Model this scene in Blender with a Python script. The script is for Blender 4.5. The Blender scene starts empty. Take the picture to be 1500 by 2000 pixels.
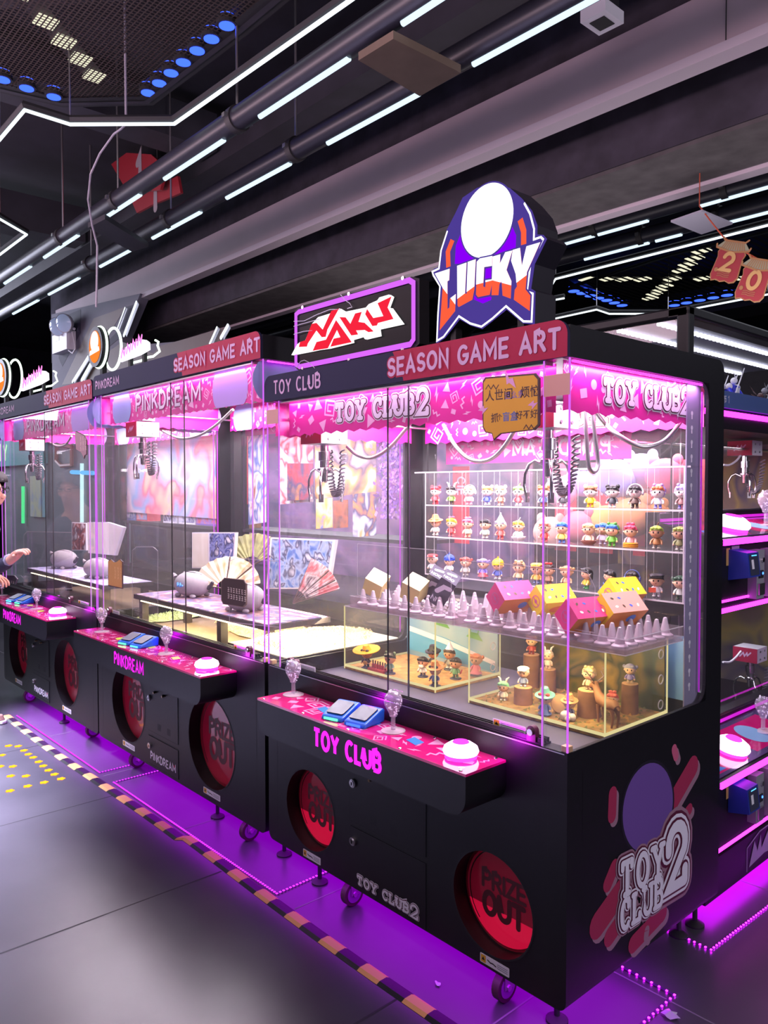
import bpy, bmesh, math, random
from mathutils import Vector, Matrix
from mathutils.geometry import tessellate_polygon

# ------------------------------------------------------------------ camera
SC = bpy.context.scene
COL = SC.collection
PI = math.pi
F_PX, CAM_YAW, CAM_PITCH, CAM_ROLL = 1515.9, math.radians(48.192), math.radians(-1.732), math.radians(-0.056)
CAM = Vector((1.2749, -1.8356, 1.62))
FW = Vector((-math.sin(CAM_YAW)*math.cos(CAM_PITCH), math.cos(CAM_YAW)*math.cos(CAM_PITCH), math.sin(CAM_PITCH)))
_r = Vector((math.cos(CAM_YAW), math.sin(CAM_YAW), 0)); _u = _r.cross(FW)
RT = _r*math.cos(CAM_ROLL)+_u*math.sin(CAM_ROLL); UP = _u*math.cos(CAM_ROLL)-_r*math.sin(CAM_ROLL)
cd = bpy.data.cameras.new('camera'); cam = bpy.data.objects.new('camera', cd); COL.objects.link(cam)
cam.matrix_world = Matrix(((RT.x, UP.x, -FW.x, CAM.x), (RT.y, UP.y, -FW.y, CAM.y), (RT.z, UP.z, -FW.z, CAM.z), (0, 0, 0, 1)))
cd.sensor_fit = 'HORIZONTAL'; cd.sensor_width = 36.0; cd.lens = F_PX/1500*36.0; cd.clip_start = 0.05
SC.camera = cam

def at(px, py, ax, val):
    """the point where the sight line of a photograph pixel meets the plane axis=val"""
    d = FW + RT*((px-750)/F_PX) + UP*((1000-py)/F_PX)
    return CAM + d*((val-CAM[ax])/d[ax])

# ------------------------------------------------------------------ world, exposure, lights
SC.view_settings.view_transform = 'Standard'; SC.view_settings.look = 'None'
SC.view_settings.gamma = 1.0; SC.view_settings.use_curve_mapping = False
SC.view_settings.exposure = 0.0
SC.cycles.transparent_max_bounces = 40
SC.cycles.max_bounces = 10; SC.cycles.sample_clamp_indirect = 4.0
SC.cycles.caustics_reflective = False; SC.cycles.caustics_refractive = False
w = bpy.data.worlds.new('hall'); SC.world = w; w.use_nodes = True
w.node_tree.nodes['Background'].inputs[0].default_value = (0.30, 0.33, 0.55, 1)
w.node_tree.nodes['Background'].inputs[1].default_value = 0.05

def area(name, loc, target, sx, sy, energy, color, spread=180):
    l = bpy.data.lights.new(name, 'AREA'); l.shape = 'RECTANGLE'; l.size = sx; l.size_y = sy
    l.energy = energy; l.color = color; l.spread = math.radians(spread)
    o = bpy.data.objects.new(name, l); COL.objects.link(o); o.location = loc
    o.rotation_euler = (Vector(target)-Vector(loc)).to_track_quat('-Z', 'Y').to_euler()
    return o
# hall light over the aisle and the rear floor, plus added fill
area('aisle_ceiling_light', (-1.2, -3.4, 3.7), (-1.2, -2.0, 0), 6.0, 1.2, 44, (0.90, 0.86, 1.0))
area('added_pool_light', (-2.4, -3.0, 3.7), (-2.2, -2.72, 0), 5.4, .7, 1350, (0.72, 0.69, 1.0), 50)  # unseen light added to make the bright pool on the floor
area('added_flank_fill', (3.4, .5, 2.7), (0, .5, .6), 1.6, 1.6, 70, (0.9, 0.86, 1.0))  # fill without a lamp, added to brighten the right flank print
area('added_far_aisle_fill', (-10.5, -1.0, 3.4), (-1.8, -1.2, 0), 2.6, 1.6, 210, (0.78, 0.80, 1.0))  # unseen fill added for the glow on the floor at lower left
area('rear_hall_light', (-1.5, 5.2, 3.6), (-1.5, 5.0, 0), 6.0, 3.0, 80, (0.85, 0.88, 1.0))
area('beam_wash_light', (-2.0, -1.6, 2.9), (-2.2, 1.4, 3.6), 7.0, 0.4, 100, (1.0, 0.68, 0.80))  # added to lift and tint the beam fascia; no fixture hangs there
area('beam_underside_light', (-1.5, 1.9, 2.5), (-1.5, 1.9, 4), 4.0, 0.4, 10, (1.0, 0.88, 0.92))
# lamp bars under the roofs of the machines
for nm, x, y, z, sx, e in (('right_machine', -.76, .52, 1.965, 1.36, 62), ('middle_machine', -2.48, .50, 2.15, 1.7, 64), ('left_machine', -4.35, .50, 2.15, 1.7, 56)):
    area(nm+'_roof_light', (x, y, z), (x, y, 0), sx, .62, e, (1.0, 0.88, 0.97))
for nm, xl, xr, z in (('right_machine', -1.45, -.07, 1.975), ('middle_machine', -3.33, -1.62, 2.165), ('left_machine', -5.25, -3.48, 2.155)):
    area(nm+'_front_strip_light', ((xl+xr)/2, .048, z), ((xl+xr)/2, .075, z-.2), xr-xl, .02, 2.1 if xr > -1 else 3.4, (1.0, .42, .95))
area('right_machine_side_strip_light', (-.012, .42, 1.975), (-.05, .42, 1.75), .75, .02, 2.2, (1.0, .42, .95))
area('rear_machine_roof_light', (-3.2, 1.45, 2.15), (-3.2, 1.10, 1.2), 3.4, 0.5, 150, (0.93, 0.88, 1.0))
area('end_machine_roof_light', (-0.80, 1.40, 1.80), (-0.80, 1.40, 0), 1.1, 0.6, 46, (1.0, 0.82, 0.93))
# warm lamp strips of the dioramas and under the straw
area('beach_box_light', (-1.17, 0.40, 1.06), (-1.17, 0.62, 0.80), 0.5, 0.04, 3.2, (1.0, 0.80, 0.38))
area('forest_box_light', (-0.40, 0.40, 1.06), (-0.40, 0.62, 0.80), 0.5, 0.04, 4.2, (1.0, 0.80, 0.38))
area('straw_light', (-1.83, 0.34, 0.965), (-1.83, 0.42, 0.8), 0.40, 0.22, 14, (1.0, 0.86, 0.55))
area('table_underside_light', (-2.5, 0.28, 0.955), (-2.5, 0.28, 0.7), 1.1, 0.25, 15, (1.0, 0.84, 0.48))
# small magenta downlights under the glass track, over the consoles
for i, (x, z) in enumerate(((-.82, .852), (-.19, .852), (-2.45, .852), (-1.75, .852), (-4.31, .852), (-3.60, .852))):
    area('console_spot_%d' % i, (x, -.045, z+.01), (x, .0, z-.015), .05, .02, .34, (0.8, 0.0, 1.0))
# purple glow of the floor strips under the machines
UG = (0.50, 0.0, 1.0)
area('right_underglow', (-.74, .22, .105), (-.74, .22, 0), 1.62, .62, 9, UG)
area('middle_underglow', (-2.3, .16, .105), (-2.3, .16, 0), 1.6, .55, 6.5, UG)
area('left_underglow', (-4.1, .16, .105), (-4.1, .16, 0), 1.6, .55, 6.5, UG)
area('end_underglow', (-.5, 1.7, .045), (-.5, 1.7, 0), .9, 1.4, 26, (.66, 0.0, 1.0))

# ------------------------------------------------------------------ materials
def S(h):
    h = h.lstrip('#'); c = [int(h[i:i+2], 16)/255 for i in (0, 2, 4)]
    return tuple(((x+0.055)/1.055)**2.4 if x > 0.04045 else x/12.92 for x in c)
MATS = {}
def mat(name, col, rough=0.5, metal=0.0, emit=0.0, noise=0.0, nscale=8.0, spec=0.5, ecol=None, coat=0.0, bump=0.0):
    if name in MATS: return MATS[name]
    if isinstance(col, str): col = S(col)
    m = bpy.data.materials.new(name); m.use_nodes = True; nt = m.node_tree; b = nt.nodes['Principled BSDF']
    b.inputs['Base Color'].default_value = (*col, 1); b.inputs['Roughness'].default_value = rough
    b.inputs['Metallic'].default_value = metal; b.inputs['Specular IOR Level'].default_value = spec
    b.inputs['Coat Weight'].default_value = coat
    if emit:
        e = col if ecol is None else (S(ecol) if isinstance(ecol, str) else ecol)
        b.inputs['Emission Color'].default_value = (*e, 1); b.inputs['Emission Strength'].default_value = emit
    if noise or bump:
        tc = nt.nodes.new('ShaderNodeTexCoord'); n = nt.nodes.new('ShaderNodeTexNoise')
        n.inputs['Scale'].default_value = nscale; n.inputs['Detail'].default_value = 5
        nt.links.new(tc.outputs['Object'], n.inputs['Vector'])
        if noise:
            r = nt.nodes.new('ShaderNodeValToRGB')
            r.color_ramp.elements[0].position = 0.3; r.color_ramp.elements[1].position = 0.7
            r.color_ramp.elements[0].color = (*[max(0, c*(1-noise)) for c in col], 1)
            r.color_ramp.elements[1].color = (*[min(1, c*(1+noise)) for c in col], 1)
            nt.links.new(n.outputs['Fac'], r.inputs['Fac']); nt.links.new(r.outputs['Color'], b.inputs['Base Color'])
        if bump:
            bp = nt.nodes.new('ShaderNodeBump'); bp.inputs['Strength'].default_value = bump
            nt.links.new(n.outputs['Fac'], bp.inputs['Height']); nt.links.new(bp.outputs['Normal'], b.inputs['Normal'])
    MATS[name] = m; return m
def glow(name, col, s):
    if name in MATS: return MATS[name]
    if isinstance(col, str): col = S(col)
    m = bpy.data.materials.new(name); m.use_nodes = True; nt = m.node_tree; nt.nodes.clear()
    e = nt.nodes.new('ShaderNodeEmission'); o = nt.nodes.new('ShaderNodeOutputMaterial')
    e.inputs[0].default_value = (*col, 1); e.inputs[1].default_value = s
    nt.links.new(e.outputs[0], o.inputs[0]); MATS[name] = m; return m
def glass(name, tint=(1, 1, 1), refl=1.0, milk=0.0, milkcol=(1, 1, 1), rough=0.02):
    """thin clear sheet: transparent with a Fresnel reflection and, for worn acrylic, a little white scatter"""
    if name in MATS: return MATS[name]
    m = bpy.data.materials.new(name); m.use_nodes = True; nt = m.node_tree; nt.nodes.clear(); N = nt.nodes.new
    o = N('ShaderNodeOutputMaterial'); t = N('ShaderNodeBsdfTransparent'); g = N('ShaderNodeBsdfGlossy')
    t.inputs[0].default_value = (*tint, 1); g.inputs[1].default_value = rough
    f = N('ShaderNodeLayerWeight'); f.inputs[0].default_value = 0.5
    pw = N('ShaderNodeMath'); pw.operation = 'POWER'; pw.inputs[1].default_value = 5.0; nt.links.new(f.outputs['Facing'], pw.inputs[0])
    ma = N('ShaderNodeMath'); ma.operation = 'MULTIPLY_ADD'; ma.inputs[1].default_value = 0.96; ma.inputs[2].default_value = 0.04; nt.links.new(pw.outputs[0], ma.inputs[0])
    mu = N('ShaderNodeMath'); mu.operation = 'MULTIPLY'; mu.inputs[1].default_value = refl*0.62
    nt.links.new(ma.outputs[0], mu.inputs[0])
    src = t
    if milk:
        d = N('ShaderNodeBsdfDiffuse'); d.inputs[0].default_value = (*milkcol, 1)
        mx = N('ShaderNodeMixShader'); mx.inputs[0].default_value = milk
        nt.links.new(t.outputs[0], mx.inputs[1]); nt.links.new(d.outputs[0], mx.inputs[2]); src = mx
    x = N('ShaderNodeMixShader'); nt.links.new(mu.outputs[0], x.inputs[0])
    nt.links.new(src.outputs[0], x.inputs[1]); nt.links.new(g.outputs[0], x.inputs[2])
    nt.links.new(x.outputs[0], o.inputs[0]); MATS[name] = m; return m
def swirl(name, cols, scale=3.0, rough=0.5):
    """blotchy printed picture in a handful of colours"""
    if name in MATS: return MATS[name]
    m = bpy.data.materials.new(name); m.use_nodes = True; nt = m.node_tree; b = nt.nodes['Principled BSDF']
    b.inputs['Roughness'].default_value = rough
    tc = nt.nodes.new('ShaderNodeTexCoord'); n = nt.nodes.new('ShaderNodeTexNoise')
    n.inputs['Scale'].default_value = scale; n.inputs['Detail'].default_value = 2; n.inputs['Distortion'].default_value = 0.5
    r = nt.nodes.new('ShaderNodeValToRGB'); cr = r.color_ramp
    k = len(cols)
    while len(cr.elements) < k: cr.elements.new(0.5)
    for i, c in enumerate(cols):
        cr.elements[i].position = 0.3+0.4*i/(k-1); cr.elements[i].color = (*S(c), 1)
    nt.links.new(tc.outputs['Object'], n.inputs['Vector']); nt.links.new(n.outputs['Fac'], r.inputs['Fac'])
    nt.links.new(r.outputs['Color'], b.inputs['Base Color']); MATS[name] = m; return m

BLACK = mat('black_panel', (0.007, 0.0062, 0.009), 0.45, noise=0.15, nscale=60, spec=.35)
BLACKM = mat('matt_black', (0.008, 0.008, 0.011), 0.7)
RUBBER = mat('rubber', (0.015, 0.013, 0.015), 0.6)
NAVY = mat('navy_fascia', '#211f3c', 0.7, spec=.25)
RED = mat('red_fascia', '#99193f', 0.6, spec=.25)
LETTER = mat('pale_lettering', '#bf9dc0', 0.6, spec=.3)
WHITE = mat('white_print', '#e6dfee', 0.5)
DARKRED = mat('dark_red_print', '#5a1436', 0.5)
PINK = mat('pink_print', '#e0209a', 0.35, noise=0.05, nscale=3)
PINKPALE = mat('pale_pink_shapes', '#f2b4de', 0.4)
PINKTOP = mat('pink_console_print', '#cf1a72', 0.12, coat=0.6)
PINKTOPS = mat('pale_console_shapes', '#e79ac9', 0.15, coat=0.6)
CHROME = mat('chrome', (0.75, 0.72, 0.75), 0.18, 1.0)
STEEL = mat('brushed_steel', (0.5, 0.48, 0.5), 0.35, 1.0)
GREYP = mat('grey_plastic', '#8f8b98', 0.4)
WHITEP = mat('white_plastic', '#e4e0ea', 0.4)
GLASS = glass('pane_glass', (0.985, 0.985, 0.99), 1.0, 0.014, (1, .95, 1))
ACRYL = glass('acrylic', (0.97, 0.965, 0.97), 0.9, 0.025, (1, 0.95, 0.97))
ACEDGE = glass('acrylic_edge', (0.9, 0.88, 0.9), 1.0, 0.42, (1, .94, .98), 0.15)
CLEAR = glass('clear_bubble', (0.9, 0.86, 0.93), 1.6, 0.22, (0.95, 0.85, 1), 0.08)
CONEM = mat('frosted_cone', '#b9a9b4', 0.35)
TRAYM = glass('frosted_tray', (0.93, 0.89, 0.91), 0.9, 0.10, (0.75, 0.66, 0.70), 0.1)
MAG = glow('magenta_led', (1.0, 0.03, 0.95), 5.0)
MAGS = glow('magenta_line', (0.66, 0.13, 0.92), 1.15)
MAGT = glow('magenta_letters', (0.95, 0.02, 0.9), 1.6)
FLEDB = glow('floor_led_dot_bright', (0.62, 0.006, 1.0), 34.0)
FLEDP = glow('floor_led_dot', (0.60, 0.03, 1.0), 2.2)
TUBE = glow('led_tube', (0.66, 0.84, 1.0), 1.35)
NEON = glow('cool_neon', (0.82, 0.93, 1.0), 1.7)
YLED = glow('yellow_led', (1.0, 0.86, 0.40), .85)
BTN = glow('button_light', (1.0, 0.62, 0.95), 5.0)
BTNM = glow('button_rim', (1.0, 0.05, 0.75), 2.2)
REDD = mat('red_prize_door', '#a01836', 0.12, coat=0.5, emit=0.11)  # faint glow put into the hatch red to brighten it
REDG = mat('red_hatch_glow', '#d8123f', 0.15, coat=0.5, emit=0.55)  # inner light showing through the lower hatch, put in as a glowing colour
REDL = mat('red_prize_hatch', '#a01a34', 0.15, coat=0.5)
BLUEP = mat('blue_plastic', '#2467d8', 0.35)
SCREEN = mat('dark_screen', '#3a3d52', 0.3)
ORANGE = mat('orange_tape', '#d89a5c', 0.55)
BLKTAPE = mat('black_tape', '#131016', 0.4)

# ------------------------------------------------------------------ mesh building
def rot2(a): return (math.cos(a), math.sin(a))
class MB:
    def __init__(s): s.v = []; s.f = []; s.m = []; s.mats = []
    def mi(s, m):
        if m not in s.mats: s.mats.append(m)
        return s.mats.index(m)
    def add(s, vs, fs, m, M=None):
        k = len(s.v); i = s.mi(m)
        s.v += [tuple(M @ Vector(v)) if M is not None else tuple(v) for v in vs]
        s.f += [tuple(k+a for a in f) for f in fs]; s.m += [i]*len(fs); return s
    def box(s, a, b, m, M=None):
        x0, y0, z0 = [min(p, q) for p, q in zip(a, b)]; x1, y1, z1 = [max(p, q) for p, q in zip(a, b)]
        return s.add([(x0, y0, z0), (x1, y0, z0), (x1, y1, z0), (x0, y1, z0), (x0, y0, z1), (x1, y0, z1), (x1, y1, z1), (x0, y1, z1)],
                     [(0, 3, 2, 1), (4, 5, 6, 7), (0, 1, 5, 4), (1, 2, 6, 5), (2, 3, 7, 6), (3, 0, 4, 7)], m, M)
    def lathe(s, prof, m, M=None, n=20, caps=True):
        vs = []; fs = []
        for r, z in prof:
            for i in range(n): vs.append((r*math.cos(2*PI*i/n), r*math.sin(2*PI*i/n), z))
        for j in range(len(prof)-1):
            for i in range(n):
                a = j*n+i; b = j*n+(i+1) % n; fs.append((a, b, b+n, a+n))
        if caps: fs.append(tuple(reversed(range(n)))); fs.append(tuple(range((len(prof)-1)*n, len(prof)*n)))
        return s.add(vs, fs, m, M)
    def cyl(s, p, q, r, m, n=14, r2=None):
        p = Vector(p); q = Vector(q); d = q-p; M = Matrix.Translation(p) @ d.to_track_quat('Z', 'Y').to_matrix().to_4x4()
        return s.lathe([(r, 0), (r if r2 is None else r2, d.length)], m, M, n)
    def sph(s, c, r, m, n=14, k=9, M=None):
        if not isinstance(r, (tuple, list)): r = (r, r, r)
        vs = [(0, 0, -1)]; fs = []
        for j in range(1, k):
            t = -PI/2+PI*j/k
            for i in range(n): vs.append((math.cos(t)*math.cos(2*PI*i/n), math.cos(t)*math.sin(2*PI*i/n), math.sin(t)))
        vs.append((0, 0, 1)); L = len(vs)-1
        for i in range(n):
            fs.append((0, 1+(i+1) % n, 1+i)); fs.append((L, L-n+i, L-n+(i+1) % n))
            for j in range(k-2):
                a = 1+j*n+i; b = 1+j*n+(i+1) % n; fs.append((a, b, b+n, a+n))
        T = Matrix.Translation(Vector(c)) @ (M if M is not None else Matrix()) @ Matrix.Diagonal((*r, 1))
        return s.add(vs, fs, m, T)
    def tube(s, pts, r, m, n=8, closed=False):
        pts = [Vector(p) for p in pts]; K = len(pts); vs = []; fs = []; prev = None
        for i, p in enumerate(pts):
            a = pts[i-1] if (i or closed) else p; b = pts[(i+1) % K] if (i < K-1 or closed) else p
            t = (b-a).normalized()
            if prev is None:
                prev = t.orthogonal().normalized()
            prev = (prev-t*prev.dot(t)).normalized(); q = t.cross(prev)
            rr = r[i] if isinstance(r, (list, tuple)) else r
            for j in range(n):
                c, d = rot2(2*PI*j/n); vs.append(p+prev*(rr*c)+q*(rr*d))
        for i in range(K if closed else K-1):
            for j in range(n):
                a = i*n+j; b = i*n+(j+1) % n; c = ((i+1) % K)*n; fs.append((a, b, c+(j+1) % n, c+j))
        if not closed: fs.append(tuple(reversed(range(n)))); fs.append(tuple(range((K-1)*n, K*n)))
        return s.add(vs, fs, m)
    def poly(s, pts, fr, m, d0=0.0, d1=None):
        """outline in a frame (origin, u, v, n): flat at d0, or a plate from d0 out to d1"""
        O, U, V, N = fr; pts = [(p[0], p[1]) for p in pts]
        A = sum(pts[i][0]*pts[(i+1) % len(pts)][1]-pts[(i+1) % len(pts)][0]*pts[i][1] for i in range(len(pts)))
        if A < 0: pts = pts[::-1]
        k = len(pts); tri = tessellate_polygon([[Vector((a, b, 0)) for a, b in pts]])
        tri = [t if (pts[t[1]][0]-pts[t[0]][0])*(pts[t[2]][1]-pts[t[0]][1])-(pts[t[2]][0]-pts[t[0]][0])*(pts[t[1]][1]-pts[t[0]][1]) > 0 else (t[0], t[2], t[1]) for t in tri]
        P = lambda a, b, d: O+U*a+V*b+N*d
        if d1 is None: return s.add([P(a, b, d0) for a, b in pts], tri, m)
        vs = [P(a, b, d1) for a, b in pts]+[P(a, b, d0) for a, b in pts]
        fs = [tuple(t) for t in tri]+[(t[0]+k, t[2]+k, t[1]+k) for t in tri]
        fs += [(i, i+k, (i+1) % k+k, (i+1) % k) for i in range(k)]
        return s.add(vs, fs, m)
    def ribbon(s, pts, w, fr, m, d=0.0, caps=True, closed=False, d0=None):
        O, U, V, N = fr; K = len(pts); L = []; R = []; h = w/2
        for i in range(K):
            p = pts[i]; a = pts[i-1] if (i or closed) else None; b = pts[(i+1) % K] if (i < K-1 or closed) else None
            def dr(u, v):
                x, y = v[0]-u[0], v[1]-u[1]; l = math.hypot(x, y) or 1e-9; return x/l, y/l
            d1 = dr(a, p) if a else dr(p, b); d2 = dr(p, b) if b else d1
            nx, ny = -(d1[1]+d2[1]), d1[0]+d2[0]; l = math.hypot(nx, ny) or 1e-9; nx /= l; ny /= l
            c = max(0.45, nx*-d2[1]+ny*d2[0]); k = h/c
            L.append((p[0]+nx*k, p[1]+ny*k)); R.append((p[0]-nx*k, p[1]-ny*k))
        P = lambda q, i=0: O+U*q[0]+V*q[1]+N*(d+i*2.2e-5)
        vs = [P(q, i) for i, q in enumerate(L)]+[P(q, i) for i, q in enumerate(R)]
        fs = [(i+K, (i+1) % K+K, (i+1) % K, i) for i in range(K if closed else K-1)]
        s.add(vs, fs, m)
        if caps and not closed:
            for q_, (e, o) in enumerate(((pts[0], pts[1]), (pts[-1], pts[-2]))):
                Pc = lambda q: P(q)+N*(7e-5*(q_+1))
                a0 = math.atan2(e[1]-o[1], e[0]-o[0]); q = [(e[0]+h*math.cos(a0-PI/2+PI*j/7), e[1]+h*math.sin(a0-PI/2+PI*j/7)) for j in range(8)]
                s.add([Pc(x) for x in q], [tuple(range(8))], m)
        return s
    def build(s, name, parent=None, loc=None, smooth=None, bevel=0.0, seg=2):
        me = bpy.data.meshes.new(name); o = Vector((0, 0, 0))
        if parent is not None: o = ORG.get(parent.name, Vector((0, 0, 0)))
        elif loc is not None: o = Vector(loc)
        me.from_pydata([tuple(Vector(v)-o) for v in s.v], [], s.f)
        for m in s.mats: me.materials.append(m)
        me.polygons.foreach_set('material_index', s.m)
        if smooth:
            me.polygons.foreach_set('use_smooth', [True]*len(me.polygons)); me.set_sharp_from_angle(angle=math.radians(smooth))
        me.update()
        ob = bpy.data.objects.new(name, me); COL.objects.link(ob)
        if parent is not None: ob.parent = parent; ORG[ob.name] = o
        else: ob.location = o; ORG[ob.name] = o
        if bevel:
            b = ob.modifiers.new('bevel', 'BEVEL'); b.width = bevel; b.segments = seg; b.limit_method = 'ANGLE'
        return ob
ORG = {}
def tag(o, label, cat, group=None):
    o['label'] = label; o['category'] = cat
    if group: o['group'] = group
    return o
def thing(name, label, cat, loc, group=None):
    o = bpy.data.objects.new(name, None); COL.objects.link(o); o.location = loc; o.empty_display_size = 0.05
    ORG[o.name] = Vector(loc); return tag(o, label, cat, group)
def struct(mb, name, **k):
    o = mb.build(name, **k); o['kind'] = 'structure'; return o
def dup(root, loc, label=None, group=None, rotz=0.0, scale=1.0):
    r = root.copy(); COL.objects.link(r); r.location = loc; r.rotation_euler = (0, 0, rotz); r.scale = (scale,)*3
    if label: r['label'] = label
    if group: r['group'] = group
    for ch in list(root.children):
        c = ch.copy(); COL.objects.link(c); c.parent = r
        for g in ch.children:
            d = g.copy(); COL.objects.link(d); d.parent = c
    return r
def frY(y, x0=0.0, z0=0.0, sgn=-1): return (Vector((x0, y, z0)), Vector((1, 0, 0)), Vector((0, 0, 1)), Vector((0, sgn, 0)))
def frX(x, y0=0.0, z0=0.0): return (Vector((x, y0, z0)), Vector((0, 1, 0)), Vector((0, 0, 1)), Vector((1, 0, 0)))
def frZ(z, x0=0.0, y0=0.0): return (Vector((x0, y0, z)), Vector((1, 0, 0)), Vector((0, 1, 0)), Vector((0, 0, 1)))
def rrect(x0, y0, x1, y1, r, corners=(1, 1, 1, 1), n=6):
    """rounded outline; corners: lower-left, lower-right, upper-right, upper-left"""
    P = []
    for k, (cx, cy, a0) in enumerate(((x0+r, y0+r, PI), (x1-r, y0+r, 1.5*PI), (x1-r, y1-r, 0), (x0+r, y1-r, PI/2))):
        if corners[k]: P += [(cx+r*math.cos(a0+PI/2*i/n), cy+r*math.sin(a0+PI/2*i/n)) for i in range(n+1)]
        else: P.append(((x0, y0), (x1, y0), (x1, y1), (x0, y1))[k])
    return P
def circ(cx, cy, r, n=28, ry=None, rot=0.0):
    ry = r if ry is None else ry
    return [(cx+r*math.cos(2*PI*i/n)*math.cos(rot)-ry*math.sin(2*PI*i/n)*math.sin(rot), cy+r*math.cos(2*PI*i/n)*math.sin(rot)+ry*math.sin(2*PI*i/n)*math.cos(rot)) for i in range(n)]

# stroke alphabet: each letter (width, strokes) on a unit-high cell
def arc(cx, cy, rx, ry, a0, a1, n=10):
    return [(cx+rx*math.cos(math.radians(a0+(a1-a0)*i/n)), cy+ry*math.sin(math.radians(a0+(a1-a0)*i/n))) for i in range(n+1)]
GL = {
 'A': (.72, [[(0, 0), (.36, 1), (.72, 0)], [(.14, .32), (.58, .32)]]),
 'B': (.62, [[(0, 0), (0, 1), (.34, 1)]+arc(.34, .76, .24, .24, 90, -90)+[(0, .52)], [(.34, .52)]+arc(.36, .26, .26, .26, 90, -90)+[(0, 0)]]),
 'C': (.66, [arc(.36, .5, .36, .5, 48, 312, 16)]),
 'D': (.66, [[(0, 0), (0, 1), (.28, 1)]+arc(.28, .5, .38, .5, 90, -90, 12)+[(0, 0)]]),
 'E': (.54, [[(.54, 1), (0, 1), (0, 0), (.54, 0)], [(0, .5), (.46, .5)]]),
 'G': (.70, [arc(.37, .5, .37, .5, 50, 340, 16)+[(.72, .46), (.42, .46)]]),
 'I': (.04, [[(.02, 0), (.02, 1)]]),
 'K': (.62, [[(0, 0), (0, 1)], [(.60, 1), (.04, .46)], [(.2, .6), (.62, 0)]]),
 'L': (.52, [[(0, 1), (0, 0), (.52, 0)]]),
 'M': (.84, [[(0, 0), (0, 1), (.42, .3), (.84, 1), (.84, 0)]]),
 'N': (.64, [[(0, 0), (0, 1), (.64, 0), (.64, 1)]]),
 'O': (.74, [arc(.37, .5, .37, .5, 90, 450, 22)]),
 'P': (.58, [[(0, 0), (0, 1), (.32, 1)]+arc(.32, .74, .26, .26, 90, -90)+[(0, .48)]]),
 'R': (.62, [[(0, 0), (0, 1), (.32, 1)]+arc(.32, .74, .26, .26, 90, -90)+[(0, .48)], [(.30, .48), (.62, 0)]]),
 'S': (.58, [arc(.29, .74, .27, .26, 30, 250, 10)+arc(.29, .25, .29, .25, 80, -150, 10)]),
 'T': (.64, [[(0, 1), (.64, 1)], [(.32, 1), (.32, 0)]]),
 'U': (.66, [[(0, 1), (0, .33)]+arc(.33, .33, .33, .33, 180, 360, 10)+[(.66, 1)]]),
 'Y': (.70, [[(0, 1), (.35, .46), (.70, 1)], [(.35, .46), (.35, 0)]]),
 'Z': (.58, [[(0, 1), (.58, 1), (0, 0), (.58, 0)]]),
 '2': (.60, [arc(.30, .70, .30, .30, 170, -30, 10)+[(0, 0), (.60, 0)]]),
 '0': (.66, [arc(.33, .5, .33, .5, 90, 450, 22)]),
 '1': (.20, [[(0, .78), (.2, 1), (.2, 0)]]),
 ' ': (.28, []),
}
SERIF = {'T': [(0, .82, 0, 1), (.64, .82, .64, 1), (.16, 0, .48, 0)], 'Y': [(-.12, 1, .16, 1), (.54, 1, .82, 1), (.19, 0, .51, 0)],
         'L': [(-.12, 1, .14, 1), (-.12, 0, .1, 0), (.52, 0, .52, .22)], 'U': [(-.14, 1, .14, 1), (.52, 1, .80, 1)], 'B': [(-.12, 1, .1, 1), (-.12, 0, .1, 0)],
         'C': [(.60, .72, .60, .98)], '2': [(.60, 0, .60, .2), (0, .62, .0, .78)]}
def text(mb, s, fr, x, y, h, wgt, m, d=0.001, gap=.24, sx=1.0, slab=False, width=None, caps=True, mirror=False, big2=1.0):
    """letters as ribbons from (x, y); width stretches the line to a length"""
    tot = sum(GL[c][0]*(big2 if c == '2' else 1)+gap for c in s)-gap
    k = h*sx if width is None else width/tot
    n = 0; cx = 0.0
    for c in s:
        w_, st = GL[c]; q = big2 if c == '2' else 1.0
        segs = list(st)
        if slab: segs += [[(a, b), (e, g)] for a, b, e, g in SERIF.get(c, [])]
        for g in segs:
            P = []
            for a, b in g:
                X = (cx+a*q)*k
                if mirror: X = tot*k-X
                P.append((x+X, y+b*h*q-(0.12*h if q > 1 else 0)))
            cl = len(P) > 8 and math.hypot(P[0][0]-P[-1][0], P[0][1]-P[-1][1]) < h*.02
            mb.ribbon(P[:-1] if cl else P, wgt*h, fr, m, d+(n % 4)*0.00024, caps=caps, closed=cl); n += 1
        cx += w_*q+gap
    return tot*k
def words(s, x, width, gap):
    tot = sum(GL[c][0]+gap for c in s)-gap; k = width/tot; o = []; cx = 0.0
    for w_ in s.split(' '):
        L = sum(GL[c][0]+gap for c in w_)-gap; o.append((w_, x+cx*k, L*k)); cx += L+gap+GL[' '][0]+gap
    return o
def slabtext(mb, s, fr, x, y, h, width, d=0.001, mirror=False, big2=1.25, out1=DARKRED, out2=WHITE, fill=WHITE):
    text(mb, s, fr, x, y, h, .52, out2, d, slab=True, width=width, mirror=mirror, big2=big2, gap=.38)
    text(mb, s, fr, x, y, h, .40, out1, d+.0012, slab=True, width=width, mirror=mirror, big2=big2, gap=.38)
    text(mb, s, fr, x, y, h, .27, fill, d+.0024, slab=True, width=width, mirror=mirror, big2=big2, gap=.38)
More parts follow.
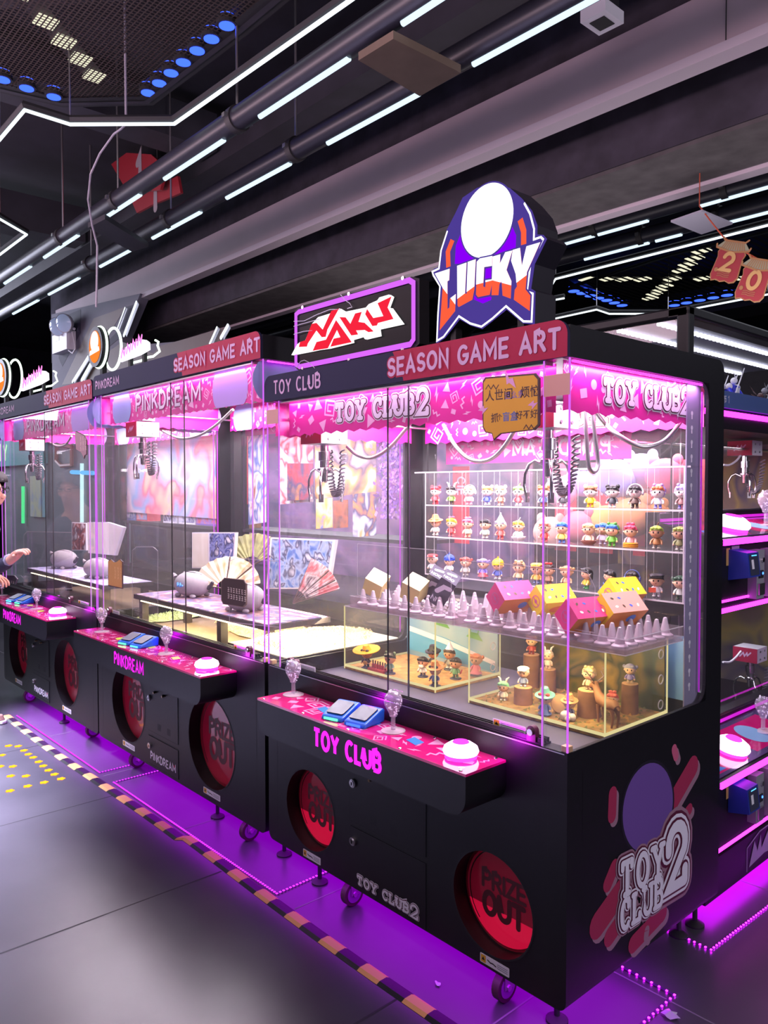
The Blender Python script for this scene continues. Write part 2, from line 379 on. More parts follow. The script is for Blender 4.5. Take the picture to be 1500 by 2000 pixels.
def pattern(mb, fr, x0, y0, x1, y1, m, seed, n, size, d=0.0006, spiral=True):
    """scattered triangles, zigzags, dots and squared spirals of the machine's print"""
    R = random.Random(seed); done = []
    tries = 0
    while len(done) < n and tries < n*40:
        tries += 1
        r = size*R.uniform(.55, 1.15); x = R.uniform(x0+r, x1-r); y = R.uniform(y0+r*.9, y1-r*.9) if y1-y0 > 2*r else (y0+y1)/2
        if any((x-a)**2+(y-b)**2 < (r+q)**2*.85 for a, b, q in done): continue
        done.append((x, y, r)); a = R.uniform(0, 6.28); k = R.randrange(6)
        Q = lambda *ps: [(x+r*(p*math.cos(a)-q*math.sin(a)), y+r*(p*math.sin(a)+q*math.cos(a))) for p, q in ps]
        dd = d+len(done)*1e-6
        if k == 0: mb.poly(Q((-.8, -.6), (.8, -.5), (0, .9)), fr, m, dd)
        elif k == 1: mb.ribbon(Q((-.9, -.2), (-.45, .3), (0, -.2), (.45, .3), (.9, -.2)), r*.24, fr, m, dd, caps=False)
        elif k == 2: mb.poly(circ(x, y, r*.5, 14), fr, m, dd)
        elif k == 3: mb.poly(Q((-.9, .5), (.1, .1), (-.1, .45), (.9, -.5), (-.05, -.1), (.1, -.45)), fr, m, dd)
        elif k == 4 and spiral: mb.ribbon(Q((-.8, -.8), (.8, -.8), (.8, .8), (-.8, .8), (-.8, -.35), (.35, -.35), (.35, .35), (-.3, .35)), r*.2, fr, m, dd, caps=False)
        else: mb.poly(Q((-.5, -.4), (.5, -.4), (.5, .4), (-.5, .4)), fr, m, dd)
def fonttext(s, fr, x, y, size, m, d=0.001, sx=1.0):
    """characters from the built-in font as a flat mesh (returned as a mesh builder)"""
    cu = bpy.data.curves.new('t', 'FONT'); cu.body = s; cu.size = size; cu.resolution_u = 3; cu.offset = size*0.012
    o = bpy.data.objects.new('t', cu); COL.objects.link(o)
    bpy.context.view_layer.update()
    me = bpy.data.meshes.new_from_object(o.evaluated_get(bpy.context.evaluated_depsgraph_get()))
    O, U, V, N = fr
    vs = [O+U*(x+v.co.x*sx)+V*(y+v.co.y)+N*d for v in me.vertices]; fs = [tuple(p.vertices) for p in me.polygons]
    bpy.data.objects.remove(o); bpy.data.meshes.remove(me)
    return vs, fs

# ------------------------------------------------------------------ the setting
def floor_material():
    m = bpy.data.materials.new('polished_dark_tile'); m.use_nodes = True; nt = m.node_tree; b = nt.nodes['Principled BSDF']
    tc = nt.nodes.new('ShaderNodeTexCoord')
    n1 = nt.nodes.new('ShaderNodeTexNoise'); n1.inputs['Scale'].default_value = 1.7; n1.inputs['Detail'].default_value = 8
    n2 = nt.nodes.new('ShaderNodeTexNoise'); n2.inputs['Scale'].default_value = 26; n2.inputs['Detail'].default_value = 6
    for n in (n1, n2): nt.links.new(tc.outputs['Object'], n.inputs['Vector'])
    r = nt.nodes.new('ShaderNodeValToRGB'); r.color_ramp.elements[0].position = .3; r.color_ramp.elements[1].position = .72
    r.color_ramp.elements[0].color = (0.040, 0.038, 0.046, 1); r.color_ramp.elements[1].color = (0.070, 0.066, 0.078, 1)
    nt.links.new(n1.outputs['Fac'], r.inputs['Fac']); nt.links.new(r.outputs['Color'], b.inputs['Base Color'])
    mr = nt.nodes.new('ShaderNodeMapRange'); mr.inputs['To Min'].default_value = .28; mr.inputs['To Max'].default_value = .34; b.inputs['Specular IOR Level'].default_value = .85
    nt.links.new(n2.outputs['Fac'], mr.inputs['Value']); nt.links.new(mr.outputs['Result'], b.inputs['Roughness'])
    return m
FLOORM = floor_material()
GROUT = mat('tile_joint', (0.018, 0.016, 0.019), 0.7)
GROUTL = mat('pale_tile_joint', (0.16, 0.14, 0.17), 0.7)
b = MB(); b.box((-14, -7, -.1), (6, 12, 0), FLOORM)
for x in (.6, -.5, -1.6, -2.7, -3.8, -4.9, -6): b.poly([(x-.004, -6.5), (x+.004, -6.5), (x+.004, -.19), (x-.004, -.19)], frZ(0), GROUT, .0006)
for y in (-1.29, -2.39): b.poly([(-13, y-.004), (5, y-.004), (5, y+.004), (-13, y+.004)], frZ(0), GROUT, .0005)
for x in (.71, -.22, -1.15, -2.08, -3.01, -3.94): b.poly([(x-.003, -.13), (x+.003, -.13), (x+.003, 3.4), (x-.003, 3.4)], frZ(0), GROUTL, .0006)
for y in (.44, 1.37): b.poly([(-13, y-.003), (5, y-.003), (5, y+.003), (-13, y+.003)], frZ(0), GROUTL, .0005)
struct(b, 'floor')
DECK = mat('black_ceiling_deck', (0.012, 0.011, 0.018), .9, noise=.5, nscale=3)
DUCTM = mat('dark_duct', (0.022, 0.02, 0.03), .6, noise=.3, nscale=5)
b = MB(); b.box((-14, -7, 4.2), (6, 12, 4.3), DECK); struct(b, 'ceiling')
WALLD = mat('dark_wall', (0.014, 0.013, 0.024), .8, noise=.3)
b = MB(); b.box((-14, 11.9, 0), (6, 12, 4.2), WALLD); struct(b, 'wall_rear')
b = MB(); b.box((-14, -7, 0), (-13.9, 12, 4.2), WALLD); struct(b, 'wall_far')
FASC = mat('painted_white_fascia', '#b9a3ac', .6, noise=.04, nscale=4)
LIP = mat('pale_fascia_lip', '#c9bcc8', .6)  # paler tone on the lip is light on the fascia underside, put into colour
b = MB(); b.box((-7.9, 1.33, 3.43), (4, 1.40, 3.66), FASC); b.box((-7.9, 1.325, 3.39), (4, 1.42, 3.43), LIP)
b.box((-.187, 1.328, 3.43), (-.183, 1.331, 3.66), GROUT); struct(b, 'trim_1')
CONC = mat('painted_concrete_beam', (0.043, 0.036, 0.055), .85, noise=.3, nscale=7, bump=.4)
CONCB = mat('raw_beam_underside', (0.095, 0.085, 0.09), .9, noise=.25, nscale=9, bump=.3)
b = MB(); b.box((-9, 1.65, 3.23), (4, 2.12, 4.15), CONC); b.box((-9, 1.66, 3.21), (4, 2.11, 3.23), CONCB); struct(b, 'trim_2')
b = MB(); b.box((-9, 2.12, 3.19), (4, 2.20, 3.42), LIP); struct(b, 'trim_3')
# decorated side wall at the end of the beam
WALLG = mat('grey_painted_wall', '#6c6879', .7, noise=.03); WALLK = mat('charcoal_wall_print', '#37344a', .7)
WOOD = mat('brown_wood_print', '#66544f', .6, noise=.12, nscale=3)
b = MB(); yw = 1.30
W3 = lambda *ps: [(at(x, y, 1, yw).x, at(x, y, 1, yw).z) for x, y in ps]
fw_ = frY(yw)
b.poly([(-7.95, 2.31), (-7.95, 3.62), (-5.6, 3.42), (-6.1, 3.0), (-4.1, 2.80), (-3.6, 2.31)], fw_, WALLG, 0, -.1)
b.poly(W3((158, 604), (158, 650), (122, 716), (115, 700), (115, 622)), fw_, WALLK, .002)
b.poly(W3((183, 622), (246, 599), (205, 668), (180, 690), (143, 749), (121, 752)), fw_, WOOD, .002)
b.poly(W3((246, 600), (270, 592), (246, 655), (234, 660), (187, 700), (160, 745), (143, 748), (176, 686), (205, 672), (232, 645)), fw_, WALLK, .003)
b.poly(W3((165, 742), (187, 703), (240, 668), (300, 690), (312, 676), (440, 640), (425, 690), (300, 735)), fw_, WOOD, .002)
struct(b, 'wall_left')
def light_line(px, w, label, yy=None):
    b = MB(); y0 = yw-.02 if yy is None else yy
    P = [(at(x, y, 1, y0).x, at(x, y, 1, y0).z) for x, y in px]
    b.ribbon(P, w, frY(y0), NEON, .02); b.ribbon(P, w*1.2, frY(y0), GREYP, .0, caps=False)
    o = b.build('wall_light_strip', loc=(P[0][0], y0, P[0][1])); return tag(o, label, 'light strip', 'slanted light strips on the decorated wall')
light_line([(248, 602), (232, 645)], .02, 'short upper slanted light strip on the wall left of its longer twin')
light_line([(270, 592), (246, 655)], .04, 'bright upper slanted light strip at the right edge of the grey wall')
light_line([(187, 679), (145, 746)], .03, 'left one of the lower slanted light strips beside the brown wall print')
light_line([(188, 698), (163, 743)], .045, 'right one of the lower slanted light strips, running behind the round sign')
light_line([(428, 641), (414, 672)], .025, 'thin slanted light strip above the middle machine, left of a pair')
light_line([(449, 637), (436, 660)], .035, 'slanted light strip above the middle machine, right of a pair')

# ------------------------------------------------------------------ overhead
PIPE = mat('black_pipe', (0.018, 0.018, 0.028), .38)
def pipe(y, z, x0, x1, leds, clamps, label):
    t = thing('light_pipe', label, 'pipe lamp', (x0, y, z+.08), 'black ceiling pipes with tubes of light')
    r = .052; b = MB(); b.cyl((x0, y, z+.065), (x1, y, z+.065), r, PIPE, 20); b.build('pipe', t, smooth=40)
    for a, c in leds:
        b = MB(); b.tube([(a, y, z+.012), (c, y, z+.012)], .0125, TUBE, 10); b.build('led_tube', t, smooth=60)
    for x in clamps:
        b = MB(); b.cyl((x-.02, y, z+.065), (x+.02, y, z+.065), r+.008, RUBBER, 20); b.box((x-.012, y-.075, z+.055), (x+.012, y+.075, z+.075), STEEL); b.build('clamp', t, smooth=40)
        b = MB(); b.cyl((x, y, z+.11), (x, y, 4.2), .006, STEEL, 6); b.build('hanger_rod', t)
    return t
pipe(.075, 3.25, -9, 2.5, [(-1.68, -1.06), (-2.60, -1.99), (-3.53, -2.90), (-4.47, -3.83), (-.76, -.2), (-5.4, -4.77), (-6.33, -5.7)], [-1.87, -3.2, -4.1, -5.6], 'nearer black ceiling pipe with light tubes, over the machine fronts')
pipe(.46, 3.25, -9, 2.5, [(-1.69, -1.07), (-2.62, -2.0), (-3.56, -2.92), (-4.43, -3.88), (-5.53, -4.85), (-.77, -.2), (-6.5, -5.8)], [-1.95, -3.3, -4.6], 'second black ceiling pipe with light tubes, beside the white fascia')
pipe(2.58, 3.25, -6, 2.5, [(-1.9, -1.61), (-1.58, -1.23), (-.9, -.3)], [-1.6, -.75], 'black ceiling pipe with light tubes just behind the beam, at right')
pipe(2.98, 3.25, -6, 2.5, [(-1.95, -1.45), (-1.40, -1.22), (-1.0, -.6)], [-1.5, -.98], 'thin lit black ceiling pipe farthest behind the beam, at right')
def zig(pts, z, label, w=.0085):
    t = thing('zigzag_light', label, 'light strip', (*pts[0], z), 'angular cool white light lines under the ceiling')
    P = [(x, y, z) for x, y in pts]; b = MB(); b.tube(P, w, NEON, 8); b.build('light_tube', t)
    b = MB(); b.tube([(x, y, z+.026) for x, y in pts], .018, BLACKM, 6); b.build('channel', t)
    for i in range(1, len(P), 2):
        b = MB(); b.cyl((P[i][0], P[i][1], z+.03), (P[i][0], P[i][1], 4.2), .004, STEEL, 6); b.build('hanger_wire', t)
zig([(-.75, -.002), (-.955, -.002), (-2.272, -.035), (-2.615, -.412), (-2.611, -.624), (-3.016, -.62), (-3.6, -.62)], 3.4, 'long angular light line below the mesh ceiling panel, top left')
zig([(-3.9, -.62), (-4.275, -.271), (-4.484, -.039), (-5.105, -.04), (-6.5, -.04)], 3.4, 'angular light line at the left edge, far along the aisle')
zig([(-3.06, 4.31), (-3.22, 4.29), (-3.113, 4.089), (-2.715, 3.693), (-.951, 3.647), (.5, 3.65)], 3.4, 'angular light line above the right-hand ceiling panel')
zig([(-3.72, 4.976), (-3.12, 4.94), (-3.14, 5.2), (-2.74, 5.65), (-2.485, 5.63), (-1.73, 5.59), (.4, 5.6)], 3.4, 'angular light line below the right-hand ceiling panel, farthest away')
def mesh_mat(name, sx, sy, wdt):
    m = bpy.data.materials.new(name); m.use_nodes = True; nt = m.node_tree; nt.nodes.clear(); N = nt.nodes.new
    tc = N('ShaderNodeTexCoord'); sp = N('ShaderNodeSeparateXYZ'); nt.links.new(tc.outputs['Object'], sp.inputs[0])
    fac = None
    for ax, s in (('X', sx), ('Y', sy)):
        if not s: continue
        a = N('ShaderNodeMath'); a.operation = 'MULTIPLY'; a.inputs[1].default_value = s; nt.links.new(sp.outputs[ax], a.inputs[0])
        f = N('ShaderNodeMath'); f.operation = 'FRACT'; nt.links.new(a.outputs[0], f.inputs[0])
        g = N('ShaderNodeMath'); g.operation = 'LESS_THAN'; g.inputs[1].default_value = wdt; nt.links.new(f.outputs[0], g.inputs[0])
        if fac is None: fac = g
        else:
            x = N('ShaderNodeMath'); x.operation = 'MAXIMUM'; nt.links.new(fac.outputs[0], x.inputs[0]); nt.links.new(g.outputs[0], x.inputs[1]); fac = x
    d = N('ShaderNodeBsdfDiffuse'); d.inputs[0].default_value = (.05, .042, .04, 1); t = N('ShaderNodeBsdfTransparent'); mx = N('ShaderNodeMixShader'); o = N('ShaderNodeOutputMaterial')
    nt.links.new(fac.outputs[0], mx.inputs[0]); nt.links.new(t.outputs[0], mx.inputs[1]); nt.links.new(d.outputs[0], mx.inputs[2]); nt.links.new(mx.outputs[0], o.inputs[0])
    return m
SPOT = glow('blue_spot', (0.03, 0.08, 1.0), 3.2); PANL = glow('pale_light_panel', (1.0, 0.97, 0.72), .95)
def mesh_panel(poly, z, spots, squares, bars, label, mm, rs, sq):
    c = poly[0]; t = thing('mesh_ceiling_panel', label, 'ceiling panel', (*c, z), 'dark mesh ceiling panels with blue spots')
    b = MB(); b.poly(poly, frZ(z), mm, 0); b.build('mesh_sheet', t)
    b = MB(); b.ribbon(poly, .10, frZ(z), BLACKM, -.012, closed=True); b.ribbon(poly, .10, frZ(z), BLACKM, .05, closed=True); b.ribbon(poly, .03, frZ(z), DUCTM, -.02, closed=True); b.build('rim', t)
    for p, q in bars:
        b = MB(); b.ribbon([p, q], .11, frZ(z), DUCTM, .06, caps=False); b.build('cross_bar', t)
    for x, y in squares:
        b = MB(); b.poly([(x-sq[0], y-sq[1]), (x+sq[0], y-sq[1]), (x+sq[0], y+sq[1]), (x-sq[0], y+sq[1])], frZ(z), PANL, .045, .055); b.build('light_panel', t)
    for x, y in spots:
        b = MB(); b.poly(circ(x, y, rs, 18), frZ(z), SPOT, -.018, .03); b.poly(circ(x, y, rs*1.3, 18), frZ(z), BLACKM, -.014, .02); b.build('blue_spotlight', t)
A2 = lambda z, *ps: [(at(x, y, 2, z).x, at(x, y, 2, z).y) for x, y in ps]
z = 3.75
mesh_panel([(-3.3, -1.1), (-3.2, -.62), (-3.13, -.27), (-2.80, .07), (-1.9, .10), (-1.2, .10), (-.8, -.3), (-.9, -1.1), (-2, -1.6)], z,
    A2(z, (443, 44), (413, 70), (385, 93), (358, 116), (334, 137), (311, 157), (289, 176), (105, 184), (52, 167), (5, 150)),
    A2(z, (184, 168), (157, 136), (125, 102), (90, 64), (40, 6), (160, 2), (235, 2)), [((-2.92, -.13), (-2.2, -.9)), ((-3.0, -1.2), (-1.4, .3))],
    'dark fine mesh ceiling panel with blue spots and pale lights, top left', mesh_mat('fine_mesh', 45, 45, .30), .036, (.050, .045))
mesh_panel([(-3.75, 6.2), (-3.5, 5.1), (-2.3, 4.85), (-1.2, 4.85), (-.6, 5.6), (-1.5, 6.75), (-3.25, 6.85)], z,
    A2(z, (1121, 566), (1137, 570), (1153, 575), (1169, 580), (1185, 584), (1200, 589), (1215, 594), (1317, 594), (1341, 589), (1367, 584), (1393, 579), (1420, 574), (1447, 570)),
    A2(z, (1147, 555), (1183, 555), (1219, 555), (1255, 555), (1313, 555), (1372, 554), (1410, 554), (1446, 553), (1370, 501), (1357, 515), (1343, 527), (1331, 538), (1298, 568), (1288, 576), (1278, 583), (1270, 591)),
    [A2(z, (1147, 555), (1480, 553)), A2(z, (1385, 490), (1262, 598))],
    'slatted ceiling panel with crossing rows of pale lights, right of the lit shield sign', mesh_mat('slat_mesh', 14, 0, .42), .06, (.075, .055))
def plate(name, label, cat, px, z, th, m, grp=None):
    P = A2(z, *px); b = MB(); b.poly(P, frZ(z), m, 0, th); o = b.build(name, loc=(*P[0], z)); return tag(o, label, cat, grp)
BRN = mat('brown_board', '#5e5044', .7, noise=.15)
plate('ceiling_board', 'brown rectangular board under the two ceiling pipes', 'board', [(700, 118), (768, 76), (900, 142), (820, 188)], 3.2, .03, BRN)
plate('ceiling_board', 'dark board under the two ceiling pipes, above the middle machine', 'board', [(172, 445), (205, 428), (290, 482), (258, 492)], 3.2, .03, DUCTM)
plate('hanging_plate', 'pale grey square plate hanging at upper right above the pennants', 'plate', [(1310, 434), (1371, 413), (1431, 438), (1370, 458)], 3.0, .01, mat('pale_plate', '#a7a5b4', .5))
b = MB(); c = at(1176, 36, 2, 3.6); b.box((c.x-.06, c.y-.07, 3.58), (c.x+.06, c.y+.07, 3.63), WHITEP); b.box((c.x-.035, c.y-.04, 3.577), (c.x+.035, c.y+.04, 3.58), BLACKM)
b.box((c.x-.05, c.y-.05, 3.63), (c.x+.05, c.y+.05, 3.8), DECK); tag(b.build('junction_box', loc=(c.x, c.y, 3.6)), 'small white square box on the dark ceiling, top right', 'box')
for px, lab in (([(222, 322), (252, 300), (300, 303), (330, 330), (318, 372), (255, 378)], 'upper left red hexagonal hanging sign with a white figure, behind the pipes'),
                ([(255, 378), (318, 362), (352, 345), (358, 378), (300, 402), (272, 417)], 'lower right red hexagonal hanging sign behind the pipes')):
    y0 = .62 if 'upper' in lab else .68; P = [(at(x, y, 1, y0).x, at(x, y, 1, y0).z) for x, y in px]; b = MB(); b.poly(P, frY(y0), mat('dull_red_sign', '#8c1f2c', .5), 0, .02)
    cx = sum(p[0] for p in P)/6; cz = sum(p[1] for p in P)/6
    text(b, '1', frY(y0), cx-.03, cz-.1, .2, .3, mat('grey_sign_figure', '#8f8890', .5), .022)
    b.cyl((cx, y0, cz+.1), (cx, y0, 4.2), .004, STEEL, 6)
    tag(b.build('hanging_sign', loc=(cx, y0, cz)), lab, 'sign', 'red hexagonal hanging signs')
# conduits and ducts in the dark above
for i, (x0, y0, z0, x1, y1, z1) in enumerate([(-9, .85, 3.8, 4, 1.15, 4.05), (-3.6, -1.7, 3.86, -3.35, .82, 4.1), (-5.9, -1.5, 3.8, -5.65, .82, 4.1), (-9, 7.2, 3.7, 4, 7.8, 4.0)]):
    b = MB(); b.box((x0, y0, z0), (x1, y1, z1), DUCTM)
    tag(b.build('air_duct', loc=((x0+x1)/2, (y0+y1)/2, z0)), ['dark duct running along above the second light pipe', 'dark duct crossing above the mesh panel edge', 'dark duct crossing high up at far left', 'dark duct far behind the beam at right'][i], 'duct')
b = MB(); b.tube([at(246, 243, 2, 3.41)+Vector((0, 0, .79)), at(246, 243, 2, 3.41)]+[(at(x, y, 1, -.1)) for x, y in [(236, 252), (222, 262), (195, 300), (177, 340), (172, 390), (180, 440), (190, 480), (189, 560), (188, 600)]], .006, GREYP, 6)
tag(b.build('hanging_cable', loc=at(245, 245, 1, -.1)), 'thin pale cable hanging down past the ceiling pipes at left', 'cable')

# ------------------------------------------------------------------ floor lights, hazard tape, litter
b = MB(); n = 0; x = -4.62; R = random.Random(3)
def tape_y(x): return -.166+.012*math.sin(x*2.1)+(-.018 if x < -2 else .01)
while x < .62:
    w_ = .118 if n % 2 else .100; m = ORANGE if n % 2 == 0 else BLKTAPE
    for k in range(4):
        a0 = x+w_*k/4; a1 = x+w_*(k+1)/4; ya, yb = tape_y(a0), tape_y(a1)
        b.add([(a0, ya-.030, .001), (a1, yb-.030, .001), (a1, yb-.016, .007), (a0, ya-.016, .007), (a1, yb+.014, .007), (a0, ya+.014, .007), (a1, yb+.026, .001), (a0, ya+.026, .001)],
              [(0, 1, 2, 3), (3, 2, 4, 5), (5, 4, 6, 7)], m)
    x += w_; n += 1
tag(b.build('hazard_tape', loc=(-2, -.17, 0)), 'orange and black striped hazard tape along the floor before the machines', 'tape')
def led_strip(pts, label, step=.0167, m=None):
    t = thing('floor_led_strip', label, 'light strip', (*pts[0], 0), 'purple light strips on the floor around the machines')
    b = MB()
    for p, q in zip(pts, pts[1:]): b.ribbon([p, q], .012, frZ(.004), mat('strip_backing', '#3a1a50', .5), 0, caps=False)
    b.build('strip', t)
    b = MB()
    for p, q in zip(pts, pts[1:]):
        L = math.hypot(q[0]-p[0], q[1]-p[1]); k = int(L/step)
        for i in range(k):
            x_, y_ = p[0]+(q[0]-p[0])*i/k, p[1]+(q[1]-p[1])*i/k
            e = .0028 if m else .0042; b.box((x_-e, y_-e, .004), (x_+e, y_+e, .0065), m or FLEDP)
    o = b.build('light_dots', t); o['kind'] = 'stuff'
led_strip([(-4.56, -.130), (-3.066, -.128), (-3.066, .30)], 'purple light strip before the left machine, its corner by the second castor')
led_strip([(-2.87, .30), (-2.87, -.128), (-1.285, -.122), (-1.30, .30)], 'purple light strip before the middle machine, its corner by the torn tape')
led_strip([(-.35, .487), (.082, .472), (.085, -.35)], 'purple light strip coming out under the right machine end', .026, FLEDB)
led_strip([(-.4, .808), (.047, .797), (.068, 1.4), (.09, 2.3)], 'purple light strip along the floor before the rear stacked machine', .02, FLEDB)
# soft spill of the strips on the underside of the row
for x0, x1, y in ((-4.56, -3.07, -.10), (-2.87, -1.29, -.10)):
    pass
ARW = glow('amber_floor_light', (1.0, 0.33, 0.015), 3.0)
t = thing('floor_arrow_light', 'amber arrow of dotted lights set into the floor at lower left', 'floor light', (-3.3, -.4, 0))
for x, y in [(-3.918, -.37), (-3.87, -.327), (-3.761, -.326), (-3.671, -.328), (-3.592, -.324), (-3.493, -.325), (-3.403, -.328), (-3.311, -.329), (-3.221, -.326), (-3.127, -.322), (-3.135, -.411), (-3.139, -.496), (-3.133, -.588), (-3.302, -.455), (-3.513, -.463), (-3.36, -.519), (-3.761, -.453), (-3.562, -.518), (-3.13, -.68), (-3.62, -.60)]:
    b = MB()
    for k in range(5):
        a = 2*PI*k/5; b.poly(circ(x+.014*math.cos(a), y+.014*math.sin(a), .0095, 10), frZ(0), ARW, .0015)
    b.poly(circ(x, y, .006, 10), frZ(0), ARW, .0016); b.build('light_cluster', t)
CRUM = mat('clear_wrapper', '#b9a8c8', .3)
for px, py, r, lab, nm in ((1310, 1985, .028, 'crumpled clear wrapper on the floor at the bottom right', 'wrapper'), (855, 1924, .012, 'tiny paper scrap on the purple floor under the right machine', 'paper_scrap')):
    c = at(px, py, 2, 0); b = MB(); R = random.Random(px); N_ = 12
    vs = [(c.x+r*R.uniform(.5, 1.2)*math.cos(2*PI*i/N_), c.y+.8*r*R.uniform(.5, 1.2)*math.sin(2*PI*i/N_), .002+R.uniform(0, r*.5)) for i in range(N_)]+[(c.x, c.y, r*.6)]
    b.add(vs, [(i, (i+1) % N_, N_) for i in range(N_)], CRUM); tag(b.build(nm, loc=(c.x, c.y, 0)), lab, 'litter')

# ------------------------------------------------------------------ claw machines
ZL, ZS, ZI, DEP = .115, .868, .80, .949
def holes(mb, outer, inner, fr, m, d=0.0):
    loops = [[Vector((a, b, 0)) for a, b in L] for L in [outer]+inner]
    pts = [p for L in loops for p in L]; O, U, V, N = fr
    tri = []
    for t in tessellate_polygon(loops):
        a, b, c = (pts[i] for i in t)
        tri.append(t if (b-a).cross(c-a).z > 0 else (t[0], t[2], t[1]))
    mb.add([O+U*p.x+V*p.y+N*d for p in pts], tri, m)
def claw(parent, x, y, zt, s=1.0, coil=True, label=True):
    c = MB(); h = .070*s
    c.box((x-h, y-h, zt-.085*s), (x+h, y+h, zt), WHITEP)
    c.box((x-h-.001, y-h-.003, zt-.085*s), (x+h+.001, y-h, zt), RED if label else WHITEP)
    if label:
        f = frY(y-h-.003); c.ribbon([(x-.03*s, zt-.055*s), (x-.01*s, zt-.03*s), (x-.002*s, zt-.05*s), (x+.012*s, zt-.03*s), (x+.015*s, zt-.045*s), (x+.034*s, zt-.026*s)], .008*s, f, LETTER, .001)
    for a, b in ((-.03, -.02), (.03, -.02), (-.03, -.065), (.03, -.065)): c.cyl((x+h, y+a*s, zt+b*s), (x+h+.004*s, y+a*s, zt+b*s), .006*s, STEEL, 8)
    r = c.build('claw', parent)
    b = MB(); z0 = zt-.085*s
    b.lathe([(.018*s, 0), (.018*s, -.03*s), (.026*s, -.032*s), (.026*s, -.07*s), (.020*s, -.072*s), (.020*s, -.10*s), (.030*s, -.103*s), (.030*s, -.112*s), (.016*s, -.115*s), (.014*s, -.16*s), (.008*s, -.165*s)], CHROME, Matrix.Translation((x, y, z0)), 16)
    b.build('claw_motor', r, smooth=35)
    for k in range(3):
        a = math.radians(180+k*120+12); cx, cy = math.cos(a), math.sin(a)
        P = [(.02, -.12), (.05, -.105), (.072, -.118), (.088, -.15), (.090, -.19), (.083, -.222), (.076, -.236)]
        b = MB(); b.tube([(x+cx*p*s, y+cy*p*s, z0+q*s) for p, q in P], .0055*s, CHROME, 8)
        M = Matrix.Translation((x+cx*.078*s, y+cy*.078*s, z0-.226*s)) @ Matrix.Rotation(a, 4, 'Z')
        b.box((-.003*s, -.010*s, -.022*s), (.003*s, .010*s, .012*s), STEEL, M); b.build('claw_finger', r, smooth=50)
    if coil:
        b = MB(); P = []; K = 150
        for i in range(K+1):
            t = i/K; a = PI*t; cx = x+.02*s+.045*s*(1-math.cos(a))/1.0-.02*s; cz = z0-.03*s-.19*s*math.sin(a)
            ph = 2*PI*30*t; P.append((cx+.013*s*math.cos(ph), y+.03*s+.013*s*math.sin(ph), cz+.004*s*math.cos(ph)))
        b.tube(P, .0042*s, mat('cable_grey', '#77727c', .5), 5); b.build('coiled_cable', r, smooth=60)
    return r
def hang(parent, pts, rad, m=None):
    b = MB(); P = []
    # smooth curve through the given points
    pts = [Vector(p) for p in pts]
    for i in range(len(pts)-1):
        p0 = pts[max(0, i-1)]; p1 = pts[i]; p2 = pts[i+1]; p3 = pts[min(len(pts)-1, i+2)]
        for k in range(8):
            t = k/8; P.append(.5*((2*p1)+(p2-p0)*t+(2*p0-5*p1+4*p2-p3)*t*t+(-p0+3*p1-3*p2+p3)*t**3))
    P.append(pts[-1]); b.tube(P, rad, m or STEEL, 8); return b.build('hanging_conduit', parent, smooth=60)
def sticker(parent, x0, z0, x1, z1, y=0.0, name='warning_sticker', pict=True):
    b = MB(); f = frY(y); b.poly(rrect(x0, z0, x1, z1, min(x1-x0, z1-z0)*.12), f, WHITEP, 0, .0012)
    wdt = x1-x0; h = z1-z0
    b.poly([(x0+wdt*.03, z0+h*.1), (x0+wdt*.2, z0+h*.1), (x0+wdt*.2, z0+h*.9), (x0+wdt*.03, z0+h*.9)], f, mat('warning_yellow', '#e0a92c', .5), .0015)
    b.poly([(x0+wdt*.06, z0+h*.35), (x0+wdt*.17, z0+h*.35), (x0+wdt*.115, z0+h*.75)], f, BLKTAPE, .0018)
    if pict: b.ribbon([(x0+wdt*.27, z0+h*.6), (x0+wdt*.36, z0+h*.45), (x0+wdt*.46, z0+h*.5), (x0+wdt*.55, z0+h*.38)], h*.14, f, BLKTAPE, .0018)
    for k in range(3): b.ribbon([(x0+wdt*(.6 if pict else .25), z0+h*(.7-.2*k)), (x0+wdt*.95, z0+h*(.7-.2*k))], h*.07, f, mat('small_print', '#7a7484', .6), .0018, caps=False)
    return b.build(name, parent)
def joystick(parent, x, y, z, s=1.0, name='joystick'):
    b = MB(); b.lathe([(.042*s, 0), (.042*s, .003*s), (.012*s, .006*s)], glass('joy_disc', (1, .9, .97), 1.0, .45, (1, .82, .93)), Matrix.Translation((x, y, z)), 20)
    b.lathe([(.008*s, .006*s), (.008*s, .05*s), (.013*s, .052*s)], CLEAR, Matrix.Translation((x, y, z)), 12)
    M = Matrix.Translation((x, y, z+.052*s)) @ Matrix.Diagonal((s, s, s, 1))
    prof = [(.013, 0), (.015, .010), (.022, .023), (.030, .038), (.033, .054), (.028, .071), (.016, .083), (.004, .087)]
    b.lathe(prof, CLEAR, M, 18)
    R = random.Random(5); m2 = mat('bubble_sparkle', '#f0e4fa', .2, emit=.25)
    for i in range(46):
        a = R.uniform(0, 6.28); k = R.randrange(1, 7); rr = prof[k][0]*.86
        b.sph((x+rr*math.cos(a)*s, y+rr*math.sin(a)*s, z+(.052+prof[k][1]+R.uniform(-.005, .005))*s), R.uniform(.0016, .0036)*s, m2, 6, 4)
    return b.build(name, parent, smooth=50)
def button(parent, x, y, z, s=1.0, M=None, name='push_button'):
    T = M if M is not None else Matrix.Translation((x, y, z))
    b = MB(); b.lathe([(.050*s, 0), (.050*s, .012*s)], BTNM, T, 26); b.lathe([(.052*s, .012*s), (.056*s, .02*s), (.052*s, .032*s), (.034*s, .044*s), (.028*s, .046*s)], BTN, T, 26)
    b.lathe([(.026*s, .046*s), (.024*s, .049*s)], BTNM, T, 20)
    return b.build(name, parent, smooth=40)
